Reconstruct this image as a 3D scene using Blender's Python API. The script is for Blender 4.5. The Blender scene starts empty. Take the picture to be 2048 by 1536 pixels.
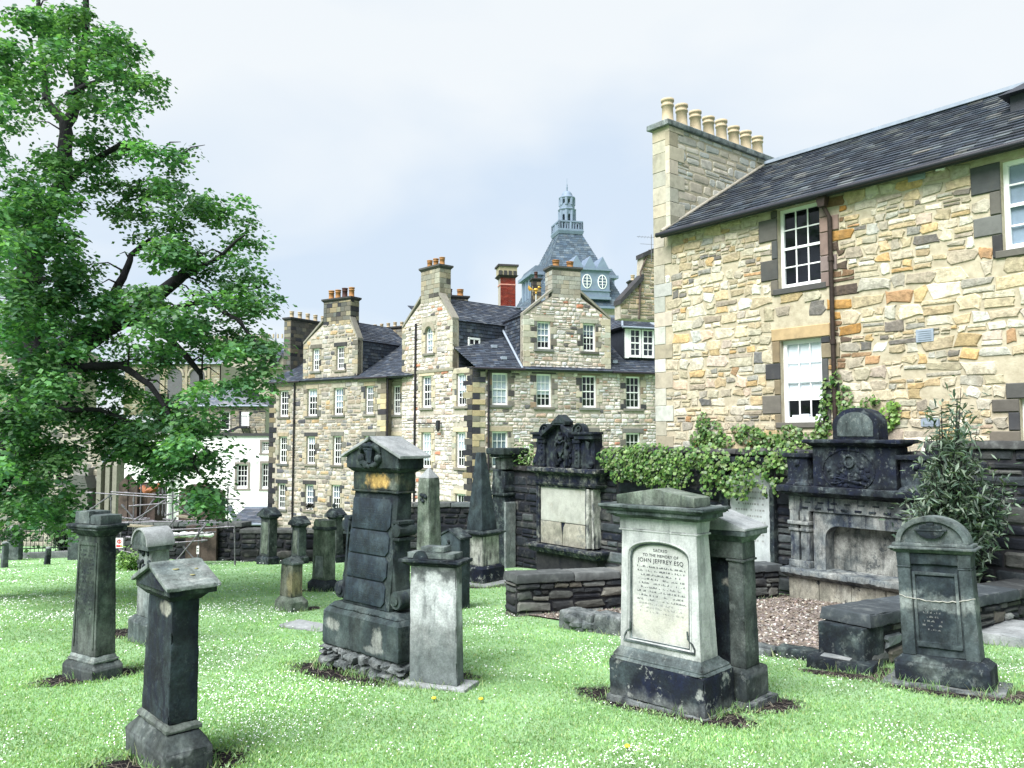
import bpy, bmesh, math, random
import numpy as np
from mathutils import Vector, Matrix, noise
from mathutils.geometry import tessellate_polygon
R = math.radians
rnd = random.Random(7)
S = bpy.context.scene
COL = S.collection
# ------------------------------------------------------------------ camera
FPX, HOR = 1600.0, 870.0                      # focal length and horizon row, in photograph pixels (2048 wide)
PITCH = math.atan((HOR - 768) / FPX)
cam = bpy.data.cameras.new('camera'); cam.sensor_width = 36; cam.lens = FPX / 2048 * 36
cam.clip_start = .1; cam.clip_end = 3000
camo = bpy.data.objects.new('camera', cam); COL.objects.link(camo)
camo.rotation_euler = (math.pi / 2 + PITCH, 0, 0); S.camera = camo
S.render.resolution_x, S.render.resolution_y = 1024, 768
# ------------------------------------------------------------------ sky, sun, exposure
S.view_settings.view_transform = 'Standard'; S.view_settings.look = 'None'
S.view_settings.gamma = 1; S.view_settings.use_curve_mapping = False
S.view_settings.exposure = 2.8
SUN_EL, SUN_AZ = R(52), R(-140)               # azimuth from +Y, clockwise: behind the camera, to its left
W = bpy.data.worlds.new('World'); S.world = W; W.use_nodes = True
nt = W.node_tree; nt.nodes.clear()
def wn(t, **k):
    n = nt.nodes.new(t)
    for a, b in k.items(): setattr(n, a, b)
    return n
L = nt.links.new
out = wn('ShaderNodeOutputWorld')
sky = wn('ShaderNodeTexSky', sky_type='NISHITA', sun_disc=False, sun_elevation=SUN_EL, sun_rotation=SUN_AZ)
bg1 = wn('ShaderNodeBackground'); bg1.inputs[1].default_value = .03; L(sky.outputs[0], bg1.inputs[0])
tc = wn('ShaderNodeTexCoord'); sx = wn('ShaderNodeSeparateXYZ'); L(tc.outputs['Generated'], sx.inputs[0])
zc = wn('ShaderNodeMath', operation='MAXIMUM'); L(sx.outputs[2], zc.inputs[0]); zc.inputs[1].default_value = 0
za = wn('ShaderNodeMath', operation='ADD'); L(zc.outputs[0], za.inputs[0]); za.inputs[1].default_value = .28
dx = wn('ShaderNodeMath', operation='DIVIDE'); L(sx.outputs[0], dx.inputs[0]); L(za.outputs[0], dx.inputs[1])
dy = wn('ShaderNodeMath', operation='DIVIDE'); L(sx.outputs[1], dy.inputs[0]); L(za.outputs[0], dy.inputs[1])
cx = wn('ShaderNodeCombineXYZ'); L(dx.outputs[0], cx.inputs[0]); L(dy.outputs[0], cx.inputs[1]); cx.inputs[2].default_value = 3.7
cn = wn('ShaderNodeTexNoise'); L(cx.outputs[0], cn.inputs['Vector'])
cn.inputs['Scale'].default_value = 1.3; cn.inputs['Detail'].default_value = 5; cn.inputs['Roughness'].default_value = .45; cn.inputs['Distortion'].default_value = .3
cr = wn('ShaderNodeValToRGB'); L(cn.outputs[0], cr.inputs[0])
cr.color_ramp.elements[0].position = .36; cr.color_ramp.elements[0].color = (.71, .825, .96, 1)
cr.color_ramp.elements[1].position = .62; cr.color_ramp.elements[1].color = (.94, .985, 1.01, 1)
bg2 = wn('ShaderNodeBackground'); bg2.inputs[1].default_value = .143; L(cr.outputs[0], bg2.inputs[0])
mx = wn('ShaderNodeMixShader'); mx.inputs[0].default_value = .93; L(bg1.outputs[0], mx.inputs[1]); L(bg2.outputs[0], mx.inputs[2])
L(mx.outputs[0], out.inputs[0])
sl = bpy.data.lights.new('sun', 'SUN'); sl.energy = 1.5; sl.angle = R(45); sl.color = (1, .985, .955)
slo = bpy.data.objects.new('sun', sl); COL.objects.link(slo)
sdir = Vector((math.sin(SUN_AZ) * math.cos(SUN_EL), math.cos(SUN_AZ) * math.cos(SUN_EL), math.sin(SUN_EL)))
slo.rotation_euler = sdir.to_track_quat('Z', 'Y').to_euler(); slo.location = sdir * 50
# ------------------------------------------------------------------ measuring helpers
CP, SP = math.cos(PITCH), math.sin(PITCH)
def ray(u, v):
    x = (u - 1024) / FPX; y = (768 - v) / FPX
    return Vector((x, CP - y * SP, SP + y * CP))
def P(u, v, Y):
    d = ray(u, v); return d * (Y / d.y)
def gz(x, y):
    """height of the ground, which falls away from the camera and levels off in the town"""
    if y < 26: z = -1.6 - .085 * y
    else:
        z = -3.81 - .085 * (y - 26) if y < 30.5 else -4.19 - 6. * (lambda q: q * q * (3 - 2 * q))(min((y - 30.5) / 10, 1))
    return z + .02 * math.sin(x * .9 + 1) * math.sin(y * .7) * min(1, y / 6)
def Gp(u, v):
    d = ray(u, v); k = -1.6 / (d.z + .085 * d.y); p = d * k; return Vector((p.x, p.y, gz(p.x, p.y)))
class Fr:
    """a vertical wall plane: s runs along it to the right, y into it, z up"""
    def __init__(f, u, Y, phi):
        d = ray(u, HOR); f.o = Vector((d.x / d.y * Y, Y, 0)); f.phi = R(phi)
        f.r = Vector((math.cos(f.phi), math.sin(f.phi), 0)); f.n = Vector((-math.sin(f.phi), math.cos(f.phi), 0))
    def px(f, u, v, back=0):
        d = ray(u, v); q = f.o + f.n * back; k = (f.n.x * q.x + f.n.y * q.y) / (f.n.x * d.x + f.n.y * d.y)
        p = d * k; return ((p - f.o).dot(f.r), p.z)
    def s(f, u, v=HOR, back=0): return f.px(u, v, back)[0]
    def z(f, u, v, back=0): return f.px(u, v, back)[1]
    def w(f, s, y, z): return f.o + f.r * s + f.n * y + Vector((0, 0, z))
# ------------------------------------------------------------------ object helpers
def tag(o, label=None, cat=None, group=None, kind=None):
    for k, v in (('label', label), ('category', cat), ('group', group), ('kind', kind)):
        if v: o[k] = v
    return o
def thing(name, label, cat, loc=(0, 0, 0), rz=0, group=None, tilt=(0, 0)):
    o = bpy.data.objects.new(name, None); COL.objects.link(o); o.empty_display_size = .2
    o.location = loc; o.rotation_euler = (tilt[0], tilt[1], rz)
    return tag(o, label, cat, group)
class MB:
    def __init__(m): m.v = []; m.f = []; m.t = []; m.sm = []
    def add(m, vs, fs, tint=None, smooth=False):
        b = len(m.v); m.v += [tuple(p) for p in vs]; m.f += [tuple(b + i for i in f) for f in fs]
        if tint is not None: m.t += [tint] * len(vs)
        m.sm += [smooth] * len(fs); return m
    def fr(m, z0, z1, a, b=None, tint=None):
        """frustum: a and b are (x0,x1,y0,y1) at z0 and z1"""
        b = b or a
        vs = [(x, y, z) for q, z in ((a, z0), (b, z1)) for x, y in ((q[0], q[2]), (q[1], q[2]), (q[1], q[3]), (q[0], q[3]))]
        return m.add(vs, [(3, 2, 1, 0), (4, 5, 6, 7), (0, 1, 5, 4), (1, 2, 6, 5), (2, 3, 7, 6), (3, 0, 4, 7)], tint)
    def box(m, x0, x1, y0, y1, z0, z1, tint=None): return m.fr(z0, z1, (x0, x1, y0, y1), None, tint)
    def prism(m, pts, d0, d1, ax='x', tint=None, smooth=False):
        """outline pts (p,q) extruded along ax: x -> (d,p,q), y -> (p,d,q), z -> (p,q,d)"""
        f = {'x': lambda p, d: (d, p[0], p[1]), 'y': lambda p, d: (p[0], d, p[1]), 'z': lambda p, d: (p[0], p[1], d)}[ax]
        n = len(pts); vs = [f(p, d0) for p in pts] + [f(p, d1) for p in pts]
        A = sum(pts[i][0] * pts[(i + 1) % n][1] - pts[(i + 1) % n][0] * pts[i][1] for i in range(n))
        flip = (A > 0) != (ax == 'y')
        c0 = tuple(range(n)); c1 = tuple(range(n, 2 * n)); sd = [(i, (i + 1) % n, n + (i + 1) % n, n + i) for i in range(n)]
        if flip == (d1 > d0): fs = [c0[::-1], c1] + sd
        else: fs = [c0, c1[::-1]] + [q[::-1] for q in sd]
        return m.add(vs, fs, tint)
    def tube(m, pts, rad, n=8, tint=None, cap=True):
        pts = [Vector(p) for p in pts]; k = len(pts)
        if not hasattr(rad, '__len__'): rad = [rad] * k
        vs = []; fs = []; up = None
        for i, p in enumerate(pts):
            d = (pts[min(i + 1, k - 1)] - pts[max(i - 1, 0)]).normalized()
            if up is None: up = d.orthogonal().normalized()
            a = (up - d * up.dot(d)); a = a.normalized() if a.length > 1e-5 else d.orthogonal().normalized(); up = a; b = d.cross(a)
            for j in range(n):
                t = 2 * math.pi * j / n; vs.append(p + (a * math.cos(t) + b * math.sin(t)) * rad[i])
        for i in range(k - 1):
            for j in range(n): fs.append((i * n + j, i * n + (j + 1) % n, (i + 1) * n + (j + 1) % n, (i + 1) * n + j))
        m.add(vs, fs, tint, True)
        if cap: m.add([vs[j] for j in range(n)] + [vs[(k - 1) * n + j] for j in range(n)], [tuple(range(n))[::-1], tuple(range(n, 2 * n))], tint)
        return m
    def lathe(m, prof, c=(0, 0, 0), n=16, tint=None, smooth=True, rot=0):
        vs = []; fs = []; k = len(prof)
        for r, z in prof:
            for j in range(n):
                t = 2 * math.pi * (j + rot) / n; vs.append((c[0] + r * math.cos(t), c[1] + r * math.sin(t), c[2] + z))
        for i in range(k - 1):
            for j in range(n): fs.append((i * n + j, i * n + (j + 1) % n, (i + 1) * n + (j + 1) % n, (i + 1) * n + j))
        m.add(vs, fs, tint, smooth)
        for i, o in ((0, 1), (k - 1, 0)):
            if prof[i][0] > .004:
                m.add([vs[i * n + j] for j in range(n)], [tuple(range(n))[::-1] if o else tuple(range(n))], tint)
        return m
    def blob(m, c, r, sq=(1, 1, 1), tint=None, n=8, k=5):
        vs = [(c[0], c[1], c[2] - r * sq[2])]; fs = []
        for i in range(1, k):
            a = math.pi * i / k - math.pi / 2
            for j in range(n):
                t = 2 * math.pi * j / n; vs.append((c[0] + r * sq[0] * math.cos(a) * math.cos(t), c[1] + r * sq[1] * math.cos(a) * math.sin(t), c[2] + r * sq[2] * math.sin(a)))
        vs.append((c[0], c[1], c[2] + r * sq[2])); T = len(vs) - 1
        for j in range(n):
            fs.append((0, 1 + (j + 1) % n, 1 + j)); fs.append((T, T - n + j, T - n + (j + 1) % n))
        for i in range(k - 2):
            for j in range(n): fs.append((1 + i * n + j, 1 + i * n + (j + 1) % n, 1 + (i + 1) * n + (j + 1) % n, 1 + (i + 1) * n + j))
        return m.add(vs, fs, tint, True)
    def mesh(m, name, mat, bevel=0, rough=None, smooth=False):
        me = bpy.data.meshes.new(name); me.from_pydata(m.v, [], m.f)
        if m.t and len(m.t) == len(m.v):
            at = me.attributes.new('tint', 'FLOAT_COLOR', 'POINT')
            at.data.foreach_set('color', np.array([(*c, 1) for c in m.t], 'f').ravel())
        if any(m.sm): me.polygons.foreach_set('use_smooth', m.sm)
        if bevel or rough:
            bm = bmesh.new(); bm.from_mesh(me)
            bmesh.ops.remove_doubles(bm, verts=bm.verts, dist=.0004)
            bmesh.ops.recalc_face_normals(bm, faces=bm.faces)
            if bevel:
                es = [e for e in bm.edges if len(e.link_faces) == 2 and e.calc_face_angle(0) > .5]
                bmesh.ops.bevel(bm, geom=es, offset=bevel, segments=2, profile=.6, affect='EDGES', clamp_overlap=True)
            if rough:
                size, amp = rough
                for _ in range(6):
                    es = [e for e in bm.edges if e.calc_length() > size]
                    if not es: break
                    bmesh.ops.subdivide_edges(bm, edges=es, cuts=1, use_grid_fill=True)
                bm.normal_update(); chip = .05 if amp > .0035 else .02
                off = Vector((rnd.random() * 50, rnd.random() * 50, 0))
                for vv in bm.verts:
                    q = vv.co + off
                    if chip and any(e.calc_face_angle(0) > .3 for e in vv.link_edges if len(e.link_faces) == 2):   # worn and chipped arrises
                        nn = noise.noise(q * 8) + .5 * noise.noise(q * 23)
                        if nn > .2: vv.co -= vv.normal * min((nn - .2) * chip, .02)
                    vv.co += noise.noise_vector(q * 5) * amp * .6 + noise.noise_vector(q * 17) * amp * .6
            bmesh.ops.triangulate(bm, faces=[f for f in bm.faces if len(f.verts) > 4])
            bm.to_mesh(me); bm.free()
            me.polygons.foreach_set('use_smooth', [True] * len(me.polygons)); me.set_sharp_from_angle(angle=R(38))
        if mat: me.materials.append(mat)
        me.update(); return me
    def obj(m, name, mat, parent=None, **k):
        o = bpy.data.objects.new(name, m.mesh(name, mat, **k)); COL.objects.link(o); o.parent = parent; return o
def copy_tree(o, parent=None):
    c = o.copy(); COL.objects.link(c); c.parent = parent
    for ch in o.children: copy_tree(ch, c)
    return c
def emit(pieces, parent, name, mat, nmax=300, rest=None, restkind=True):
    """pieces = (area, verts, faces, tint): the largest become objects, the remainder one stuff part"""
    pieces.sort(key=lambda p: -p[0])
    for a, v, f, t in pieces[:nmax]: MB().add(v, f, t).obj(name, mat, parent)
    if len(pieces) > nmax:
        m = MB()
        for a, v, f, t in pieces[nmax:]: m.add(v, f, t)
        o = m.obj(rest or name + 's', mat, parent); o['kind'] = 'stuff'
# ------------------------------------------------------------------ materials
class G:
    def __init__(g, name):
        g.m = bpy.data.materials.new(name); g.m.use_nodes = True; g.nt = g.m.node_tree; g.nt.nodes.clear()
        g.out = g.n('ShaderNodeOutputMaterial')
    def n(g, t, ins=None, **props):
        nd = g.nt.nodes.new(t)
        for k, v in props.items(): setattr(nd, k, v)
        for k, v in (ins or {}).items():
            if isinstance(v, bpy.types.NodeSocket): g.nt.links.new(v, nd.inputs[k])
            else: nd.inputs[k].default_value = v if not (isinstance(v, tuple) and len(v) == 3 and nd.inputs[k].type == 'RGBA') else (*v, 1)
        return nd
    def math(g, op, a, b=0., c=None, clamp=False):
        ins = {0: a, 1: b}
        if c is not None: ins[2] = c
        return g.n('ShaderNodeMath', ins, operation=op, use_clamp=clamp).outputs[0]
    def mix(g, f, a, b, mode='MIX'): return g.n('ShaderNodeMixRGB', {0: f, 1: a, 2: b}, blend_type=mode).outputs[0]
    def pos(g, obj=False): return g.n('ShaderNodeTexCoord').outputs['Object'] if obj else g.n('ShaderNodeNewGeometry').outputs['Position']
    def noise(g, vec, scale, detail=5, rough=.55, dist=0): return g.n('ShaderNodeTexNoise', {'Vector': vec, 'Scale': scale, 'Detail': detail, 'Roughness': rough, 'Distortion': dist}).outputs[0]
    def step(g, x, a, b): return g.n('ShaderNodeMapRange', {0: x, 1: a, 2: b, 3: 0., 4: 1.}, interpolation_type='SMOOTHSTEP').outputs[0]
    def scl(g, vec, s): return g.n('ShaderNodeVectorMath', {0: vec, 1: s}, operation='MULTIPLY').outputs[0]
    def ramp(g, f, stops):
        nd = g.n('ShaderNodeValToRGB', {0: f}); e = nd.color_ramp.elements
        while len(e) < len(stops): e.new(.5)
        for i, (p, c) in enumerate(stops): e[i].position = p; e[i].color = (*c, 1)
        return nd.outputs[0]
    def bump(g, h, strength=.4, dist=.01, normal=None):
        ins = {'Strength': strength, 'Distance': dist, 'Height': h}
        if normal: ins['Normal'] = normal
        return g.n('ShaderNodeBump', ins).outputs[0]
    def done(g, col, rough=.9, normal=None, metal=0., spec=.3, **k):
        ins = {'Base Color': col, 'Roughness': rough, 'Metallic': metal, 'Specular IOR Level': spec}
        if normal: ins['Normal'] = normal
        ins.update(k); b = g.n('ShaderNodeBsdfPrincipled', ins); g.nt.links.new(b.outputs[0], g.out.inputs[0]); return g.m
def cool(c):
    k = min(1, (sum(c) / 3) / .45); b = 1.3 - .3 * k; return (c[0] * (.37 + .068 * k) * b, c[1] * .468 * b, c[2] * (.535 - .04 * k) * b)
# carved stone keeps its real, cool grey reflectance under this exposure
def stone(name, cols, scale=3., fine=.25, streak=None, lichen=None, bands=(), blot=None, bump=.5, rough=.92, mott=1., spots=()):
    """weathered carved stone; bands = (z0, z1, soft, colour, amount) in the thing's own height"""
    g = G(name); p = g.pos(True); wp = g.pos()
    n1 = g.noise(wp, scale, 6, .6)
    cols = [tuple(q for q in cool(c)) for c in cols]
    k = len(cols); col = g.ramp(n1, [(.36 + .3 * i / (k - 1), c) for i, c in enumerate(cols)])
    warp = g.noise(wp, 7, 4, .6)
    z = g.n('ShaderNodeSeparateXYZ', {0: p}).outputs[2]
    zz = g.math('ADD', z, g.math('MULTIPLY', g.math('SUBTRACT', warp, .5), .35))
    for z0, z1, soft, c, amt in bands:
        m = g.math('MULTIPLY', g.step(zz, z0 - soft, z0 + soft), g.math('SUBTRACT', 1., g.step(zz, z1 - soft, z1 + soft)))
        col = g.mix(g.math('MULTIPLY', m, amt), col, tuple(q for q in cool(c)))
    sep = g.n('ShaderNodeSeparateXYZ', {0: p})
    for y0, z0, ry, rz, c, amt in spots:            # a stain of its own: centre and radii on the face, in the thing's space
        a = g.math('POWER', g.math('DIVIDE', g.math('SUBTRACT', sep.outputs[1], y0), ry), 2.); b = g.math('POWER', g.math('DIVIDE', g.math('SUBTRACT', sep.outputs[2], z0), rz), 2.)
        d = g.math('ADD', g.math('SQRT', g.math('ADD', a, b)), g.math('MULTIPLY', g.math('SUBTRACT', g.noise(wp, 13, 7, .7), .5), 1.7))
        col = g.mix(g.math('MULTIPLY', g.math('SUBTRACT', 1., g.step(d, .55, 1.1)), amt), col, cool(c))
    if blot:
        c, amt, sc = blot; c = tuple(q for q in cool(c)); m = g.step(g.noise(wp, sc, 6, .65, .4), .52, .62); col = g.mix(g.math('MULTIPLY', m, amt), col, c)
    if streak:
        c, amt = streak; c = tuple(q for q in cool(c)); s = g.noise(g.scl(wp, (9, 9, 1.1)), 1.4, 5, .65); col = g.mix(g.math('MULTIPLY', g.step(s, .5, .68), amt), col, c)
    if lichen:
        c, amt, sc = lichen; c = tuple(q for q in cool(c)); s = g.noise(wp, sc, 8, .7); col = g.mix(g.math('MULTIPLY', g.step(s, .56, .62), amt), col, c)
    mo = g.noise(g.scl(wp, (1, 1, .7)), scale * 1.9 + 1.5, 9, .72, .3); col = g.mix(1., col, g.ramp(mo, [(.30, (1 - .62 * mott,) * 3), (.5, (1, 1, 1)), (.74, (1 + .85 * mott,) * 3)]), 'MULTIPLY')
    f = g.noise(wp, 55, 6, .7); col = g.mix(1., col, g.ramp(f, [(.25, (1 - fine * 1.4,) * 3), (.75, (1 + fine,) * 3)]), 'MULTIPLY')
    geo = g.n('ShaderNodeNewGeometry').outputs['Pointiness']
    h = g.math('ADD', g.math('MULTIPLY', f, .5), g.noise(wp, 14, 6, .65))
    return g.done(col, rough, g.bump(h, bump, .012))
def tinted(name, var=.3, scale=10., bump=.5, dirt=None, rough=.92, spec=.25, dist=.015, run=None):
    g = G(name); a = g.n('ShaderNodeAttribute', attribute_name='tint').outputs['Color']; wp = g.pos()
    n1 = g.noise(wp, scale, 7, .65); col = g.mix(1., a, g.ramp(n1, [(.3, (1 - var,) * 3), (.7, (1 + var,) * 3)]), 'MULTIPLY')
    if dirt:
        c, amt, sc = dirt; col = g.mix(g.math('MULTIPLY', g.step(g.noise(wp, sc, 6, .6), .52, .66), amt), col, c)
    if run:                                     # water-run stains down the face
        c, amt = run; col = g.mix(g.math('MULTIPLY', g.step(g.noise(g.scl(wp, (2.2, 2.2, .35)), 1.3, 7, .7), .5, .66), amt), col, c)
    f = g.noise(wp, scale * 5, 5, .6); h = g.math('ADD', n1, g.math('MULTIPLY', f, .5))
    return g.done(col, rough, g.bump(h, bump, dist), spec=spec)
def plain(name, col, rough=.6, var=.15, scale=8., metal=0., bump=.15, spec=.4):
    g = G(name); wp = g.pos(); n1 = g.noise(wp, scale, 5, .6)
    c = g.mix(1., (*col, 1), g.ramp(n1, [(.3, (1 - var,) * 3), (.7, (1 + var,) * 3)]), 'MULTIPLY')
    return g.done(c, rough, g.bump(g.noise(wp, scale * 4), bump, .01), metal, spec)
def leafmat(name, trans=.35, rough=.5):
    g = G(name); a = g.n('ShaderNodeAttribute', attribute_name='tint').outputs['Color']
    d = g.n('ShaderNodeBsdfPrincipled', {'Base Color': a, 'Roughness': rough, 'Specular IOR Level': .35})
    t = g.n('ShaderNodeBsdfTranslucent', {0: g.mix(1., a, (1.3, 1.5, .6, 1), 'MULTIPLY')})
    x = g.n('ShaderNodeMixShader', {0: trans, 1: d.outputs[0], 2: t.outputs[0]}); g.nt.links.new(x.outputs[0], g.out.inputs[0]); return g.m
def glassmat(name, tint=(.93, .96, 1.)):
    g = G(name); fz = g.math('MULTIPLY', g.math('POWER', g.n('ShaderNodeLayerWeight', {0: .5}).outputs['Facing'], 4.), .7)
    gl = g.n('ShaderNodeBsdfGlossy', {0: (.9, .95, 1., 1), 1: .04}); tr = g.n('ShaderNodeBsdfTransparent', {0: (*tint, 1)})
    x = g.n('ShaderNodeMixShader', {0: g.math('ADD', fz, .03), 1: tr.outputs[0], 2: gl.outputs[0]}); g.nt.links.new(x.outputs[0], g.out.inputs[0]); return g.m
NAVY = (.008, .012, .032)
MAT = dict(
    rub=tinted('rubble_stone', .36, 11, .9, ((.17, .15, .115), .3, 1.7), dist=.03, run=((.2, .15, .085), .25)),
    rubf=tinted('tenement_stone', .3, 5, .7, ((.10, .095, .09), .35, .55), dist=.03, run=((.12, .11, .095), .3)),
    ash=tinted('dressed_stone', .16, 6, .35, ((.08, .075, .065), .3, 2.5)),
    slate=tinted('roof_slate', .25, 6, .3, None, .6, .4),
    white=plain('white_paint', (.78, .79, .8), .45, .05),
    harl=plain('white_harling', (.82, .82, .83), .9, .05, 14, 0, .6),
    glass=glassmat('window_glass'),
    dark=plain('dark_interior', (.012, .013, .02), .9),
    blind=plain('white_blind', (.75, .77, .78), .8, .04),
    iron=plain('black_iron', (.012, .013, .02), .45, .2, 30),
    lead=plain('grey_lead', (.22, .26, .32), .55, .15, 5),
    steel=plain('galvanised_steel', (.13, .125, .145), .45, .5, 14, .3),
    rust=plain('rusty_board', (.062, .046, .039), .9, .7, 4, 0, .4),
    pot=plain('buff_clay', (.27, .13, .045), .8, .2, 9),
    potl=plain('pale_clay', (.37, .30, .205), .8, .15, 9),
    potd=plain('dark_clay', (.05, .018, .015), .8, .2, 9),
    brick=None,
    bark=None,
    leaf=leafmat('leaf'), ivy=leafmat('ivy_leaf', .2, .4),
)
g = G('bark'); wp = g.pos(); n1 = g.noise(g.scl(wp, (14, 14, 3)), 1.5, 6, .65)
MAT['bark'] = g.done(g.ramp(n1, [(.3, (.004, .005, .009)), (.7, (.022, .021, .024))]), .95, g.bump(n1, .8, .03))
MAT['rust2'] = plain('orange_tarpaulin', (.22, .075, .03), .7, .2)
# rubble mortar: the bedding between the stones
def mortar(name, c1, c2, sc=5.):
    g = G(name); wp = g.pos(); n1 = g.noise(wp, sc, 7, .65); f = g.noise(wp, 60, 4, .6)
    return g.done(g.ramp(n1, [(.35, c1), (.65, c2)]), .95, g.bump(g.math('ADD', n1, g.math('MULTIPLY', f, .4)), .6, .02))
MAT['mortar'] = mortar('lime_mortar', (.30, .262, .19), (.42, .38, .29))
MAT['mortart'] = mortar('grey_mortar', (.26, .235, .195), (.36, .33, .285))
MAT['mortard'] = mortar('sooty_mortar', (.008, .009, .014), (.03, .03, .034))
# ------------------------------------------------------------------ masonry
def spans(poly, z):
    xs = []
    n = len(poly)
    for i in range(n):
        (a, za), (b, zb) = poly[i], poly[(i + 1) % n]
        if (za <= z < zb) or (zb <= z < za): xs.append(a + (b - a) * (z - za) / (zb - za))
    xs.sort(); return [(xs[i], xs[i + 1]) for i in range(0, len(xs) - 1, 2)]
def cut(iv, holes, z0, z1):
    for h0, h1, g0, g1 in holes:
        if g1 <= z0 + .01 or g0 >= z1 - .01: continue
        nv = []
        for a, b in iv:
            if h1 <= a or h0 >= b: nv.append((a, b)); continue
            if h0 > a: nv.append((a, h0))
            if h1 < b: nv.append((h1, b))
        iv = nv
    return iv
def dim(cols, k, b=(1, 1, 1)): return [(w, tuple(q * k * h for q, h in zip(c, b))) for w, c in cols]
def pick(cols, rg):
    """cols = [(weight, (r,g,b))]"""
    t = rg.random() * sum(w for w, _ in cols)
    for w, c in cols:
        t -= w
        if t <= 0: break
    k = rg.uniform(.8, 1.2); h = rg.uniform(-.08, .08)
    return (c[0] * k * (1 + h), c[1] * k, c[2] * k * (1 - h))
def stone_piece(x0, x1, z0, z1, y, d, rg, tint, T=None, jit=.16, inset=.18, corner=.22, flat=.3):
    """one rubble stone on a wall plane y, proud by d (towards -y): an uneven outline, a dressed rim and a domed face"""
    w, h = x1 - x0, z1 - z0; m = min(w, h); c = m * corner
    o = [(x0 + c, z0), (x1 - c, z0), (x1, z0 + c), (x1, z1 - c), (x1 - c, z1), (x0 + c, z1), (x0, z1 - c), (x0, z0 + c)]
    o = [(a + rg.uniform(-1, 1) * m * jit, b + rg.uniform(-1, 1) * m * jit) for a, b in o]
    cx, cz = (x0 + x1) / 2, (z0 + z1) / 2; t = m * inset
    inn = [(a + (cx - a) / max(w, .01) * 2 * t, b + (cz - b) / max(h, .01) * 2 * t) for a, b in o]
    vs = [(a, y + .01, b) for a, b in o] + [(a, y - d * rg.uniform(.75, 1.05), b) for a, b in inn] + [(cx, y - d * rg.uniform(1, 1 + flat), cz)]
    fs = [(i, (i + 1) % 8, 8 + (i + 1) % 8, 8 + i) for i in range(8)] + [(8 + i, 8 + (i + 1) % 8, 16) for i in range(8)]
    if T: vs = [T(v) for v in vs]
    return (w * h, vs, fs, tint)
def rubble(poly, holes, ch, cw, cols, seed=1, y=0, d=.03, gap=.02, split=.35, T=None, ar=None, **k):
    rg = random.Random(seed); out = []
    zs = [p[1] for p in poly]; z = min(zs); top = max(zs)
    while z < top - .03:
        h = min(rg.uniform(*ch), top - z)
        iv = spans(poly, z + h * .5)
        lo = spans(poly, z + .005); hi = spans(poly, z + h - .005)
        if len(lo) == len(iv) == len(hi): iv = [(max(a[0], b[0], c[0]), min(a[1], b[1], c[1])) for a, b, c in zip(lo, iv, hi)]
        for a, b in cut(iv, holes, z, z + h):
            x = a
            while x < b - .02:
                w = rg.uniform(*cw) * (1 + .6 * (h / ch[1]) * rg.random()) if not ar else h * rg.uniform(*ar)
                if b - x - w < cw[0] * .6: w = b - x
                g2 = gap / 2
                if rg.random() < split and h > ch[0] * 1.15:
                    q = z + h * rg.uniform(.35, .65)
                    for q0, q1 in ((z, q), (q, z + h)):
                        if rg.random() < .35 and w > cw[0] * 1.6:
                            xm = x + w * rg.uniform(.35, .65)
                            for r0, r1 in ((x, xm), (xm, x + w)):
                                out.append(stone_piece(r0 + g2, r1 - g2, q0 + g2, q1 - g2, y, d * rg.uniform(.6, 1.3), rg, pick(cols, rg), T, **k))
                        else: out.append(stone_piece(x + g2, x + w - g2, q0 + g2, q1 - g2, y, d * rg.uniform(.6, 1.3), rg, pick(cols, rg), T, **k))
                else: out.append(stone_piece(x + g2, x + w - g2, z + g2, z + h - g2, y, d * rg.uniform(.6, 1.4), rg, pick(cols, rg), T, **k))
                x += w
        z += h
    return out
def block(x0, x1, y0, y1, z0, z1, b=.01):
    """a squared block with chamfered front edges (front = y0)"""
    vs = [(x0, y1, z0), (x1, y1, z0), (x1, y1, z1), (x0, y1, z1), (x0, y0 + b, z0), (x1, y0 + b, z0), (x1, y0 + b, z1), (x0, y0 + b, z1),
          (x0 + b, y0, z0 + b), (x1 - b, y0, z0 + b), (x1 - b, y0, z1 - b), (x0 + b, y0, z1 - b)]
    fs = [(0, 1, 5, 4), (1, 2, 6, 5), (2, 3, 7, 6), (3, 0, 4, 7), (4, 5, 9, 8), (5, 6, 10, 9), (6, 7, 11, 10), (7, 4, 8, 11), (8, 9, 10, 11)]
    return vs, fs
def wall_sheet(poly, holes, y=0, reveal=.2, thick=.5):
    """a wall face with real openings, their reveals and the wall's own outer edges"""
    m = MB(); loops = [[Vector((a, b, 0)) for a, b in poly]]
    for a, b, c, d in holes: loops.append([Vector(q) for q in ((a, c, 0), (a, d, 0), (b, d, 0), (b, c, 0))])
    flat = [p for l in loops for p in l]
    tris = tessellate_polygon(loops)
    vs = [(p.x, y, p.y) for p in flat]; fs = []
    for t in tris:
        a, b, c = (flat[i] for i in t)
        fs.append(tuple(t) if (b - a).cross(c - a).z > 0 else tuple(t)[::-1])
    m.add(vs, fs)
    for a, b, c, d in holes:
        q = [(a, c), (a, d), (b, d), (b, c)]
        m.add([(p, y, r) for p, r in q] + [(p, y + reveal, r) for p, r in q], [(i, (i + 1) % 4, 4 + (i + 1) % 4, 4 + i) for i in range(4)])
    n = len(poly)
    m.add([(p, y, r) for p, r in poly] + [(p, y + thick, r) for p, r in poly], [(i, n + i, n + (i + 1) % n, (i + 1) % n) for i in range(n)])
    return m
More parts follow.
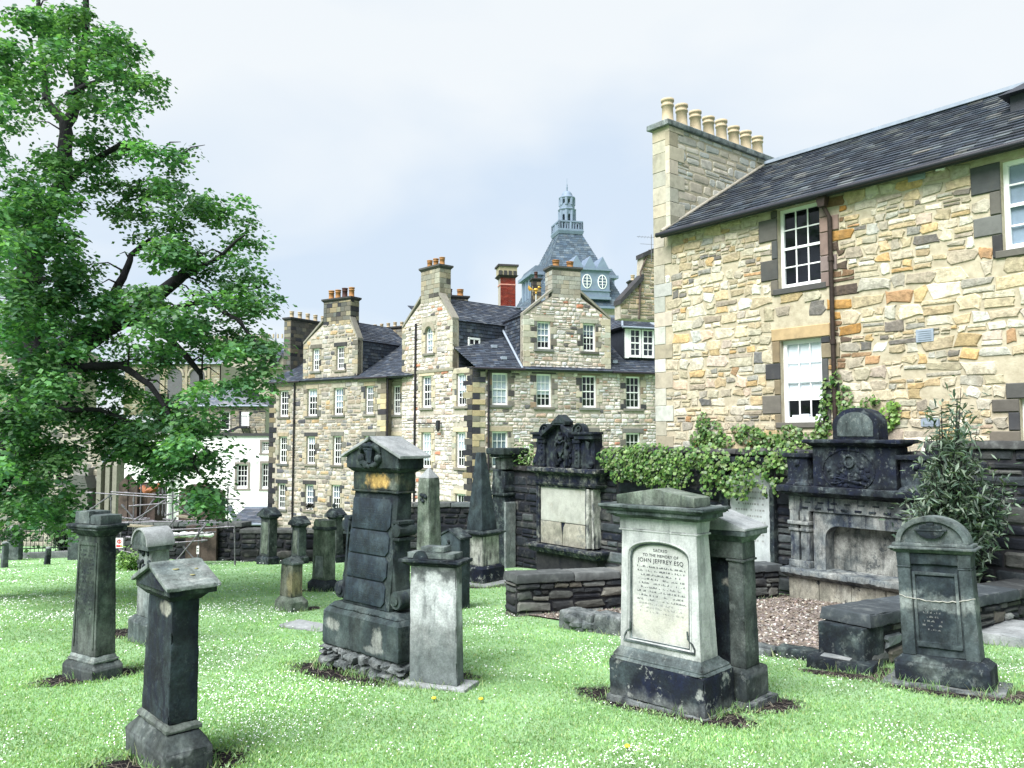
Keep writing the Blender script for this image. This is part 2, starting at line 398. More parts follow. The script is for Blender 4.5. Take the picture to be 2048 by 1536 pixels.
def slates(poly, T, w=.25, e=.18, cols=None, seed=3, th=.012, lift=.02, gap=.006):
    """courses of slates over a roof polygon in (along, up-slope); T maps (a, u, out) to the building's space"""
    rg = random.Random(seed); out = []; top = max(p[1] for p in poly); u = min(p[1] for p in poly); r = 0
    while u < top - .02:
        h = min(e, top - u); iv = spans(poly, min(u + h * .5, top - .005))
        for a, b in iv:
            x = a - (w / 2 if r % 2 else 0) - rg.random() * .05
            while x < b - .01:
                ww = w * rg.uniform(.75, 1.25); x0, x1 = max(x, a), min(x + ww, b)
                if x1 - x0 > .03:
                    t = pick(cols, rg); z0 = lift + rg.uniform(0, .01); j = rg.uniform(-.012, .012)
                    vs = [T(p, q, o) for p, q, o in ((x0 + gap, u + j, z0), (x1 - gap, u + j + rg.uniform(-.008, .008), z0), (x1 - gap, u + h + .05, .004), (x0 + gap, u + h + .05, .004),
                                                    (x0 + gap, u + j, z0 - th - .012), (x1 - gap, u + j, z0 - th - .012))]
                    out.append(((x1 - x0) * h, vs, [(0, 1, 2, 3), (4, 5, 1, 0), (4, 0, 3), (1, 5, 2)], t))
                x += ww
        u += e; r += 1
    return out
def sash(parent, s0, s1, z0, z1, y=.13, cols=3, rows=(2, 2), fw=.07, bar=.022, blind=None, panes=False, sill=None, sillm=None, depth=.06, room=.5, dkm=None, blindm=None):
    """a white sliding-sash window: frame with glazing bars > pane(s), blind, interior, sill"""
    m = MB(); zm = z0 + (z1 - z0) * (rows[1] / (rows[0] + rows[1])) if rows[0] else z1
    m.box(s0, s1, y, y + depth, z0, z0 + fw * 1.3); m.box(s0, s1, y, y + depth, z1 - fw, z1)
    m.box(s0, s0 + fw, y - .001, y + depth - .001, z0 + fw * 1.3, z1 - fw); m.box(s1 - fw, s1, y - .001, y + depth - .001, z0 + fw * 1.3, z1 - fw)
    a0, a1, b0, b1 = s0 + fw, s1 - fw, z0 + fw * 1.3, z1 - fw
    if rows[0]: m.box(a0, a1, y - .004, y + depth * .6, zm - fw * .35, zm + fw * .35)
    secs = [(b0, zm - fw * .35, rows[1]), (zm + fw * .35, b1, rows[0])] if rows[0] else [(b0, b1, rows[1])]
    cells = []
    for q0, q1, nr in secs:
        for i in range(1, nr):
            zz = q0 + (q1 - q0) * i / nr; m.box(a0, a1, y + .012, y + depth * .55, zz - bar / 2, zz + bar / 2)
        for i in range(1, cols):
            xx = a0 + (a1 - a0) * i / cols; m.box(xx - bar / 2, xx + bar / 2, y + .014, y + depth * .55, q0, q1)
        for i in range(nr):
            for j in range(cols): cells.append((a0 + (a1 - a0) * j / cols, a0 + (a1 - a0) * (j + 1) / cols, q0 + (q1 - q0) * i / nr, q0 + (q1 - q0) * (i + 1) / nr))
    w = m.obj('window', MAT['white'], parent)
    yg = y + depth * .5
    if panes:
        for c in cells:
            j = rnd.uniform(-.004, .004); k = rnd.uniform(-.004, .004)
            MB().add([(c[0], yg + j, c[2]), (c[1], yg + k, c[2]), (c[1], yg - j, c[3]), (c[0], yg - k, c[3])], [(0, 1, 2, 3)]).obj('pane', MAT['glass'], w)
    else:
        q = MB()
        for c in cells:
            j = rnd.uniform(-.006, .006); k = rnd.uniform(-.006, .006)
            q.add([(c[0], yg + j, c[2]), (c[1], yg + k, c[2]), (c[1], yg - j, c[3]), (c[0], yg - k, c[3])], [(0, 1, 2, 3)])
        q.obj('glazing', MAT['glass'], w)
    if blind:
        b = MB(); zb = z1 - (z1 - z0) * blind; b.box(a0 - .01, a1 + .01, y + depth + .01, y + depth + .025, zb, b1 + .02); b.obj('blind', blindm or MAT['blind'], w)
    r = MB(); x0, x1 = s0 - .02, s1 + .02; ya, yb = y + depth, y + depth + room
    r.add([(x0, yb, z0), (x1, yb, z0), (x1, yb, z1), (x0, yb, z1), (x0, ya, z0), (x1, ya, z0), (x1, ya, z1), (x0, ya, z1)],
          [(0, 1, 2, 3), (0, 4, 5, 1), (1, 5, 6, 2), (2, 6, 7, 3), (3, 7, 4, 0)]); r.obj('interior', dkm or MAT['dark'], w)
    if sill:
        q = MB(); v, f = block(s0 - sill[0], s1 + sill[0], -sill[1], y + .02, z0 - sill[2], z0, .012); q.add(v, f, sill[3]); q.obj('sill', MAT['ash'], w)
    return w
def pots(parent, pts, h=.6, r=.13, mats=('potl',), roll=True):
    """clay chimney pots, each its own piece, standing at pts (x,y,z)"""
    for i, (x, y, z) in enumerate(pts):
        hh = h * rnd.uniform(.93, 1.05)
        prof = [(r * 1.12, 0), (r * 1.12, .06), (r, .08), (r * .95, hh * .68), (r * 1.1, hh * .7), (r * 1.1, hh * .76), (r * .97, hh * .78), (r * .97, hh * .88), (r * 1.14, hh * .9), (r * 1.14, hh), (r * .8, hh), (r * .78, hh - .2)]
        MB().lathe(prof, (x, y, z), 14).obj('chimney_pot', MAT[mats[i % len(mats)]], parent)
def quoins(x, z0, z1, side, cols, seed, w=(.28, .5), h=.3, y=-.035, th=.3, b=.012, alt=True):
    """corner stones going up an edge at x; side=+1 means they run to the right of x"""
    rg = random.Random(seed); out = []; z = z0; i = 0
    while z < z1 - .05:
        hh = min(h * rg.uniform(.85, 1.15), z1 - z); ww = w[i % 2] * rg.uniform(.9, 1.1)
        a, c = (x, x + ww) if side > 0 else (x - ww, x)
        v, f = block(a, c, y - rg.uniform(0, .012), th, z + .006, z + hh - .006, b); out.append((ww * hh, v, f, pick(cols, rg))); z += hh; i += 1
    return out
def pipe(parent, pts, r, mat, name='downpipe', collars=1.6):
    m = MB(); m.tube(pts, r, 8)
    for a, b in zip(pts, pts[1:]):
        a, b = Vector(a), Vector(b); n = int((b - a).length / collars)
        for i in range(n):
            c = a.lerp(b, (i + .5) / n); d = (b - a).normalized() * .05; m.tube([c - d, c + d], r * 1.35, 8)
    return m.obj(name, MAT[mat], parent)
def scatter_leaves(name, C, N, size, tints, mat, parent=None, droop=.35, seed=0, aspect=.8, kind='stuff'):
    """leaf faces, each a folded four-sided blade, at centres C with normals N (numpy arrays)"""
    rg = np.random.default_rng(seed); n = len(C)
    N = N / np.linalg.norm(N, axis=1, keepdims=True)
    r = rg.normal(size=(n, 3)); A = np.cross(N, r); A /= np.linalg.norm(A, axis=1, keepdims=True) + 1e-9; B = np.cross(N, A)
    L = (size * rg.uniform(.6, 1.25, n))[:, None]; w = L * aspect * .5
    base = C - A * L * .5; tip = C + A * L * .5 - N * L * droop * rg.uniform(.2, 1, n)[:, None]
    l = C + B * w - N * L * .1 - A * L * .05; rr = C - B * w - N * L * .1 - A * L * .05
    V = np.stack([base, l, tip, rr], 1).reshape(-1, 3).astype('f')
    idx = np.arange(n) * 4; T = np.stack([np.stack([idx, idx + 1, idx + 2], 1), np.stack([idx, idx + 2, idx + 3], 1)], 1).reshape(-1, 3)
    return tri_mesh(name, V, T, np.repeat(tints, 4, 0), mat, parent, kind)
def tri_mesh(name, V, T, tint, mat, parent=None, kind=None):
    me = bpy.data.meshes.new(name); me.vertices.add(len(V)); me.vertices.foreach_set('co', V.astype('f').ravel())
    me.loops.add(len(T) * 3); me.loops.foreach_set('vertex_index', T.astype('i').ravel())
    me.polygons.add(len(T)); me.polygons.foreach_set('loop_start', np.arange(0, len(T) * 3, 3, dtype='i')); me.update(calc_edges=True)
    if tint is not None:
        at = me.attributes.new('tint', 'FLOAT_COLOR', 'POINT'); at.data.foreach_set('color', np.concatenate([tint, np.ones((len(V), 1))], 1).astype('f').ravel())
    me.materials.append(mat); o = bpy.data.objects.new(name, me); COL.objects.link(o); o.parent = parent
    if kind: o['kind'] = kind
    return o
def leaf_tints(n, cols, seed, var=.25):
    rg = np.random.default_rng(seed); c = np.array(cols)[rg.integers(0, len(cols), n)]
    return c * rg.uniform(1 - var, 1 + var, (n, 1)) * rg.uniform(.93, 1.07, (n, 3))
# ------------------------------------------------------------------ ground
SOIL = []                                     # bare earth round the stones: (x, y, rx, ry, angle)
def soil(u, v, rx, ry, a=45):
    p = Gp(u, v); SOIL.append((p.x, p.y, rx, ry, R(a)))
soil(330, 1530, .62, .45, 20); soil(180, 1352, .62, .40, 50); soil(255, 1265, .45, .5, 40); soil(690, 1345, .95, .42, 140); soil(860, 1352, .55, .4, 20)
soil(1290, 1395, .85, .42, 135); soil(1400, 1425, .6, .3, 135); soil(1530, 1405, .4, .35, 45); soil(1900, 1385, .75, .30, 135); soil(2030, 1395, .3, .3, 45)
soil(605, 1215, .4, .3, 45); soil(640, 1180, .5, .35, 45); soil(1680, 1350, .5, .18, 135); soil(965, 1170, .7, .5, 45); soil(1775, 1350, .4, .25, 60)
ENC = [Vector((.62, 10.55)), Vector((3.30, 8.15)), Vector((7.3, 10.95)), Vector((4.55, 14.0)), Vector((.3, 11.75))]
def in_poly(x, y, poly):
    c = False; n = len(poly)
    for i in range(n):
        a, b = poly[i], poly[(i + 1) % n]
        if (a.y > y) != (b.y > y) and x < (b.x - a.x) * (y - a.y) / (b.y - a.y) + a.x: c = not c
    return c
def soil_at(X, Y):
    w = np.zeros_like(X)
    for x, y, rx, ry, a in SOIL:
        dx, dy = X - x, Y - y; p = (dx * math.cos(a) + dy * math.sin(a)) / rx; q = (-dx * math.sin(a) + dy * math.cos(a)) / ry
        w = np.maximum(w, np.clip(1.42 - 1.15 * np.sqrt(p * p + q * q), 0, 1))
    return w
def axis(lo, a, b, hi, st, k=1.35):
    fine = list(np.arange(a, b, st)); l = []; d = st
    x = a
    while x > lo: d *= k; x -= d; l.append(x)
    r = []; x = fine[-1]; d = st
    while x < hi: d *= k; x += d; r.append(x)
    return np.array(l[::-1] + fine + r)
xs, ys = axis(-900, -9, 9, 900, .09), axis(-300, 3, 19, 1500, .09)
gzv = np.vectorize(gz)
X, Y = np.meshgrid(xs, ys, indexing='ij'); Z = gzv(X, Y)
sw = soil_at(X, Y); Z -= sw * .02
n0, n1 = X.shape; idx = np.arange(n0 * n1).reshape(n0, n1)
q = np.stack([idx[:-1, :-1], idx[1:, :-1], idx[1:, 1:], idx[:-1, 1:]], -1).reshape(-1, 4)
T = np.concatenate([q[:, [0, 1, 2]], q[:, [0, 2, 3]]])
g = G('turf'); wp = g.pos(); att = g.n('ShaderNodeAttribute', attribute_name='tint').outputs['Fac']
n1_ = g.noise(wp, 1.3, 6, .65); n2_ = g.noise(wp, 9, 6, .7); n3_ = g.noise(wp, 45, 4, .7)
col = g.ramp(n1_, [(.3, (.15, .29, .115)), (.5, (.23, .385, .19)), (.7, (.29, .44, .255))])
col = g.mix(g.math('MULTIPLY', g.step(n2_, .5, .7), .5), col, (.12, .24, .09, 1))
col = g.mix(1., col, g.ramp(n3_, [(.25, (.65, .65, .65)), (.75, (1.35, 1.35, 1.35))]), 'MULTIPLY')
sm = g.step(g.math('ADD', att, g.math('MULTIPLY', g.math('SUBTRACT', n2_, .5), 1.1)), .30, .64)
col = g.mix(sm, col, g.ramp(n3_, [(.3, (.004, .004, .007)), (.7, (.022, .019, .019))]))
MAT['turf'] = g.done(col, .95, g.bump(g.math('ADD', n3_, n2_), .9, .03), spec=.1)
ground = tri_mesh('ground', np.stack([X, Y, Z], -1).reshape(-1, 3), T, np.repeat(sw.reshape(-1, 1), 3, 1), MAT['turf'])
tag(ground, 'sloping mown grass of the churchyard', None, None, 'structure')
ground.data.polygons.foreach_set('use_smooth', [True] * len(ground.data.polygons))
# grass blades and white clover heads
rg = np.random.default_rng(5)
def field(n, y0, y1, pw):
    t = rg.random(n); yy = (y0 ** (1 - pw) + t * (y1 ** (1 - pw) - y0 ** (1 - pw))) ** (1 / (1 - pw))
    xx = (rg.random(n) * 2 - 1) * (yy * .80 + .8); return xx, yy
def keep(xx, yy):
    k = soil_at(xx, yy) < .45 + .5 * (rg.random(len(xx)) - .3)
    enc = np.array([in_poly(a, b, ENC) for a, b in zip(xx, yy)]); k &= ~enc
    k &= ~((xx * .7826 + yy * .6225) > 12.2)
    return k
bx, by = field(380000, 3.9, 26, 1.7); k = keep(bx, by); bx, by = bx[k], by[k]
nb = len(bx); bz = np.array([gz(a, b) for a, b in zip(bx, by)]) - .004
patch = np.array([noise.noise(Vector((a * .8, b * .8, 3))) for a, b in zip(bx, by)])
sc = np.clip(by / 7, 1, 2.6); hh = rg.uniform(.011, .029, nb) * (1 + .5 * np.clip(patch, 0, 1)); ww = rg.uniform(.005, .008, nb) * sc
ang = rg.random(nb) * 6.283; lx, ly = np.cos(ang), np.sin(ang); lean = rg.uniform(.2, 1.1, nb) * hh; la = rg.random(nb) * 6.283
base = np.stack([bx, by, bz], 1)
V = np.stack([base + np.stack([lx * ww, ly * ww, 0 * ww], 1), base - np.stack([lx * ww, ly * ww, 0 * ww], 1), base + np.stack([np.cos(la) * lean, np.sin(la) * lean, hh], 1)], 1).reshape(-1, 3)
ti = leaf_tints(nb, [(.25, .395, .165), (.30, .445, .215), (.18, .32, .115), (.34, .465, .26), (.34, .42, .18), (.215, .35, .125)], 3)
p2 = np.array([noise.noise(Vector((a * 2.3, b * 1.9, 7))) for a, b in zip(bx, by)])
ti *= np.array([.90, .95, .97])
ti *= (1 + .38 * np.clip(patch, -1, 1) + .28 * p2)[:, None]
o = tri_mesh('grass', V, np.arange(nb * 3).reshape(-1, 3), np.repeat(ti, 3, 0), MAT['leaf'], None, 'stuff'); tag(o, 'short bright green lawn grass between the graves')
fx, fy = field(100000, 4.0, 26, 1.5)
pn = np.array([noise.noise(Vector((a * .55 + 4, b * .38, 9))) + .6 * noise.noise(Vector((a * 1.9, b * 1.5, 2))) for a, b in zip(fx, fy)])
k = keep(fx, fy) & (rg.random(len(fx)) < np.clip(.05 + 1.05 * pn, 0.02, .8)); fx, fy = fx[k], fy[k]; nf = len(fx)
fz = np.array([gz(a, b) for a, b in zip(fx, fy)]) + rg.uniform(.02, .045, nf); fr_ = rg.uniform(.0035, .0065, nf) * np.clip(fy / 6, 1, 2.8)
V = []; an = np.arange(5) * 2 * np.pi / 5
ring = np.stack([fx[:, None] + fr_[:, None] * np.cos(an), fy[:, None] + fr_[:, None] * np.sin(an), np.repeat(fz[:, None], 5, 1) + rg.uniform(-.003, .003, (nf, 5))], -1)
cen = np.stack([fx, fy, fz + fr_ * .7], -1)[:, None, :]
V = np.concatenate([ring, cen], 1).reshape(-1, 3); b6 = np.arange(nf) * 6
T = np.concatenate([np.stack([b6 + j, b6 + (j + 1) % 5, b6 + 5], 1) for j in range(5)])
MAT['petal'] = plain('white_petal', (.74, .77, .76), .8, .1)
o = tri_mesh('clover_flowers', V, T, None, MAT['petal'], None, 'stuff'); tag(o, 'small white clover and daisy heads in drifts over the lawn')
# dry straw and roots on the bare earth
n = 5200; k = rg.integers(0, len(SOIL), n); SO = np.array(SOIL)[k]; a = rg.random(n) * 6.283; q = np.sqrt(rg.random(n)) * 1.02
px, py = q * np.cos(a) * SO[:, 2], q * np.sin(a) * SO[:, 3]; ca, sa = np.cos(SO[:, 4]), np.sin(SO[:, 4]); sx0, sy0 = SO[:, 0] + px * ca - py * sa, SO[:, 1] + px * sa + py * ca
sz0 = np.array([gz(u_, v_) for u_, v_ in zip(sx0, sy0)]) - .012; b = rg.random(n) * 6.283; ln_ = rg.uniform(.03, .12, n); B0 = np.stack([sx0, sy0, sz0], 1); D = np.stack([np.cos(b), np.sin(b), rg.uniform(-.02, .22, n)], 1) * ln_[:, None]; Wd = np.stack([-np.sin(b), np.cos(b), 0 * b], 1) * .0022
V = np.stack([B0 + Wd, B0 - Wd, B0 + D - Wd * .5, B0 + D + Wd * .5], 1).reshape(-1, 3); i4 = np.arange(n) * 4
MAT['straw'] = tinted('dry_straw', .2, 20, .1)
o = tri_mesh('straw', V, np.concatenate([np.stack([i4, i4 + 1, i4 + 2], 1), np.stack([i4, i4 + 2, i4 + 3], 1)]), np.repeat(leaf_tints(n, [(.13, .115, .09), (.06, .053, .045), (.03, .027, .026), (.20, .18, .145)], 4), 4, 0), MAT['straw'], None, 'stuff'); tag(o, 'dry straw and dead stems on the bare earth round the stones')
MAT['yellow'] = plain('yellow_petal', (.7, .5, .03), .7, .1)
for i, (u, v) in enumerate([(1255, 1500), (868, 1403), (962, 1403)]):
    p = Gp(u, v); MB().lathe([(.016, 0), (.022, .008), (.012, .016), (0, .018)], p + Vector((0, 0, .03)), 9).obj('dandelion', MAT['yellow'])
    d = bpy.data.objects[-1] if False else COL.objects[-1]
    st = MB().tube([p, p + Vector((.004, 0, .031))], .002, 5).obj('stem', MAT['leaf'], None); st.parent = d
    tag(d, ['tiny yellow dandelion low on the lawn before the pale headstone', 'yellow dandelion just below the pale slab headstone', 'yellow dandelion on the bare edge beyond the pale slab headstone',
            'small yellow dandelion beyond the gable capped pillar headstone', 'yellow dandelion in the open lawn between two rows', 'yellow dandelion below the tall monument'][i], 'flower', 'dandelions in the lawn')
# floor of the walled burial plot, covered in brown leaf litter
MAT['litter'] = tinted('leaf_litter', .4, 40, .9, None, .95, .1)
g = G('plot_floor'); wp = g.pos(); a_, b_ = g.noise(wp, 30, 6, .7), g.noise(wp, 4, 5, .6)
col = g.mix(g.step(b_, .4, .65), g.ramp(a_, [(.3, (.06, .05, .045)), (.55, (.2, .17, .155)), (.75, (.34, .30, .275))]), g.ramp(a_, [(.3, (.10, .08, .06)), (.7, (.3, .25, .21))]))
MAT['plot'] = g.done(col, .95, g.bump(a_, 1., .03), spec=.1)
m = MB(); tess = tessellate_polygon([[Vector((p.x, p.y, 0)) for p in ENC]])
def floor_quad(a, b, c, d, n=24):
    vs = []; fs = []
    for i in range(n + 1):
        for j in range(n + 1):
            p = a.lerp(b, i / n).lerp(d.lerp(c, i / n), j / n); vs.append((p.x, p.y, gz(p.x, p.y) + .022))
    for i in range(n):
        for j in range(n): k = i * (n + 1) + j; fs.append((k, k + n + 1, k + n + 2, k + 1))
    return vs, fs
v, f = floor_quad(Vector((.2, 11.55)), Vector((3.25, 8.05)), Vector((7.5, 11.2)), Vector((4.5, 14.4))); m.add(v, f, None, True)
o = m.obj('plot_floor', MAT['plot']); tag(o, 'brown leaf strewn floor of the walled burial plot', None, None, 'structure')
n = 9000; a, b = rg.random(n), rg.random(n)
px = (.2 * (1 - a) + 3.25 * a) * (1 - b) + (4.5 * (1 - a) + 7.5 * a) * b; py = (11.55 * (1 - a) + 8.05 * a) * (1 - b) + (14.4 * (1 - a) + 11.2 * a) * b
C = np.stack([px, py, np.array([gz(p, q) for p, q in zip(px, py)]) + .032], 1); N = rg.normal(size=(n, 3)) * .35 + np.array([0, 0, 1])
o = scatter_leaves('leaf_litter', C, N, .045, leaf_tints(n, [(.17, .15, .138), (.30, .272, .255), (.09, .076, .067), (.42, .392, .37), (.22, .185, .15)], 8), MAT['litter'], None, .2, 4)
tag(o, 'dry pinkish brown leaves scattered on the burial plot floor')
# ------------------------------------------------------------------ headstones
DK = (.012, .0155, .023); DK2 = (.027, .034, .036); GREEN = (.052, .063, .046); GREY = (.125, .134, .124); PALE = (.42, .42, .38); WHT = (.62, .63, .6); TAN = (.30, .21, .10)
ST = dict(
    s1=stone('sooty_stone', [DK, DK2, (.055, .07, .075)], 3, .3, (NAVY, .5), (GREY, .25, 22), (), ((.004, .006, .014), .85, 5.), spots=[(.16, 1.0, .10, .05, (.6, .55, .46), .85), (.5, .9, .05, .3, (.16, .18, .18), .5)]),
    s1cap=stone('mossy_grey_cap', [GREY, (.24, .25, .22), (.33, .33, .30)], 4, .3, None, ((.5, .5, .45), .5, 12)),
    s2=stone('green_black_stone', [DK, GREEN, (.13, .145, .11)], 3.5, .3, (DK, .55), ((.22, .23, .19), .3, 16), [(.15, .5, .12, (.24, .24, .2), .6)]),
    grey=stone('grey_stone', [(.10, .11, .10), GREY, (.24, .25, .22)], 3, .3, (DK2, .5), ((.36, .36, .32), .4, 14)),
    pgrey=stone('pale_grey_stone', [(.24, .25, .24), (.34, .35, .33), (.42, .42, .4)], 3, .25, (DK2, .35)),
    mon=stone('monument_stone', [DK, (.034, .043, .041), (.075, .086, .072)], 2.6, .3, (NAVY, .5), ((.22, .23, .2), .25, 9)),
    monf=stone('monument_frieze', [DK, GREEN, (.19, .16, .09)], 4, .3, (DK, .5), ((.3, .22, .1), .5, 3.2), spots=[(.50, 1.83, .20, .085, (.85, .52, .17), .95), (.28, 1.80, .06, .06, (.3, .3, .24), .6)]),
    monp=stone('monument_plinth', [(.028, .035, .036), (.06, .072, .066), (.12, .13, .115)], 2.2, .3, (DK, .4), ((.2, .21, .19), .35, 4.5), spots=[(1.0, .42, .13, .07, (.46, .46, .41), .8), (.30, .37, .09, .13, (.46, .46, .41), .85), (.35, .28, .16, .04, (.4, .4, .36), .7)]),
    tab=stone('dark_tablet', [(.014, .02, .03), (.028, .038, .048), (.055, .068, .075)], 5, .25, None, None, (), None, .25, .7),
    pale=stone('white_streaked_stone', [(.36, .36, .34), (.52, .52, .5), (.66, .66, .64)], 3, .25, (GREY, .45), None, [(.62, .98, .12, (.92, .92, .9), .8), (-.1, .45, .16, (.17, .175, .165), .85), (1.0, 1.1, .04, DK2, .7)], mott=.7),
    capd=stone('dark_cap', [DK, DK2, (.14, .15, .13)], 4, .3, None, ((.3, .31, .28), .35, 15)),
    jeff=stone('pale_sandstone', [(.60, .60, .57), (.74, .73, .69), (.84, .83, .78)], 2.2, .16, (GREY, .4), None, [(.3, .44, .07, (.20, .205, .18), .75)], mott=.45),
    jpan=stone('cream_panel', [(.66, .65, .60), (.78, .765, .70), (.88, .86, .79)], 3, .14, None, None, [(.4, .52, .06, (.24, .24, .2), .6), (.55, .8, .12, (.86, .79, .63), .6)], mott=.35),
    jpl=stone('black_plinth', [NAVY, DK, (.06, .07, .07)], 3, .35, None, ((.42, .42, .38), .85, 6.5), [(-.1, .09, .07, (.30, .30, .27), .6)]),
    jcor=stone('cornice_stone', [(.035, .042, .042), (.11, .12, .108), (.25, .26, .235)], 3, .3, (DK, .5)),
    j2=stone('brown_grey_stone', [(.03, .034, .034), (.09, .092, .08), (.19, .19, .165)], 2.5, .3, (DK, .5), ((.34, .34, .31), .4, 8)),
    rst=stone('repaired_stone', [(.035, .042, .044), (.10, .11, .105), (.22, .23, .215)], 2.6, .3, (DK, .35), None, [(.68, .80, .035, (.36, .37, .34), .8)]),
    rpan=stone('repaired_panel', [(.012, .016, .024), (.034, .042, .046), (.10, .11, .105)], 3, .3, None, None, [(.68, .80, .035, (.27, .28, .26), .8)]),
    ob=stone('obelisk_stone', [(.03, .038, .042), (.055, .066, .07), (.09, .105, .102)], 3, .25, (DK, .3)),
    obd=stone('obelisk_die', [(.40, .385, .34), (.68, .65, .57), (.8, .76, .67)], 3.5, .25, (NAVY, .95)),
    tan5=stone('tan_shaft', [(.10, .10, .07), (.22, .20, .14), (.30, .28, .22)], 4, .3, (DK2, .5), None, (), None, spots=[(.10, .45, .12, .2, (.42, .33, .17), .7)]),
    lichg=stone('lichen_shaft', [(.10, .115, .08), (.20, .21, .155), (.29, .30, .24)], 4, .3, (DK2, .5)),
    found=stone('rubble_footing', [(.10, .10, .095), (.20, .195, .18), (.32, .31, .29)], 6, .35, None, (DK, .5, 7), (), None, .9),
    slab=stone('flat_slab', [(.34, .34, .33), (.46, .46, .45), (.56, .56, .55)], 3, .2, mott=.5),
    letter=plain('worn_letters', (.035, .038, .042), .9, .3, 20), letterp=plain('pale_letters', (.19, .20, .20), .9, .3, 20), lettert=plain('faint_letters', (.035, .045, .05), .9, .3, 20),
    crack=plain('mortar_repair', (.27, .27, .25), .9, .2, 20),
)
def grave(name, label, u, v, th, group=None, tilt=(0, 0), off=0):
    c = Gp(u, v); c.z -= .05 + off
    rg = random.Random(int(u)); tilt = tilt if any(tilt) or u == 795 else (R(rg.uniform(-1.3, 1.3)), R(rg.uniform(-1, 1)))
    return thing(name, label, 'headstone', c, R(th), group, tilt)
GR = 'old headstones on the churchyard lawn'
ZB = .05                                      # stones are sunk this far: local z = height + ZB
def slabs(t, name, mat, levels, bev=.008, rough=(.07, .004)):
    """levels: (z0, z1, (x0,x1,y0,y1)[, top rect]) stacked into one part"""
    m = MB()
    for l in levels: m.fr(l[0] + ZB, l[1] + ZB, l[2], l[3] if len(l) > 3 else None)
    return m.obj(name, ST[mat], t, bevel=bev, rough=rough)
def ticks(t, y0, y1, z0, z1, n, mat, x=0, slope=0, hfrac=.5, seed=1, fill=.75, xt=None, name='inscription'):
    """worn lines of carved letters on the front face (facing -x); x at z0 and xt at z1"""
    rg = random.Random(seed); m = MB(); xt = x if xt is None else xt
    for i in range(n):
        zc = z1 - (z1 - z0) * (i + .5) / n; h = (z1 - z0) / n * hfrac; k = (zc - z0) / (z1 - z0); xx = x + (xt - x) * k
        ind = (y1 - y0) * rg.choice([0, .03, .1, .2, .02]); y = y1 - ind
        while y > y0 + ind:
            w = h * rg.uniform(.3, .75)
            if rg.random() < fill:
                a = rg.random(); zb = zc - h / 2 + ZB
                if a < .6: m.box(xx - .0016, xx + .004, y - w, y, zb, zb + h * rg.uniform(.12, .3))
                if a > .25: m.box(xx - .0014, xx + .004, y - w * .3, y, zb, zb + h * rg.uniform(.6, 1))
                if a > .6: m.box(xx - .0015, xx + .004, y - w, y - w * .7, zb, zb + h)
            y -= w + h * (.22 if rg.random() < .8 else .8)
    o = m.obj(name, ST[mat], t); o['kind'] = 'stuff'; return o
def words(t, lines, mat, x, lean=0, name='lettering'):
    """cut letters on the front face; lines = (text, y centre, z, size, stretch)"""
    for i, (s, y, z, size, st) in enumerate(lines):
        cu = bpy.data.curves.new('lettering', 'FONT'); cu.body = s; cu.size = size; cu.extrude = .0012; cu.align_x = 'CENTER'; cu.space_character = st
        tmp = bpy.data.objects.new('lettering', cu); COL.objects.link(tmp); bpy.context.view_layer.update()
        me = bpy.data.meshes.new_from_object(tmp.evaluated_get(bpy.context.evaluated_depsgraph_get())); bpy.data.objects.remove(tmp)
        me.transform(Matrix(((0, 0, -1, x + lean * z), (-1, 0, 0, y), (0, 1, 0, z + ZB), (0, 0, 0, 1)))); me.materials.clear(); me.materials.append(ST[mat])
        o = bpy.data.objects.new(name, me); COL.objects.link(o); o.parent = t
def arc(cy, cz, r, a0, a1, n=14, ry=None):
    return [(cy + r * math.cos(R(a0 + (a1 - a0) * i / n)), cz + (ry or r) * math.sin(R(a0 + (a1 - a0) * i / n))) for i in range(n + 1)]

# gable-capped pillar in the near left corner
t = grave('pillar_headstone', 'dark pillar headstone under a pale sloping gable cap, beside bare earth', 326, 1556, 42, GR)
slabs(t, 'plinth', 'j2', [(-.05, .12, (0, .29, -.02, .72)), (.12, .215, (0, .29, -.02, .72), (.045, .235, .06, .60))], .012, (.05, .008))
slabs(t, 'base_moulding', 's2', [(.215, .24, (.03, .25, .05, .60)), (.24, .262, (.03, .25, .05, .60), (.05, .225, .07, .575))])
slabs(t, 'shaft', 's1', [(.262, 1.0, (.05, .225, .07, .57), (.055, .22, .04, .46))], .008, (.045, .006))
slabs(t, 'neck', 's1', [(1.0, 1.045, (.05, .225, .03, .47), (-.0, .265, -.03, .52))])
m = MB()
m.prism([(-.07, 1.045 + ZB), (.55, 1.045 + ZB), (.55, 1.10 + ZB), (.24, 1.205 + ZB), (-.07, 1.10 + ZB)], .0, .285, 'x')
cap = m.obj('gable_cap', ST['s2'], t, bevel=.006, rough=(.06, .004))
m = MB()
for a, b in (((.24, 1.225), (-.095, 1.105)), ((.24, 1.225), (.575, 1.105))):
    d = -.028; m.prism([(a[0], a[1] + ZB), (b[0], b[1] + ZB), (b[0], b[1] + d + ZB), (a[0], a[1] + d + ZB)], -.025, .30, 'x')
m.obj('roof_slab', ST['s1cap'], cap, bevel=.005, rough=(.06, .004))
m = MB(); m.prism([(.02, 1.075 + ZB), (.46, 1.075 + ZB), (.24, 1.16 + ZB)], -.012, .0, 'x'); m.obj('pediment_field', ST['s1'], cap)
m = MB()
for x, y, r in ((.10, .12, .021), (.17, .03, .017), (.22, .10, .012)): m.lathe([(r, 0), (r * .9, .003), (0, .004)], (x, y, 1.2255 + ZB - (.24 - y) * .358), 9)
m.obj('lichen_spots', plain('yellow_lichen', (.2, .19, .09), .9), cap)['kind'] = 'stuff'

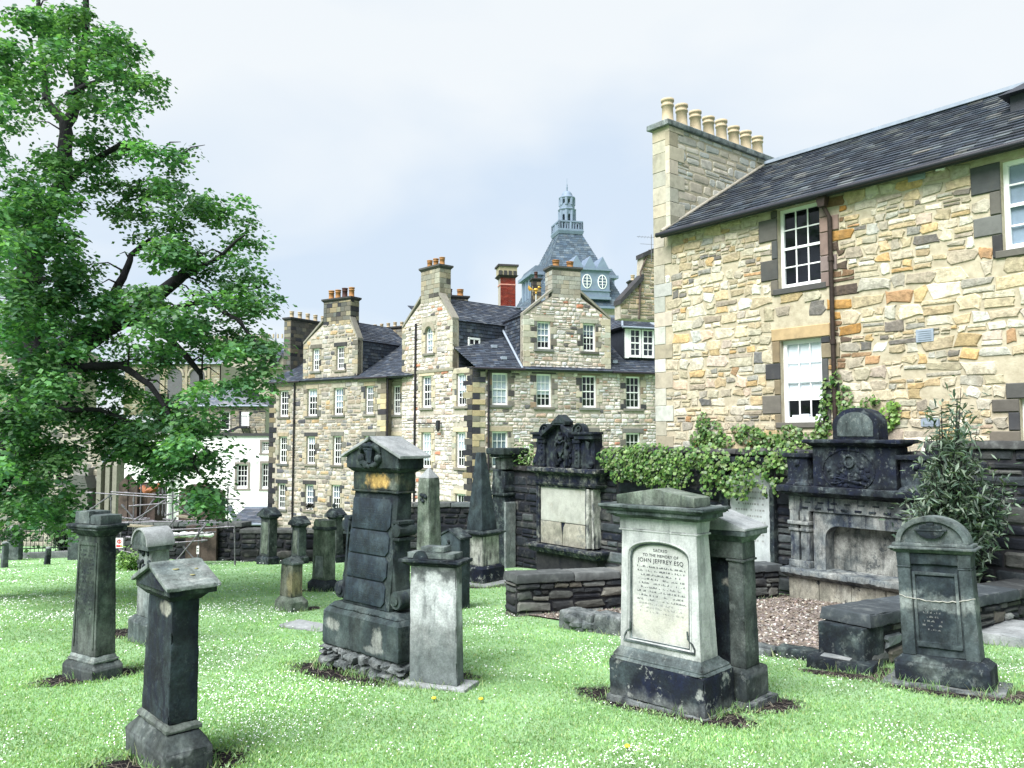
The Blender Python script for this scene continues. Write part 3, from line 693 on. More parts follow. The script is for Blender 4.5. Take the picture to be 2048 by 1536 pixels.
# tall stepped-top headstone on the left
t = grave('stepped_headstone', 'tall tapering green black headstone topped with stepped blocks, above the lawn', 183, 1364, 57, GR)
slabs(t, 'plinth', 'j2', [(-.05, .085, (0, .30, 0, .51)), (.085, .125, (0, .30, 0, .51), (.025, .28, .025, .485))], .012, (.05, .006))
slabs(t, 'base_moulding', 's1cap', [(.125, .15, (.025, .28, .02, .48)), (.15, .185, (.03, .27, .025, .475), (.05, .25, .045, .455))], .01, (.04, .007))
slabs(t, 'shaft', 's2', [(.185, 1.275, (.05, .25, .045, .455), (.06, .22, .045, .40))])
slabs(t, 'panel_frame', 's2', [(.25, 1.22, (.042, .075, .075, .10), (.050, .08, .07, .09)), (.25, 1.22, (.042, .075, .40, .425), (.05, .08, .355, .375)), (1.19, 1.22, (.049, .08, .09, .355))], .003, None)
ticks(t, .11, .39, .55, 1.16, 15, 'lettert', .052, 0, .45, 3, .6, .056)
slabs(t, 'cornice', 'capd', [(1.275, 1.335, (.055, .225, .04, .405), (.0, .275, -.02, .46)), (1.335, 1.36, (-.01, .285, -.03, .47)), (1.36, 1.385, (-.025, .3, -.045, .485))])
slabs(t, 'stepped_block', 'grey', [(1.385, 1.505, (.03, .235, .175, .42)), (1.385, 1.475, (.035, .245, -.005, .17))])

# barrel-roofed headstone behind the gable cap
t = grave('vaulted_headstone', 'pale grey headstone with a curved barrel roof and carved front, behind the gable capped pillar', 290, 1291, 50, GR)
slabs(t, 'plinth', 'grey', [(-.05, .24, (0, .34, -.06, .44)), (.24, .29, (0, .34, -.06, .44), (.04, .3, .0, .38))])
slabs(t, 'shaft', 'pgrey', [(.29, 1.06, (.05, .28, .02, .34), (.055, .275, .02, .32))])
m = MB(); o_ = arc(.17, 1.11 + ZB, .205, 180, 0, 16); i_ = arc(.17, 1.11 + ZB, .18, 0, 180, 16)
m.prism([(p, q) for p, q in o_] + [(p, q) for p, q in i_], -.02, .31, 'x'); m.obj('barrel_roof', ST['slab'], t, bevel=.004)
m = MB(); m.prism(arc(.17, 1.11 + ZB, .178, 0, 180, 16), .0, .29, 'x'); m.box(.0, .29, -.02, .36, 1.06 + ZB, 1.11 + ZB); m.obj('tympanum', ST['grey'], t, bevel=.004)
m = MB(); rg_ = random.Random(4)
for i in range(26): m.blob((.0 + .045, .03 + rg_.random() * .28, .82 + rg_.random() * .42 + ZB), rg_.uniform(.018, .034), (.7, 1, 1.2))
m.obj('carving', ST['capd'], t)['kind'] = 'stuff'

# two small leaning posts on the far left grass
for i, (u, v, h, w, tl, lab) in enumerate([(4, 1137, .60, .20, 3, 'small weathered stone post by the far left edge of the grass'), (90, 1130, .42, .15, 9, 'short dark leaning stone post before the iron railings')]):
    t = grave('stone_post', lab, u, v, 45, 'small stone posts', (R(tl), 0)); t['category'] = 'post'
    slabs(t, 'shaft', 'grey' if i == 0 else 'capd', [(-.05, h, (0, .14, 0, w), (.01, .13, .01, w - .01))], .02, (.06, .012)); slabs(t, 'top', 'pgrey', [(h, h + .03, (.01, .13, .01, w - .01), (.04, .1, .04, w - .04))], .01)

# small gabled stone in the middle distance
t = grave('gabled_headstone', 'small mossy brown headstone with gabled top on a square plinth', 582, 1223, 50, GR)
slabs(t, 'plinth', 'lichg', [(-.05, .13, (0, .31, 0, .44)), (.13, .2, (0, .31, 0, .44), (.05, .25, .06, .38))], .012, (.05, .007))
slabs(t, 'shaft', 'tan5', [(.2, .68, (.05, .25, .07, .38), (.055, .24, .07, .36))])
m = MB(); m.prism([(.05, .68 + ZB), (.38, .68 + ZB), (.38, .71 + ZB), (.215, .79 + ZB), (.05, .71 + ZB)], .04, .25, 'x'); m.obj('gable_cap', ST['grey'], t, bevel=.006, rough=(.06, .004))
m = MB(); m.lathe([(.04, 0), (.03, .02), (0, .025)], (0, 0, 0), 10); o = m.obj('rosette', ST['capd'], t); o.location = (.045, .215, .70 + ZB); o.rotation_euler = (0, R(-90), 0)

# lichened stone with two lobes on its top
t = grave('lobed_headstone', 'green and white stained upright headstone with a round lobe and square block on top', 651, 1186, 50, GR)
slabs(t, 'plinth', 'capd', [(-.05, .12, (0, .31, 0, .55)), (.12, .19, (0, .31, 0, .55), (.04, .27, .06, .48))], .012, (.05, .006))
slabs(t, 'shaft', 'lichg', [(.19, 1.09, (.045, .265, .06, .47), (.05, .26, .05, .43))])
slabs(t, 'panel', 'pgrey', [(.24, .62, (.040, .06, .14, .38), (.044, .06, .14, .37))], .004, None)
slabs(t, 'cornice', 'capd', [(1.09, 1.15, (.03, .28, .03, .45))])
m = MB(); m.prism([(.255, 1.15 + ZB)] + arc(.345, 1.20 + ZB, .088, 0, 180, 12)[::-1] + [(.44, 1.15 + ZB)], .05, .25, 'x'); m.obj('round_lobe', ST['lichg'], t, bevel=.006)
slabs(t, 'square_block', 'lichg', [(1.15, 1.27, (.05, .25, .04, .23))])

# stones along the low boundary wall
def wall_stone(u, v, w, h, label, urn, th=50, mt='j2', Y=None):
    t = grave('capped_headstone', label, u, v, th, GR); d = .26
    slabs(t, 'plinth', 'capd', [(-.05, .14, (0, d + .1, 0, w)), (.14, .19, (0, d + .1, 0, w), (.04, d + .06, .05, w - .05))])
    slabs(t, 'shaft', mt, [(.19, h - .22, (.05, d + .05, .06, w - .06), (.06, d + .04, .07, w - .07))])
    slabs(t, 'panel', 'pgrey' if urn else 'lichg', [(.26, h - .3, (.043, .07, .12, w - .12), (.05, .08, .13, w - .13))], .004, None)
    m = MB(); z = h - .22 + ZB; m.fr(z, z + .06, (.06, d + .04, .07, w - .07), (.02, d + .08, .02, w - .02)); m.box(-.02, d + .12, -.02, w + .02, z + .06, z + .09)
    m.prism([(-.02, z + .09), (w + .02, z + .09), (w + .02, z + .12), (w / 2, z + .30), (-.02, z + .12)], -.02, d + .12, 'x')
    m.obj('gable_cap', ST['capd'], t, bevel=.003)
    if urn:
        for y in (.05, w - .05): MB().lathe([(.05, 0), (.055, .05), (.02, .09), (0, .1)], (.05, y, z + .11), 8).obj('acroterion', ST['capd'], t)
        MB().lathe([(.03, 0), (.02, .03), (.055, .08), (.06, .12), (.03, .15), (.0, .18)], (d / 2, w / 2, z + .27), 10).obj('urn', ST['capd'], t)
wall_stone(672, 1126, .46, 1.38, 'tall headstone with small urn and corner ornaments against the tenement wall', True)
wall_stone(596, 1129, .44, 1.16, 'slim headstone with dark gable cap before the low boundary wall', False, 52, 'grey')
wall_stone(536, 1131, .52, 1.38, 'grey panelled headstone with heavy dark gable cap beside the scaffold fence', False, 52, 'j2')

# large central monument
t = grave('family_monument', 'tall black green monument with pediment, wreath carving and four inscribed tablets', 795, 1366, 48, GR)
m = MB(); rg_ = random.Random(9)
for T_, w_ in ((lambda v: (v[1] - .0, 1.2 - v[0], v[2]), 1.22), (lambda v: (v[0] - .02, v[1] + .0, v[2]), .6)):
    for a_, vv_, ff_, tt_ in rubble([(0, -.05 + ZB), (w_, -.05 + ZB), (w_, .165 + ZB), (0, .165 + ZB)], [], (.06, .12), (.07, .2), [(1, (1, 1, 1))], 5, .03, .06, .008, .3, T_, jit=.22): m.add(vv_, ff_)
m.box(.03, .55, .03, 1.19, -.05 + ZB, .16 + ZB); m.obj('rubble_footing', ST['found'], t, rough=(.05, .012))['kind'] = 'stuff'
slabs(t, 'plinth', 'monp', [(.165, .485, (0, .58, 0, 1.165)), (.485, .53, (0, .58, 0, 1.165), (.045, .54, .04, 1.12)), (.53, .575, (.03, .54, .04, 1.12), (.07, .5, .1, 1.06))], .012, (.06, .005))
slabs(t, 'shaft', 'mon', [(.575, 1.67, (.085, .34, .235, .955), (.17, .34, .215, .885))])
bt = (.17 - .085) / (1.67 - .575)             # batter of the front
def fx_(z): return .085 + (z - .575) * bt
zs_ = [(.61, .83), (.845, 1.065), (1.08, 1.30), (1.315, 1.61)]
for i, (a, b) in enumerate(zs_):
    y0, y1 = .30 - .02 * (a - .6), .915 - .05 * (a - .6); c = .045; za, zb = a + ZB, b + ZB
    pts = [(y0 + c, za), (y1 - c * .3, za), (y1, za + c * .3), (y1, zb - c * .3), (y1 - c * .3, zb), (y0 + c, zb), (y0, zb - c), (y0, za + c)]
    m = MB(); vs = [(fx_(q - ZB) - .016, p, q) for p, q in pts] + [(fx_(q - ZB) + .02, p, q) for p, q in pts]
    m.add(vs, [tuple(range(8))[::-1]] + [(k, (k + 1) % 8, 8 + (k + 1) % 8, 8 + k) for k in range(8)]); tb = m.obj('tablet', ST['tab'], t, bevel=.004)
    ticks(tb, y0 + .06, y1 - .05, a + .025, b - .02, int((b - a) / .026), 'lettert', fx_(a) - .0155, 0, .42, 20 + i, .7, fx_(b) - .0155)
for ys, sg in ((.235, -1), (.955, 1)):          # side scroll consoles, following the shaft's edge
    m = MB()
    ypts = lambda z: ys + sg * (.10 * max(0, (1.28 - z) / .7) ** 1.5) - (.955 - .905 if sg > 0 else 0) * (z - .575)
    prof = [(ypts(z), z + ZB) for z in np.linspace(.60, 1.30, 12)]
    inner = [(ys - sg * .02, z + ZB) for _, z in [(0, 1.30), (0, .60)]]
    pts = prof + inner; m.prism(pts if sg > 0 else pts, .12, .30, 'x')
    yv = ypts(.70)
    ring = arc(yv + sg * .0, .69 + ZB, .085, 0, 360, 22)[:-1]; m.prism(ring, .10, .31, 'x')
    ring = arc(yv + sg * .0, .69 + ZB, .05, 0, 360, 18)[:-1]; m.prism(ring, .085, .33, 'x')
    top = arc(ypts(1.30) + sg * .05, 1.33 + ZB, .062, 0, 360, 18)[:-1]; m.prism(top, .12, .33, 'x')
    m.box(.13, .32, *sorted((ypts(1.3) - sg * .02, ypts(1.3) + sg * .09)), 1.385 + ZB, 1.42 + ZB)
    m.box(.125, .325, *sorted((ypts(1.2) - sg * .02, ypts(1.2) + sg * .085)), 1.235 + ZB, 1.262 + ZB)
    m.obj('scroll_console', ST['mon'], t, bevel=.006, rough=(.06, .004))
slabs(t, 'frieze', 'monf', [(1.67, 1.69, (.14, .37, .18, .91)), (1.69, 1.865, (.155, .36, .195, .895), (.15, .365, .19, .895))])
slabs(t, 'moulding', 'mon', [(1.865, 1.905, (.15, .365, .19, .895), (.10, .41, .125, .935))])
m = MB(); m.prism([(.125, 1.905 + ZB), (.935, 1.905 + ZB), (.935, 2.025 + ZB), (.53, 2.185 + ZB), (.125, 2.025 + ZB)], .10, .41, 'x'); ped = m.obj('pediment', ST['mon'], t, bevel=.008, rough=(.07, .004))
m = MB()
for y in (.07, .99):
    a, b = (.53, 2.215 + ZB), (y, 2.03 + ZB); m.prism([a, b, (b[0], b[1] - .028), (a[0], a[1] - .03)], .065, .45, 'x')
m.obj('roof_slab', ST['slab'], ped, bevel=.004, rough=(.07, .003))
m = MB(); rg_ = random.Random(2)
m.fr(1.96 + ZB, 2.085 + ZB, (.06, .12, .505, .575), (.055, .12, .48, .60)); m.box(.05, .12, .47, .61, 2.085 + ZB, 2.1 + ZB)
for i in range(9): m.blob((.085, .54 + rg_.uniform(-.03, .03), 1.95 + rg_.random() * .13 + ZB), .022)
for i in range(22):
    a = R(195 + i * 150 / 21); m.blob((.082, .54 + .135 * math.cos(a), 2.0 + .075 * math.sin(a) + ZB), rg_.uniform(.022, .036))
for sg in (-1, 1):
    m.tube([(.075, .54 + sg * .02, 2.12 + ZB), (.07, .54 + sg * .08, 2.125 + ZB), (.075, .54 + sg * .125, 2.09 + ZB), (.085, .54 + sg * .15, 2.05 + ZB)], [.02, .03, .026, .01], 8)
    m.blob((.08, .54 + sg * .13, 2.0 + ZB), .042)
m.blob((.075, .54, 2.13 + ZB), .032); m.obj('wreath_carving', ST['mon'], ped, rough=(.03, .006))

# pale slab headstone leaning on the monument's side
t = grave('pale_headstone', 'white streaked slab headstone with dark moulded cap, standing before the tall monument', 915, 1378, 68, GR)
slabs(t, 'ground_slab', 'slab', [(-.05, .03, (-.07, .24, -.10, .56))], .012, (.05, .008))
slabs(t, 'shaft', 'pale', [(.03, 1.045, (.0, .14, .005, .475), (.008, .132, .015, .47))])
slabs(t, 'cornice', 'capd', [(1.045, 1.08, (.0, .14, .005, .475), (-.045, .185, -.05, .54)), (1.08, 1.112, (-.06, .2, -.065, .56))])
slabs(t, 'blocking', 'grey', [(1.112, 1.17, (-.02, .16, .015, .49)), (1.17, 1.222, (-.005, .145, .12, .36))])
m = MB(); m.prism(arc(.35, 1.112 + ZB, .075, 0, 180, 12), -.03, -.0, 'x'); m.obj('shell_relief', ST['capd'], t)

# plain obelisk half hidden by the monument
t = grave('slim_obelisk', 'slim mossy grey obelisk with pyramid tip rising beyond the pale slab headstone', 858, 1262, 50, GR); t['category'] = 'obelisk'
slabs(t, 'base', 'capd', [(-.05, .3, (-.08, .3, -.08, .3))])
slabs(t, 'shaft', 'lichg', [(.3, 1.92, (-.01, .225, -.02, .245), (.01, .21, .01, .20))])
slabs(t, 'tip', 'slab', [(1.92, 2.05, (.01, .21, .01, .20), (.1, .12, .1, .11))])
m = MB(); rg_ = random.Random(6)
for i in range(7): m.blob((-.005, .10 + rg_.uniform(-.05, .05), 1.66 + rg_.uniform(-.07, .07) + ZB), .025)
m.obj('carving', ST['capd'], t)

# small dark gabled stone
t = grave('dark_tablet_headstone', 'small plain black headstone with low gable between the two obelisks', 920, 1220, 50, GR)
m = MB(); m.prism([(0, 0), (.48, 0), (.48, 1.10), (.24, 1.22), (0, 1.10)], 0, .22, 'x'); m.obj('slab', ST['ob'], t, bevel=.008, rough=(.07, .004))
m = MB(); m.prism([(-.02, 1.10), (-.02, 1.13), (.24, 1.25), (.5, 1.13), (.5, 1.10), (.24, 1.22)][::-1], -.02, .24, 'x'); m.obj('coping', ST['capd'], t)
m = MB(); m.tube([(-.005, .24, .92), (-.005, .24, 1.05)], .015, 6); m.tube([(-.005, .19, 1.0), (-.005, .29, 1.0)], .013, 6); m.blob((-.003, .24, 1.05), .03); m.obj('carving', ST['capd'], t)

# big obelisk on its stained die
t = grave('grey_obelisk', 'large dark grey obelisk on a white and black stained pedestal', 965, 1170, 48, GR); t['category'] = 'obelisk'
slabs(t, 'ground_slab', 'slab', [(-.05, .025, (-.2, .9, -.25, .75))], .01, (.08, .01))
slabs(t, 'plinth', 'jpl', [(.025, .30, (0, .66, 0, .63)), (.30, .35, (0, .66, 0, .63), (.06, .6, .06, .57))], .015, (.07, .007))
slabs(t, 'die', 'obd', [(.35, .93, (.085, .575, .075, .555))])
slabs(t, 'cornice', 'capd', [(.93, .985, (.085, .575, .075, .555), (.0, .66, -.02, .65)), (.985, 1.02, (-.02, .68, -.04, .67)), (1.02, 1.05, (-.0, .66, -.02, .65), (.08, .58, .07, .56))])
slabs(t, 'shaft', 'ob', [(1.05, 2.62, (.10, .545, .095, .54), (.235, .375, .23, .375))])
ticks(t, .2, .46, 1.45, 2.15, 17, 'lettert', .137, 0, .4, 8, .7, .197)

# the pale stone with the arched inscription panel
t = grave('inscribed_headstone', 'large pale headstone with arched inscription panel on a black lichened plinth', 1410, 1432, 45, GR)
slabs(t, 'footing', 'found', [(-.08, -.012, (-.015, .47, -.02, .94))], .01, (.06, .012))
slabs(t, 'plinth', 'jpl', [(-.012, .285, (0, .445, 0, .915))], .012, (.06, .005))
slabs(t, 'base_moulding', 'grey', [(.285, .305, (0, .445, 0, .915), (.02, .425, .02, .895)), (.305, .325, (.025, .42, .025, .89)), (.325, .36, (.025, .42, .025, .89), (.05, .36, .05, .865)), (.36, .385, (.05, .36, .05, .865), (.068, .335, .066, .845))], .004)
# shaft built as a frame round a sunk panel
m = MB(); bx0, bx1 = .07, .10
def sx_(z): return bx0 + (bx1 - bx0) * (z - .385) / (1.345 - .385)
py0, py1, pz0, pzs = .165, .755, .45, 1.13
arch = [(py0, pz0), (py1, pz0), (py1, pzs)] + [((py0 + py1) / 2 + (py1 - py0) / 2 * math.cos(R(a)), pzs + .135 * math.sin(R(a)) ** .8) for a in range(15, 166, 10)] + [(py0, pzs)]
outer = [(.068, .385), (.842, .385), (.825, 1.345), (.10, 1.345)]
loops = [[Vector((*p, 0)) for p in outer], [Vector((*p, 0)) for p in arch]]; flat = [p for l in loops for p in l]
vs = [(sx_(p.y), p.x, p.y + ZB) for p in flat]; fs = []
for tr in tessellate_polygon(loops):
    a, b, c = (flat[i] for i in tr); fs.append(tuple(tr)[::-1] if (b - a).cross(c - a).z > 0 else tuple(tr))
m.add(vs, fs); na = len(arch); dp = .035
m.add([(sx_(q), p, q + ZB) for p, q in arch] + [(sx_(q) + dp, .46 + (p - .46) * .93, .80 + (q - .80) * .955 + ZB) for p, q in arch], [(i, na + i, na + (i + 1) % na, (i + 1) % na)[::-1] for i in range(na)])
m.add([(.07, .068, .385 + ZB), (.32, .068, .385 + ZB), (.28, .10, 1.345 + ZB), (.10, .10, 1.345 + ZB), (.07, .842, .385 + ZB), (.32, .842, .385 + ZB), (.28, .825, 1.345 + ZB), (.10, .825, 1.345 + ZB)],
      [(0, 1, 2, 3), (7, 6, 5, 4), (1, 5, 6, 2), (3, 2, 6, 7)])
sh = m.obj('shaft', ST['jeff'], t)
m = MB(); pan = [(sx_(q) + dp - .004, .46 + (p - .46) * .935, .80 + (q - .80) * .96 + ZB) for p, q in arch]; m.add(pan, [tuple(range(na))[::-1]]); pn_ = m.obj('inscription_panel', ST['jpan'], t)
def moulding(scale_y, scale_z, off, r, name, mt):
    pts = [(sx_(q) + off, .46 + (p - .46) * scale_y, .80 + (q - .80) * scale_z + ZB) for p, q in arch]; mm = MB(); mm.tube(pts + [pts[0]], r, 6, cap=False); return mm.obj(name, ST[mt], sh)
moulding(1.03, 1.02, -.001, .008, 'panel_moulding', 'jeff'); moulding(.965, .977, .018, .009, 'panel_moulding', 'jcor')
m = MB()
for y, sg in ((py0, 1), (py1, -1)):
    m.tube([(sx_(.5) - .002, y + sg * .02, .60 + ZB), (sx_(.5) - .003, y + sg * .015, .54 + ZB), (sx_(.5) - .003, y - sg * .025, .505 + ZB), (sx_(.5) - .003, y - sg * .045, .47 + ZB), (sx_(.5), y - sg * .045, .44 + ZB)], .008, 6)
m.box(sx_(.44) - .012, sx_(.44) + .02, py0 - .05, py1 + .05, .432 + ZB, .448 + ZB); m.obj('panel_base', ST['jcor'], sh)
xl = sx_(1.0) + dp - .0052; lean_ = (bx1 - bx0) / .96
xw = lambda z: sx_(z) + dp - .0046
for z, s, size, st in ((1.185, 'SACRED', .034, 1.15), (1.142, 'TO THE MEMORY OF', .034, 1.1), (1.093, 'JOHN JEFFREY ESQ', .049, 1.1)):
    words(pn_, [(s, .46, z, size, st)], 'letter', xw(z))
ticks(pn_, .22, .70, .775, 1.075, 9, 'lettert', xw(.775), 0, .42, 5, .72, xw(1.075), 'worn_inscription'); ticks(pn_, .24, .68, .68, .775, 3, 'letterp', xw(.68), 0, .42, 6, .55, xw(.775), 'worn_inscription')
slabs(t, 'frieze', 'jeff', [(1.345, 1.36, (.095, .30, .085, .855)), (1.36, 1.455, (.10, .29, .095, .845), (.095, .295, .09, .85))], .004)
slabs(t, 'cornice', 'jcor', [(1.455, 1.485, (.08, .31, .07, .87), (.03, .35, .03, .91)), (1.485, 1.52, (.015, .365, .01, .93)), (1.52, 1.545, (.0, .38, -.005, .945), (-.025, .405, -.035, .975)), (1.545, 1.57, (-.03, .41, -.04, .98))], .006)
m = MB(); m.prism([(.085, 1.57 + ZB), (.85, 1.57 + ZB), (.85, 1.645 + ZB), (.47, 1.705 + ZB), (.085, 1.645 + ZB)], .06, .30, 'x'); m.obj('blocking', ST['lichg'], t, bevel=.006, rough=(.06, .003))

# the stone standing back to back with it
t = grave('pilastered_headstone', 'brown grey headstone with pilasters and pitched slab roof, close behind the pale inscribed one', 1494, 1413, 45, GR)
slabs(t, 'footing', 'found', [(-.06, .03, (-.03, .42, -.05, .8))], .01, (.06, .014))
slabs(t, 'plinth', 'j2', [(.03, .255, (0, .375, 0, .76)), (.255, .29, (0, .375, 0, .76), (.03, .29, .02, .73))], .012, (.06, .006))
slabs(t, 'shaft', 's1', [(.29, 1.25, (.09, .26, .06, .70), (.1, .25, .06, .70))])
slabs(t, 'pilaster', 'j2', [(.29, 1.13, (.035, .26, .015, .155), (.045, .25, .02, .155)), (1.13, 1.15, (.03, .265, .005, .165))])
slabs(t, 'pilaster', 'j2', [(.29, 1.13, (.035, .26, .60, .74), (.045, .25, .60, .735)), (1.13, 1.15, (.03, .265, .595, .745))])
slabs(t, 'lintel', 'j2', [(1.15, 1.29, (.04, .255, .015, .74))])
slabs(t, 'cornice', 'jcor', [(1.29, 1.345, (.04, .255, .01, .745), (-.0, .30, -.03, .785)), (1.345, 1.39, (-.03, .34, -.055, .81))])
m = MB(); m.prism([(-.06, 1.39 + ZB), (.815, 1.39 + ZB), (.815, 1.41 + ZB), (.38, 1.56 + ZB), (-.06, 1.41 + ZB)], -.035, .35, 'x'); m.obj('roof_slab', ST['slab'], t, bevel=.006, rough=(.06, .003))

# the repaired round-headed stone on the right
t = grave('round_headstone', 'round topped headstone with carved urn, broken across and mended with a pale crack', 1985, 1391, 50, GR, (0, R(1.0)))
t.rotation_euler = (R(-2.5), 0, R(50))
slabs(t, 'ground_slab', 'found', [(-.1, .0, (-.10, .42, -.10, .86))], .012, (.06, .012))
slabs(t, 'plinth', 'capd', [(.0, .175, (0, .33, 0, .76)), (.175, .225, (0, .33, 0, .76), (.035, .28, .05, .70))], .012, (.06, .006))
slabs(t, 'shaft', 'rpan', [(.225, 1.12, (.09, .25, .12, .66), (.095, .245, .12, .66))])
slabs(t, 'pilaster', 'rst', [(.225, 1.0, (.05, .25, .075, .185), (.055, .245, .09, .19)), (1.0, 1.012, (.045, .255, .085, .195)), (1.012, 1.13, (.055, .25, .09, .195), (.05, .255, .085, .195))])
slabs(t, 'pilaster', 'rst', [(.225, 1.0, (.05, .25, .585, .695), (.055, .245, .58, .685)), (1.0, 1.012, (.045, .255, .575, .69)), (1.012, 1.13, (.055, .25, .575, .685), (.05, .255, .575, .69))])
slabs(t, 'lintel', 'rpan', [(1.03, 1.13, (.065, .25, .195, .575))])
slabs(t, 'panel', 'rpan', [(.30, .92, (.082, .10, .245, .535), (.088, .11, .245, .535)), (.30, .35, (.07, .1, .21, .57))], .004)
slabs(t, 'panel_rim', 'rst', [(.32, .96, (.074, .1, .205, .23)), (.32, .96, (.074, .1, .55, .572)), (.935, .96, (.072, .1, .23, .55))], .003, None)
slabs(t, 'cornice', 'grey', [(1.13, 1.165, (.05, .255, .085, .69), (.01, .30, .04, .74)), (1.165, 1.185, (.0, .31, .03, .75)), (1.185, 1.215, (.05, .26, .06, .72))])
m = MB(); m.prism([(p, q * 1) for p, q in arc(.39, 1.215 + ZB, .285, 0, 180, 22, .225)], .09, .24, 'x'); m.obj('tympanum', ST['grey'], t, bevel=.004)
m = MB(); oo = arc(.39, 1.215 + ZB, .30, 0, 180, 24, .24); ii = arc(.39, 1.215 + ZB, .255, 180, 0, 24, .195); m.prism(oo + ii, .06, .25, 'x'); m.obj('arch_moulding', ST['grey'], t, bevel=.005)
m = MB(); m.prism([(.27, 1.325 + ZB), (.30, 1.285 + ZB), (.35, 1.26 + ZB), (.43, 1.26 + ZB), (.48, 1.285 + ZB), (.51, 1.325 + ZB)], .05, .10, 'x'); m.box(.045, .1, .255, .525, 1.325 + ZB, 1.342 + ZB); m.box(.055, .1, .30, .48, 1.342 + ZB, 1.375 + ZB); m.box(.06, .1, .36, .42, 1.375 + ZB, 1.40 + ZB)
m.obj('urn_carving', ST['capd'], t, bevel=.008)
rg_ = random.Random(3); pts = []
for i in range(24):
    y = .075 + .61 * i / 23; pts.append((.052 + (.03 if .19 < y < .575 else 0), y, .705 + .05 * ((y - .40) / .3) ** 2 + rg_.uniform(-.006, .006) + ZB))
m = MB(); m.tube(pts, [rg_.uniform(.003, .007) for _ in pts], 5); m.obj('crack_repair', ST['crack'], t)
ticks(t, .36, .52, .44, .66, 6, 'letterp', .0815, 0, .4, 9, .5, .0835)

# flat ledger slabs
for u, v, w, d, th, lab in ((2075, 1300, 1.5, 1.0, 46, 'pale flat ledger slab lying in the grass past the round topped headstone'), (640, 1262, .75, .35, 58, 'thin flat grey slab set in the lawn behind the tall monument')):
    p = Gp(u, v); p.z -= .03; t = thing('ledger_slab', lab, 'slab', p, R(th), 'flat slabs in the grass')
    m = MB(); h = .13 if w > 1 else .04; m.box(0, d, 0, w, 0, h); m.obj('top_slab', ST['slab'], t, bevel=.012, rough=(.08, .008))
    m = MB(); m.box(.05, d - .05, .05, w - .05, -.08, .0); m.obj('footing', ST['found'], t)
# ------------------------------------------------------------------ walls and wall monuments round the burial plot
DARKC = dim([(5, (.026, .028, .038)), (4, (.05, .052, .058)), (3, (.085, .085, .08)), (2, (.15, .14, .12)), (1, (.22, .20, .17))], .36, (.82, 1, 1.2))
LOWC = dim([(4, (.06, .06, .062)), (4, (.12, .115, .10)), (3, (.20, .18, .15)), (2, (.30, .27, .22)), (1, (.035, .036, .045)), (1, (.45, .43, .38))], .5, (.88, .98, 1.08))
_a = [(5, (.026, .028, .038)), (4, (.05, .052, .058)), (3, (.085, .085, .08)), (2, (.15, .14, .12)), (1, (.22, .20, .17))]
_b = [(4, (.06, .06, .062)), (4, (.12, .115, .10)), (3, (.20, .18, .15)), (2, (.30, .27, .22)), (1, (.035, .036, .045))]
MAT['rubd'] = tinted('sooty_rubble', .4, 9, .8, ((.16, .16, .145), .22, 5.))
MAT['copd'] = tinted('wall_coping', .3, 6, .6, ((.14, .15, .145), .35, 6.))
def low_wall(name, label, A, B, h, th, side, seed, cope=.13, cw=(.7, 1.3), ends=True, cols=LOWC, ch=(.10, .20), bw=(.16, .42), cat='wall', copc=((1, (.075, .083, .084)), (1, (.055, .062, .065)), (1, (.11, .115, .113)))):
    """rubble wall from A to B (plan points), following the ground, with separate coping stones; stones on both faces and the A end"""
    A, B = Vector((A[0], A[1], 0)), Vector((B[0], B[1], 0)); d = (B - A).normalized(); ln = (B - A).length; phi = math.atan2(d.y, d.x)
    zA, zB = gz(A.x, A.y), gz(B.x, B.y); t = thing(name, label, cat, (A.x, A.y, zA), phi)
    sl = (zB - zA) / ln
    m = MB(); m.add([(0, 0, -.3), (ln, 0, -.3), (ln, th, -.3), (0, th, -.3), (0, 0, h), (ln, 0, h + sl * ln), (ln, th, h + sl * ln), (0, th, h)],
                    [(3, 2, 1, 0), (4, 5, 6, 7), (0, 1, 5, 4), (1, 2, 6, 5), (2, 3, 7, 6), (3, 0, 4, 7)])
    m.obj('core', MAT['mortard'], t)
    pc = []
    for face in (0, 1):
        T = (lambda v: (v[0], v[1], v[2] + sl * v[0])) if face == 0 else (lambda v: (v[0], th - v[1], v[2] + sl * v[0]))
        pc += rubble([(0, -.1), (ln, -.1), (ln, h), (0, h)], [], ch, bw, cols, seed + face, 0, .035, .014, .3, T, jit=.2)
    for e in (0, 1):
        T = (lambda v: (v[1], v[0], v[2])) if e == 0 else (lambda v: (ln - v[1], v[0], v[2] + sl * ln))
        pc += rubble([(0, -.1), (th, -.1), (th, h), (0, h)], [], ch, bw, cols, seed + 5 + e, 0, .03, .014, .1, T)
    emit(pc, t, 'stone', MAT['rubd'], 300, 'small_stones')
    rg = random.Random(seed); x = -.05
    while x < ln - .02:
        w = min(rg.uniform(*cw), ln + .05 - x)
        if ln - x - w < .3: w = ln + .05 - x
        o = rg.uniform(-.01, .01)
        MB().fr(h + .004, h + cope + rg.uniform(-.01, .01), (x + .005, x + w - .005, -.06 + o, th + .06 + o), (x + .015, x + w - .015, -.045 + o, th + .045 + o), pick(copc, rg)).obj('coping_stone', MAT['copd'], t, bevel=.015, rough=(.08, .008)).rotation_euler = (0, -math.atan(sl), 0)
        x += w
    return t
low_wall('rubble_wall', 'low rubble wall with flat grey coping left of the burial plot, leading to the ivy', (.06, 11.45), (4.52, 13.75), .46, .32, 0, 11, .12)
t = low_wall('coped_wall', 'low wall with thick black coping and squared end block, behind the round topped headstone', (3.42, 7.88), (7.20, 10.86), .40, .42, 0, 31, .13, (1.0, 1.9), copc=((1, (.03, .036, .042)), (1, (.045, .052, .057))))
m = MB(); m.box(-.09, .30, -.03, .45, -.1, .395); m.obj('end_block', ST['capd'], t, bevel=.015, rough=(.06, .008))
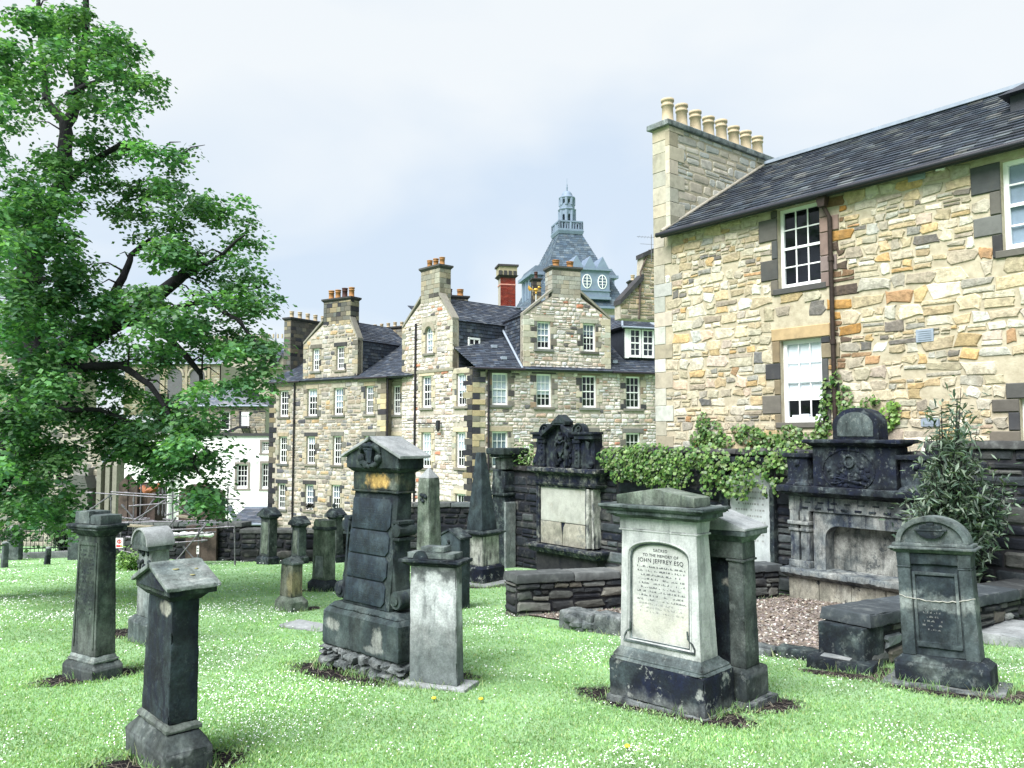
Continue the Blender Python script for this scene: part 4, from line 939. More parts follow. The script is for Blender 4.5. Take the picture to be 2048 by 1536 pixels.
# broken kerb across the front of the plot
t = thing('plot_kerb', 'broken low stone kerb closing the front of the burial plot', 'kerb', (.62, 10.45, gz(.62, 10.45)), math.atan2(-2.4, 2.7))
sl = (gz(3.3, 8.1) - gz(.62, 10.45)) / 3.6
x = 0; rg_ = random.Random(8)
while x < 3.55:
    w = rg_.uniform(.4, .95); h = rg_.uniform(.08, .15) if x > .9 else rg_.uniform(.12, .24)
    m = MB(); m.box(x, x + w - .02, rg_.uniform(-.03, .03), .24 + rg_.uniform(-.03, .04), -.12 + sl * x, h + sl * x); m.obj('kerb_stone', ST['found' if rg_.random() < .5 else 'capd'], t, bevel=.03, rough=(.06, .018)); x += w
for i in range(12):
    xx = rg_.random() * 1.5; m = MB(); m.blob((xx, -.08 + rg_.random() * .3, .03 + sl * xx + rg_.random() * .12), rg_.uniform(.06, .13), (1.2, 1, .7)); m.obj('loose_stone', ST['found'], t, rough=(.05, .02))
# low front ledge left of the squared end block
t = thing('ledge_stone', 'thin broken kerb slab lying at the corner of the burial plot', 'kerb', (*Gp(1612, 1335).xy, Gp(1612, 1335).z - .02), R(-38))
m = MB(); m.box(0, .62, 0, .24, 0, .13); m.obj('slab', ST['capd'], t, bevel=.02, rough=(.05, .015))
m = MB(); m.box(.12, .4, .06, .19, .128, .142); m.obj('worn_hollow', ST['slab'], t, bevel=.01)

# ---- the tall boundary wall that carries the wall monuments
FW = Fr(1581, 13.9, -51.5)
WY = .30                                      # the wall face lies this far behind the monuments' fronts
zb_ = lambda s: gz(*(FW.w(s, 0, 0).xy))
sL = FW.s(1008, 900, WY); sR = FW.s(2048, 900, WY) + 2.5
zt1 = FW.z(1040, 941, WY); zt2 = FW.z(1300, 905, WY); zt3 = FW.z(2000, 898, WY)
wall_t = thing('boundary_wall', 'tall sooty masonry boundary wall carrying the wall monuments and ivy', 'wall', (*FW.o.xy, 0), FW.phi)
s1_, s2_ = FW.s(1205, 900, WY), FW.s(1850, 900, WY)
poly = [(sL, zb_(sL) - .4), (sR, zb_(sR) - .4), (sR, zt3), (s2_, zt3), (s2_, zt2), (s1_, zt2), (s1_, zt1), (sL, zt1)]
wall_sheet(poly, [], WY, .2, .55).obj('core', MAT['mortard'], wall_t)
big = rubble(poly, [], (.16, .30), (.3, .75), DARKC, 51, WY, .03, .014, .25, None, jit=.08, corner=.12)
end = rubble([(0, zb_(sL) - .2), (.55, zb_(sL) - .2), (.55, zt1), (0, zt1)], [], (.16, .28), (.2, .5), LOWC, 52, 0, .03, .014, .2, lambda v: (sL + v[1], WY + .55 - v[0], v[2]), jit=.1)
emit(big + end, wall_t, 'stone', MAT['rubd'], 300, 'small_stones')
for a, b, z in ((sL, s1_, zt1), (s1_, s2_, zt2), (s2_, sR, zt3)):
    x = a; rg_ = random.Random(int(a * 10))
    while x < b - .05:
        w = min(rg_.uniform(.6, 1.1), b - x); MB().fr(z + .003, z + .10 + rg_.uniform(-.01, .02), (x + .004, x + w - .004, WY - .08, WY + .63), (x + .01, x + w - .01, WY - .05, WY + .6), pick([(1, (.02, .021, .025)), (1, (.045, .045, .044))], rg_)).obj('coping_stone', MAT['copd'], wall_t, bevel=.02, rough=(.1, .012)); x += w
# end pier with scroll stone and cap
pz = FW.z(995, 907); ps = FW.s(1000, 900)
t = thing('wall_pier', 'sooty end pier with moulded scroll and flat cap, behind the large obelisk', 'pier', (*FW.w(ps - .25, -.05, 0).xy, zb_(ps)), FW.phi)
hz = pz - zb_(ps)
m = MB(); m.box(0, .5, 0, .6, -.2, hz - 1.05); m.box(.04, .46, .05, .55, hz - 1.05, hz - .45); m.obj('shaft', ST['capd'], t, bevel=.015, rough=(.09, .012))
m = MB(); m.box(-.05, .55, -.05, .65, hz - 1.05, hz - .98); m.prism([(-.02 + p, q) for p, q in [(.0, hz - .98), (.5, hz - .98), (.52, hz - .85), (.42, hz - .7), (.30, hz - .55), (.30, hz - .40), (.06, hz - .40), (.06, hz - .55), (.03, hz - .8)]], -.03, .6, 'y'); m.obj('scroll', ST['capd'], t, bevel=.015, rough=(.07, .01))
m = MB(); m.box(-.12, .62, -.12, .7, hz - .02, hz + .14); m.box(-.05, .55, -.05, .62, hz - .10, hz - .02); m.obj('cap', ST['mon'], t, bevel=.02, rough=(.08, .006))
m = MB()
for i in range(2): m.box(.02 + i * .24, .24 + i * .24, .06, .5, hz - .40, hz - .11)
m.obj('block', ST['j2'], t, bevel=.02, rough=(.08, .01))
m = MB(); m.box(.5, .58, -.02, .3, -.2, hz - 1.2); m.obj('pale_strip', ST['pgrey'], t, bevel=.01, rough=(.06, .012))

# ---- middle wall monument: framed pale tablet under an armorial pediment
ST['armd'] = stone('armorial_stone', [NAVY, DK, (.075, .085, .075)], 4, .35, (NAVY, .4), ((.2, .21, .18), .25, 12))
ST['armp'] = stone('bleached_tablet', [(.66, .64, .56), (.78, .75, .65), (.86, .83, .73)], 2.5, .12, None, None, (), ((.5, .42, .3), .3, 2.2), mott=.25)
ST['armp2'] = stone('stained_tablet', [(.40, .36, .28), (.6, .54, .43), (.76, .70, .57)], 3, .2, None, ((.16, .15, .14), .5, 3.), mott=.6)
ST['arms'] = stone('weathered_moulding', [NAVY, (.05, .05, .055), (.26, .25, .21)], 6, .35, (NAVY, .5), ((.46, .43, .36), .6, 7))
a0, a1 = FW.s(1066, 1000), FW.s(1194, 1000); zb0 = zb_((a0 + a1) / 2)
zz = lambda v: FW.z(1126, v) - zb0
t = thing('armorial_wall_monument', 'black wall monument with carved coat of arms pediment above a cracked pale tablet', 'wall monument', (*FW.w(a0, 0, 0).xy, zb0), FW.phi)
wd = a1 - a0; sw_ = lambda u, v=1000: FW.s(u, v) - a0
m = MB(); m.box(.08, wd - .05, .04, .31, -.3, zz(1103)); m.obj('base', MAT['mortard'], t)
m = MB(); m.fr(zz(1110), zz(1100), (0, wd + .02, -.06, .31), (-.06, wd + .08, -.14, .31)); m.box(-.08, wd + .10, -.16, .31, zz(1100), zz(1094)); m.obj('sill', ST['arms'], t, bevel=.012, rough=(.06, .014))
x0, x1 = sw_(1079), sw_(1168)
m = MB(); m.box(x0 - .02, x1 + .02, .07, .3, zz(1094), zz(972)); m.obj('back', ST['armd'], t)
zc = zz(1046)
m = MB(); m.box(x0, x1, .045, .07, zc + .006, zz(975)); m.obj('upper_tablet', ST['armp'], t, bevel=.006, rough=(.08, .003))
xm = (x0 + x1) / 2 - .02
m = MB(); m.prism([(x0, zz(1092)), (xm - .008, zz(1092)), (xm, zz(1075)), (xm - .03, zz(1058)), (xm - .05, zc - .006), (x0, zc - .002)], .04, .07, 'y'); m.obj('lower_tablet', ST['armp2'], t, bevel=.005)
m = MB(); m.prism([(xm + .01, zz(1092)), (x1, zz(1092)), (x1, zc - .008), (xm + .10, zc - .012), (xm + .04, zz(1056)), (xm + .02, zz(1072))], .048, .07, 'y'); m.obj('lower_tablet', ST['armp2'], t, bevel=.005)
m = MB()
for a, b in ((x0 - .12, x0 - .07), (x0 - .06, x0 - .015), (x1 + .015, x1 + .06)): m.box(a, b, .0 + (a > x0) * .015, .3, zz(1092), zz(972))
m.box(x0 - .06, x1 + .06, .005, .3, zz(976), zz(970)); m.obj('frame', ST['arms'], t, bevel=.008, rough=(.06, .008))
m = MB(); m.box(x1 + .18, x1 + .24, .05, .3, zz(1090), zz(975)); m.obj('pilaster', ST['obd'], t, bevel=.012, rough=(.05, .016))
m = MB(); m.box(x1 + .075, x1 + .16, -.02, .3, zz(1090), zz(975)); m.obj('pilaster', ST['obd'], t, bevel=.012, rough=(.05, .016))
m = MB(); m.fr(zz(972), zz(966), (x0 - .14, wd, -.03, .31), (x0 - .16, wd + .03, -.06, .31)); m.box(x0 - .14, wd, -.02, .31, zz(966), zz(950)); m.fr(zz(950), zz(944), (x0 - .14, wd, -.02, .31), (x0 - .22, wd + .09, -.14, .31)); m.box(x0 - .26, wd + .12, -.18, .33, zz(944), zz(936)); m.obj('cornice', ST['arms'], t, bevel=.012, rough=(.06, .014))
zq = lambda v: zz(v)
m = MB(); m.box(sw_(1072), sw_(1186), .06, .3, zq(936), zq(868)); m.obj('pediment_back', ST['armd'], t)
rg_ = random.Random(12)
for u0, u1 in ((1077, 1090), (1147, 1160)):
    m = MB(); m.box(sw_(u0), sw_(u1), -.02, .1, zq(934), zq(928)); m.box(sw_(u0 + 1), sw_(u1 - 1), -.0, .1, zq(928), zq(886)); m.box(sw_(u0 - 1), sw_(u1 + 1), -.03, .1, zq(886), zq(878))
    for i in range(5): m.blob((sw_((u0 + u1) / 2), 0, zq(890 + i * 8)), .035, (1.1, .7, 1))
    m.obj('pilaster', ST['armd'], t, bevel=.008, rough=(.05, .008))
for u0, sg in ((1073, -1), (1177, 1)):          # scrolled outer wings
    m = MB(); c = sw_(u0); m.prism([(c + sg * q, zq(v)) for q, v in ((-.1, 934), (.10, 934), (.14, 926), (.11, 918), (.03, 908), (.0, 895), (.03, 885), (-.1, 880))], .0, .25, 'y')
    m.blob((c + sg * .07, -.0, zq(926)), .06, (1, .6, 1))
    m.obj('scroll_wing', ST['armd'], t, bevel=.012, rough=(.05, .01))
m = MB(); cx_ = sw_(1124)                       # coat of arms
m.prism([(cx_ - .10, zq(888)), (cx_ + .10, zq(888)), (cx_ + .10, zq(903)), (cx_, zq(914)), (cx_ - .10, zq(903))], -.06, .06, 'y'); m.tube([(cx_ - .13, -.06, zq(889)), (cx_ - .05, -.09, zq(884)), (cx_ + .06, -.09, zq(886)), (cx_ + .12, -.07, zq(881))], .03, 7)
m.blob((cx_, -.04, zq(876)), .085, (1, .8, 1)); m.blob((cx_, -.06, zq(868)), .05)
for i in range(70): m.blob((cx_ + rg_.uniform(-.27, .27), .02 + rg_.random() * .03, zq(rg_.uniform(868, 932))), rg_.uniform(.03, .06), (1, .9, rg_.uniform(.7, 1.5)))
for sg in (-1, 1): m.tube([(cx_ + sg * .17, -.0, zq(930)), (cx_ + sg * .20, -.03, zq(912)), (cx_ + sg * .15, -.02, zq(897)), (cx_ + sg * .19, -.02, zq(886))], [.05, .065, .05, .04], 8)
m.obj('coat_of_arms', ST['armd'], t, rough=(.04, .012))
m = MB(); zt = zq(867)                          # broken pediment: flat shoulders and raised gable
for s0, s1 in ((sw_(1067), sw_(1092)), (sw_(1150), sw_(1190))): m.box(s0, s1, -.10, .28, zq(869), zq(864)); m.box(s0 + .03, s1 - .02, -.06, .25, zq(878), zq(869))
def slope_bar(u0, v0, u1, v1, w=9, d=-.12):
    m.prism([(sw_(u0), zq(v0)), (sw_(u1), zq(v1)), (sw_(u1), zq(v1 + w)), (sw_(u0), zq(v0 + w))], d, .25, 'y')
slope_bar(1088, 866, 1111, 845, 8); slope_bar(1146, 865, 1131, 848, 10, -.15)
m.box(sw_(1084), sw_(1094), -.1, .25, zq(868), zq(860))
m.prism([(sw_(1092), zq(870)), (sw_(1147), zq(870)), (sw_(1128), zq(846)), (sw_(1108), zq(846))], .06, .22, 'y')
m.obj('broken_pediment', ST['armd'], t, bevel=.006)
m = MB(); m.prism([(sw_(1111), zq(850)), (sw_(1137), zq(850)), (sw_(1138), zq(843)), (sw_(1124), zq(829)), (sw_(1110), zq(843))], -.10, .15, 'y'); m.prism([(sw_(1115), zq(846)), (sw_(1133), zq(846)), (sw_(1124), zq(836))], -.12, -.1, 'y'); m.obj('apex_gable', ST['mon'], t, bevel=.004)
for u, sg in ((1090, 1), (1157, -1)):
    m = MB(); c, z = sw_(u), zq(864); ring = arc(c, z, .21, 0, 180, 14, .2); m.prism(ring, .02, .14, 'y'); m.tube([(p, .0, q) for p, q in arc(c, z, .19, 0, 180, 14, .185)], .022, 6); m.tube([(p, -.0, q) for p, q in arc(c - sg * .02, z + .07, .06, -60, 240, 12)], .018, 6)
    m.obj('shell_finial', ST['mon'], t)

# ---- narrow white arched tablet
a0, a1 = FW.s(1462, 1000, WY), FW.s(1553, 1000, WY); zb0 = zb_(a0); zz = lambda v: FW.z(1508, v, WY) - zb0; wd = a1 - a0
t = thing('white_wall_tablet', 'tall white arched wall tablet in a thin dark frame, half under the ivy', 'wall monument', (*FW.w(a0, WY, 0).xy, zb0), FW.phi)
ST['marble'] = stone('white_tablet', [(.70, .71, .71), (.82, .83, .82), (.92, .92, .9)], 2, .1, ((.5, .51, .53), .4), mott=.3)
m = MB(); m.prism([(.05, zz(1132)), (wd - .05, zz(1132)), (wd - .05, zz(985))] + arc(wd / 2, zz(985), wd / 2 - .05, 10, 170, 14, .45) + [(.05, zz(985))], -.10, -.02, 'y'); tb = m.obj('tablet', ST['marble'], t, bevel=.006)
m = MB(); rr = random.Random(4)
for i in range(9):
    zc = zz(985 + i * 12); x = .16 + rr.random() * .1
    while x < wd - .2: w = rr.uniform(.02, .05); m.box(x, x + w, -.1016, -.09, zc, zc + .035); x += w + rr.choice([.02, .02, .07])
o = m.obj('worn_inscription', ST['letterp'], tb); o['kind'] = 'stuff'
m = MB(); m.box(wd - .05, wd + .04, -.16, 0, zz(1140), zz(975)); m.box(-.04, .05, -.16, 0, zz(1140), zz(975)); m.box(-.04, wd + .04, -.18, 0, zz(1143), zz(1132)); m.obj('frame', ST['capd'], t, bevel=.01, rough=(.07, .008))
m = MB(); m.box(-.25, wd + .25, -.2, 0, zz(930), zz(915)); m.box(-.2, -.04, -.12, 0, zz(1140), zz(930)); m.obj('head_cornice', ST['armd'], t, bevel=.012, rough=(.08, .01))

# ---- the large table monument at the back of the plot
ST['mau'] = stone('streaked_monument', [(.06, .066, .08), (.27, .27, .255), (.52, .51, .47)], 2.4, .3, (NAVY, .85), ((.5, .48, .42), .3, 8))
ST['maud'] = stone('black_monument', [NAVY, DK, (.08, .088, .088)], 3.2, .35, (NAVY, .3), ((.26, .27, .25), .4, 13))
ST['mdado'] = stone('flaking_dado', [(.34, .30, .23), (.54, .49, .39), (.64, .60, .5)], 2.5, .25, (DK, .35), ((.03, .035, .04), .9, 3.4))
ST['mback'] = stone('niche_back', [(.15, .145, .13), (.42, .40, .35), (.62, .60, .54)], 2.6, .3, (DK, .5), ((.035, .04, .045), .7, 3.2))
a1 = FW.s(1935, 1000); zb0 = zb_(a1 / 2); t = thing('table_monument', 'massive black and white streaked wall monument with long niche and arched crest', 'wall monument', (*FW.w(0, 0, 0).xy, zb0), FW.phi)
zv = lambda v, u=1581: FW.z(u, v) - zb0
wd = a1; zl0, zl1 = zv(1148), zv(1129); zc0, zc1 = zv(990), zv(972); zn = zv(1043)
m = MB(); m.box(-.03, wd + .03, -.32, .3, -.3, zv(1203)); m.fr(zv(1203), zv(1197), (-.03, wd + .03, -.32, .3), (0, wd, -.26, .3)); m.box(.0, wd, -.26, .3, zv(1197), zv(1191)); m.obj('base_moulding', ST['mau'], t, bevel=.012, rough=(.09, .01))
n_ = 5
for i in range(n_):
    x0, x1 = .03 + (wd - .06) * i / n_, .03 + (wd - .06) * (i + 1) / n_; m = MB(); m.box(x0 + .004, x1 - .004, -.20 + rnd.uniform(-.006, .006), .3, zv(1191), zl0); m.obj('dado_stone', ST['mdado'], t, bevel=.008, rough=(.06, .008))
m = MB(); m.fr(zl0, zl0 + (zl1 - zl0) * .45, (0, wd, -.21, .3), (-.06, wd + .06, -.33, .3)); m.box(-.07, wd + .07, -.35, .3, zl0 + (zl1 - zl0) * .45, zl1); m.obj('ledge', ST['mau'], t, bevel=.015, rough=(.08, .016))
# niche: back sheet, splayed surround with curved upper corners
nx0, nx1 = FW.s(1655, 1100), wd - FW.s(1655, 1100)
m = MB(); m.box(nx0 - .05, nx1 + .05, .20, .3, zl1, zn + .05); m.obj('niche_back', ST['mback'], t, bevel=.004, rough=(.1, .02))
rr_ = .22
hole = [(nx0, zl1), (nx0, zn - rr_)] + [(nx0 + rr_ - rr_ * math.cos(R(a)), zn - rr_ + rr_ * math.sin(R(a))) for a in range(15, 91, 15)] + [(nx1 - rr_ + rr_ * math.sin(R(a)), zn - rr_ + rr_ * math.cos(R(a))) for a in range(0, 76, 15)] + [(nx1, zn - rr_), (nx1, zl1)]
px0, px1 = FW.s(1632, 1100), wd - FW.s(1632, 1100); zlin = zv(1018)
face = [(px0, zl1 + .002), (px0, zlin), (px1, zlin), (px1, zl1 + .002)]
m = MB(); pts = hole + face[::-1]
pp = [(nx0, zl1)] + hole[1:-1] + [(nx1, zl1), (px1, zl1), (px1, zlin), (px0, zlin), (px0, zl1)]
m.prism(pp, -.06, .22, 'y'); m.obj('niche_surround', ST['mau'], t)
for a, b in ((.02, px0 - .02), (px1 + .02, wd - .02)):
    w = (b - a) / 2
    for k in range(2):
        m = MB(); c0, c1 = a + k * w + .02, a + (k + 1) * w - .02; m.box(c0 - .02, c1 + .02, -.17, .3, zl1, zl1 + .12); m.box(c0, c1, -.13, .3, zl1 + .12, zv(1058)); m.box(c0 - .015, c1 + .015, -.16, .3, zv(1058), zv(1052)); m.box(c0, c1, -.14, .3, zv(1052), zv(1045)); m.box(c0 - .025, c1 + .025, -.18, .3, zv(1045), zv(1038)); m.box(c0 - .005, c1 + .005, -.14, .3, zv(1038), zlin)
        m.obj('pilaster', ST['mau'], t, bevel=.01, rough=(.06, .01))
m = MB(); m.box(0, wd, -.10, .3, zlin, zc0); m.obj('frieze', ST['mau'], t, bevel=.006, rough=(.09, .008))
m = MB()
for i in range(11): x = .25 + (wd - .5) * i / 10; m.box(x, x + .11, -.118, -.09, zlin + .04, zlin + .07); m.box(x + .06, x + .16, -.115, -.09, zlin + .14, zlin + .16)
m.obj('frieze_relief', ST['maud'], t)
m = MB(); m.fr(zc0, zc0 + .08, (0, wd, -.12, .3), (-.09, wd + .09, -.30, .3)); m.box(-.10, wd + .10, -.33, .32, zc0 + .08, zc1 + .03); m.obj('cornice', ST['maud'], t, bevel=.015, rough=(.08, .014))
zs0 = zc1 + .03; zs1 = zv(893, 1634)
b0, b1 = FW.s(1636, 930), FW.s(1802, 930)
for x0, x1 in ((FW.s(1586, 940), FW.s(1627, 940)), (FW.s(1812, 940), FW.s(1875, 940))):
    zt = zv(909); m = MB(); m.fr(zs0, zs0 + .07, (x0 - .04, x1 + .04, -.22, .28), (x0, x1, -.18, .26)); m.box(x0, x1, -.18, .26, zs0 + .07, zt - .04); m.box(x0 - .05, x1 + .05, -.23, .29, zt - .04, zt + .03); m.blob(((x0 + x1) / 2, -.19, zs0 + .38), .06, (1, .6, 1)); m.obj('pedestal', ST['maud'], t, bevel=.012, rough=(.06, .01))
m = MB(); m.box(b0, b1, -.16, .25, zs0, zs1); m.obj('crest_tablet', ST['maud'], t, bevel=.015, rough=(.07, .012))
cx_, cz_ = (b0 + b1) / 2 - .08, zs0 + (zs1 - zs0) * .42; m = MB(); ov = arc(cx_, cz_, .44, 0, 360, 36, .34); m.tube([(p, -.165, q) for p, q in ov], .018, 6)
rg_ = random.Random(5)
for i in range(46): a = rg_.random() * 6.28; r = math.sqrt(rg_.random()); m.blob((cx_ + .34 * r * math.cos(a), -.155, cz_ - .05 + .2 * r * math.sin(a)), rg_.uniform(.025, .06), (1, .7, 1))
m.tube([(p, -.185, q) for p, q in arc(cx_ + .03, cz_ + .15, .075, 0, 360, 16, .095)], .02, 6); m.tube([(cx_ - .3, -.16, cz_ - .1), (cx_ + .32, -.18, cz_ - .22)], .025, 6); m.tube([(cx_ + .3, -.17, cz_ - .1), (cx_ - .3, -.17, cz_ - .22)], .022, 6)
m.obj('oval_relief', ST['maud'], t, rough=(.03, .008))
m = MB(); m.fr(zs1, zs1 + .06, (b0, b1, -.16, .25), (b0 - .09, b1 + .11, -.26, .3)); m.box(b0 - .12, b1 + .14, -.29, .32, zs1 + .06, zs1 + .12); m.obj('crest_cornice', ST['maud'], t, bevel=.015, rough=(.07, .012))
c0, c1 = FW.s(1673, 860), FW.s(1764, 860); zt = zs1 + .12; zh = zv(816, 1718) - zt
m = MB(); m.prism([(c1, zt), (c1, zt + zh * .45)] + arc((c0 + c1) / 2, zt + zh * .45, (c1 - c0) / 2, 12, 168, 16, zh * .55) + [(c0, zt + zh * .45), (c0, zt)], -.12, .2, 'y'); m.obj('arched_crest', ST['maud'], t, bevel=.01, rough=(.07, .008))
w_ = (c1 - c0) / 2 - .08
m = MB(); m.prism([((c0 + c1) / 2 + w_, zt + .05), ((c0 + c1) / 2 + w_, zt + zh * .45)] + arc((c0 + c1) / 2, zt + zh * .42, w_, 12, 168, 14, zh * .45) + [((c0 + c1) / 2 - w_, zt + zh * .45), ((c0 + c1) / 2 - w_, zt + .05)], -.135, -.1, 'y'); m.obj('crest_panel', ST['grey'], t, bevel=.008)
# ------------------------------------------------------------------ the yellow rubble house on the right
FB = Fr(1600, 17.0, -51.5)
hb = thing('rubble_house', 'yellow rubble stone house with slate roof and tall gable chimney', 'house', (*FB.o.xy, 0), FB.phi)
sc = FB.s(1310, 600); se = FB.s(2048, 500) + 2.6; zbot = -4.2
zE = FB.z(1345, 456); zE = (zE + FB.z(2040, 283)) / 2
RBC = dim([(6, (.40, .325, .20)), (8, (.45, .395, .28)), (7, (.50, .46, .37)), (2.2, (.42, .28, .115)), (3, (.27, .25, .215)), (1., (.085, .08, .085)), (.7, (.34, .18, .075)), (1.4, (.42, .34, .28)), (3, (.35, .325, .27)), (3, (.58, .56, .50))], .93)
def BL(cols, m, k): return [(w, tuple(a * (1 - k) + b * k for a, b in zip(c, m))) for w, c in cols]
def rect(u0, u1, vt, vb):
    """opening measured at its left edge (top v, bottom v)"""
    a, b = FB.s(u0, (vt + vb) / 2), FB.s(u1, (vt + vb) / 2); return (a, b, FB.z(u0, vb), FB.z(u0, vt))
W1, W2 = rect(1556, 1641, 420, 579), rect(1562, 1645, 682, 845)
W3 = (FB.s(2003, 400), FB.s(2003, 400) + 1.0, FB.z(2003, 502), FB.z(2003, 322)); W4 = (FB.s(2041, 840), FB.s(2041, 840) + 1.0, FB.z(2041, 883) - .5, FB.z(2041, 797))
holes = [W1, W2, W3, W4]
poly = [(sc, zbot), (se, zbot), (se, zE), (sc, zE)]
wall_sheet(poly, holes, 0, .22, .6).obj('wall', MAT['mortar'], hb)
# dressed margins: jambs and lintels beside the openings, quoins on the corner
GREYB = dim([(3, (.13, .13, .125)), (2, (.20, .19, .17)), (1, (.07, .07, .075)), (1, (.30, .25, .17))], .55)
OCH = dim([(3, (.42, .33, .2))], .7)
mg = []; blocked = list(holes); rg_ = random.Random(21)
def jamb(x, z0, z1, side, cols):
    z = z0; i = 0
    while z < z1 - .04:
        h = min(rg_.uniform(.3, .5), z1 - z); h = z1 - z if z1 - z - h < .12 else h; w = (.17, .42)[i % 2] * rg_.uniform(.85, 1.2)
        a, b = (x - w, x) if side < 0 else (x, x + w); v, f = block(a + .004, b - .004, -.03 - rg_.random() * .012, .1, z + .006, z + h - .006, .014); mg.append((w * h, v, f, pick(cols, rg_))); blocked.append((a, b, z, z + h)); z += h; i += 1
def lintel(h, t, cols, ext=.2):
    v, f = block(h[0] - ext, h[1] + ext, -.035, .1, h[3] + .004, h[3] + t, .014); mg.append(((h[1] - h[0]) * t, v, f, pick(cols, rg_))); blocked.append((h[0] - ext, h[1] + ext, h[3], h[3] + t))
for i, h in enumerate(holes):
    jamb(h[0], h[2] - .12, h[3], -1, GREYB); jamb(h[1], h[2] - .12, h[3], 1, GREYB if i != 0 else [(1, (.16, .12, .11))])
    if h[3] < zE - .5: lintel(h, .27, OCH if i == 1 else GREYB)
rg2 = random.Random(5); z = zbot; i = 0
QC = dim([(3, (.45, .42, .33)), (2, (.40, .36, .26)), (1, (.50, .46, .38))], .8, (.97, 1, 1.08))
zch = FB.z(1310, 258)
while z < zch - .02:
    h = min(rg2.uniform(.30, .48), zch - z); w = (.34, .56)[i % 2] if z < zE else .50
    v, f = block(sc - .012, sc + w, -.02 - rg2.random() * .008, .3, z + .003, z + h - .003, .008); mg.append((w * h, v, f, pick(QC, rg2)))
    if z < zE: blocked.append((sc, sc + w, z, z + h))
    z += h; i += 1
emit(mg, hb, 'dressed_stone', MAT['ash'], 300)
zvis = -1.6
pc = rubble([(sc + .01, zvis), (se, zvis), (se, zE - .02), (sc + .01, zE - .02)], blocked, (.11, .31), (.18, .62), BL(RBC, (.40, .37, .30), .2), 77, 0, .024, .018, .3, None, (.8, 2.4), jit=.22, inset=.10, corner=.15, flat=.25)
rg3 = random.Random(3); pc = [p for p in pc if rg3.random() > .04]
xr_ = FB.s(1668, 600); rgp = random.Random(6)           # stones rusted by the leaking downpipe
pc = [(a, v, f, pick([(2, (.30, .16, .05)), (2, (.16, .10, .06)), (1, (.07, .05, .04))], rgp) if abs(sum(q[0] for q in v) / len(v) - xr_) < rgp.uniform(.15, .34) and v[0][2] > 1.2 else c) for a, v, f, c in pc]
emit(pc, hb, 'rubble_stone', MAT['rub'], 300, 'small_rubble_stones')
sash(hb, *W1, y=.12, cols=3, rows=(2, 2), fw=.075, bar=.026, panes=True, sill=(.12, .05, .13, (.06, .06, .06)))
w2 = sash(hb, *W2, y=.12, cols=3, rows=(2, 2), fw=.085, bar=.026, panes=True, blind=.72, sill=(.12, .05, .12, (.1, .095, .085)))
sash(hb, *W3, y=.12, cols=2, rows=(2, 2), fw=.085, bar=.03, panes=True, sill=(.12, .05, .13, (.1, .095, .085)), blind=.98, blindm=plain('net_curtain', (.20, .25, .30), .8, .1))
sash(hb, *W4, y=.12, cols=2, rows=(2, 2), fw=.085, bar=.03, panes=True)
m = MB()                                          # things on the inner sill
for x, w, h, in ((.12, .16, .05), (.32, .2, .07), (.68, .1, .06)): m.box(W2[0] + x, W2[0] + x + w, .22, .30, W2[2] + .11, W2[2] + .11 + h)
m.obj('sill_clutter', MAT['blind'], w2)
# roof: slates from the eave to the ridge
DR = 4.25; zR = FB.z(1534, 326, DR) - .05; ov = .30
cz = (zR - zE) / (DR); zA = zE - ov * cz + .05; ln = math.hypot(DR + ov, zR - zA); ua = (DR + ov) / ln; uz = (zR - zA) / ln
def TR(a, u, o): return (a, -ov + u * ua - o * uz, zA + u * uz + o * ua)
SLC = dim([(4, (.030, .036, .050)), (4, (.046, .054, .068)), (3, (.07, .078, .088)), (1, (.11, .12, .12)), (1.5, (.020, .023, .032)), (.7, (.13, .125, .115))], .8, (.94, 1, 1.1))
r0 = sc + .42; m = MB(); m.add([TR(r0, 0, 0), TR(se, 0, 0), TR(se, ln, 0), TR(r0, ln, 0)], [(0, 1, 2, 3)]); m.add([TR(r0, 0, 0), TR(se, 0, 0), TR(se, 0, -.12), TR(r0, 0, -.12), (r0, .1, zE - .02), (se, .1, zE - .02)], [(0, 3, 2, 1), (3, 4, 5, 2)]); rf = m.obj('roof', MAT['iron'], hb)
pc = slates([(r0, 0), (se, 0), (se, ln), (r0, ln)], TR, .30, .235, SLC, 8, .016, .034)
emit(pc, rf, 'slate', MAT['slate'], 300, 'slates')
m = MB(); m.tube([TR(r0, ln - .02, .03), TR(se, ln - .02, .03)], .07, 8); m.box(r0, se, DR - .22, DR + .2, zR - .05, zR + .035); m.obj('ridge_flashing', MAT['lead'], rf)
m = MB(); m.tube([(sc + .36, -ov - .03, zA - .03), (se, -ov - .03, zA - .03)], .06, 8); m.obj('gutter', MAT['iron'], hb)
# gable wall head and chimney
gx0, gx1 = sc, sc + .52; zC = FB.z(1310, 262)
m = MB(); m.prism([(.3, zbot), (DR * 2, zbot), (DR * 2, zE), (DR + .3, zR + .25), (DR + .1, zC), (.3, zC)], gx0, gx1, 'x'); ch = m.obj('gable_chimney', MAT['mortar'], hb)
m = MB(); m.box(gx0 + .01, gx1 - .01, .0, .32, zE + .0, zC); m.obj('chimney_front', MAT['mortar'], ch)
T = lambda v: (gx1 - v[1], v[0], v[2])
PC = dim([(4, (.50, .47, .41)), (3, (.42, .40, .34)), (2, (.56, .52, .46)), (1, (.30, .27, .2)), (.6, (.2, .19, .18))], .86, (.98, 1, 1.06))
pg = rubble([(.32, zE - .1), (DR + .05, zR - .15), (DR + .05, zC), (.32, zC)], [(DR - .55, DR + .1, zE, zC)], (.16, .30), (.22, .6), BL(PC, (.40, .385, .335), .5), 14, 0, .014, .014, .2, T, jit=.12)
z = zE; i = 0
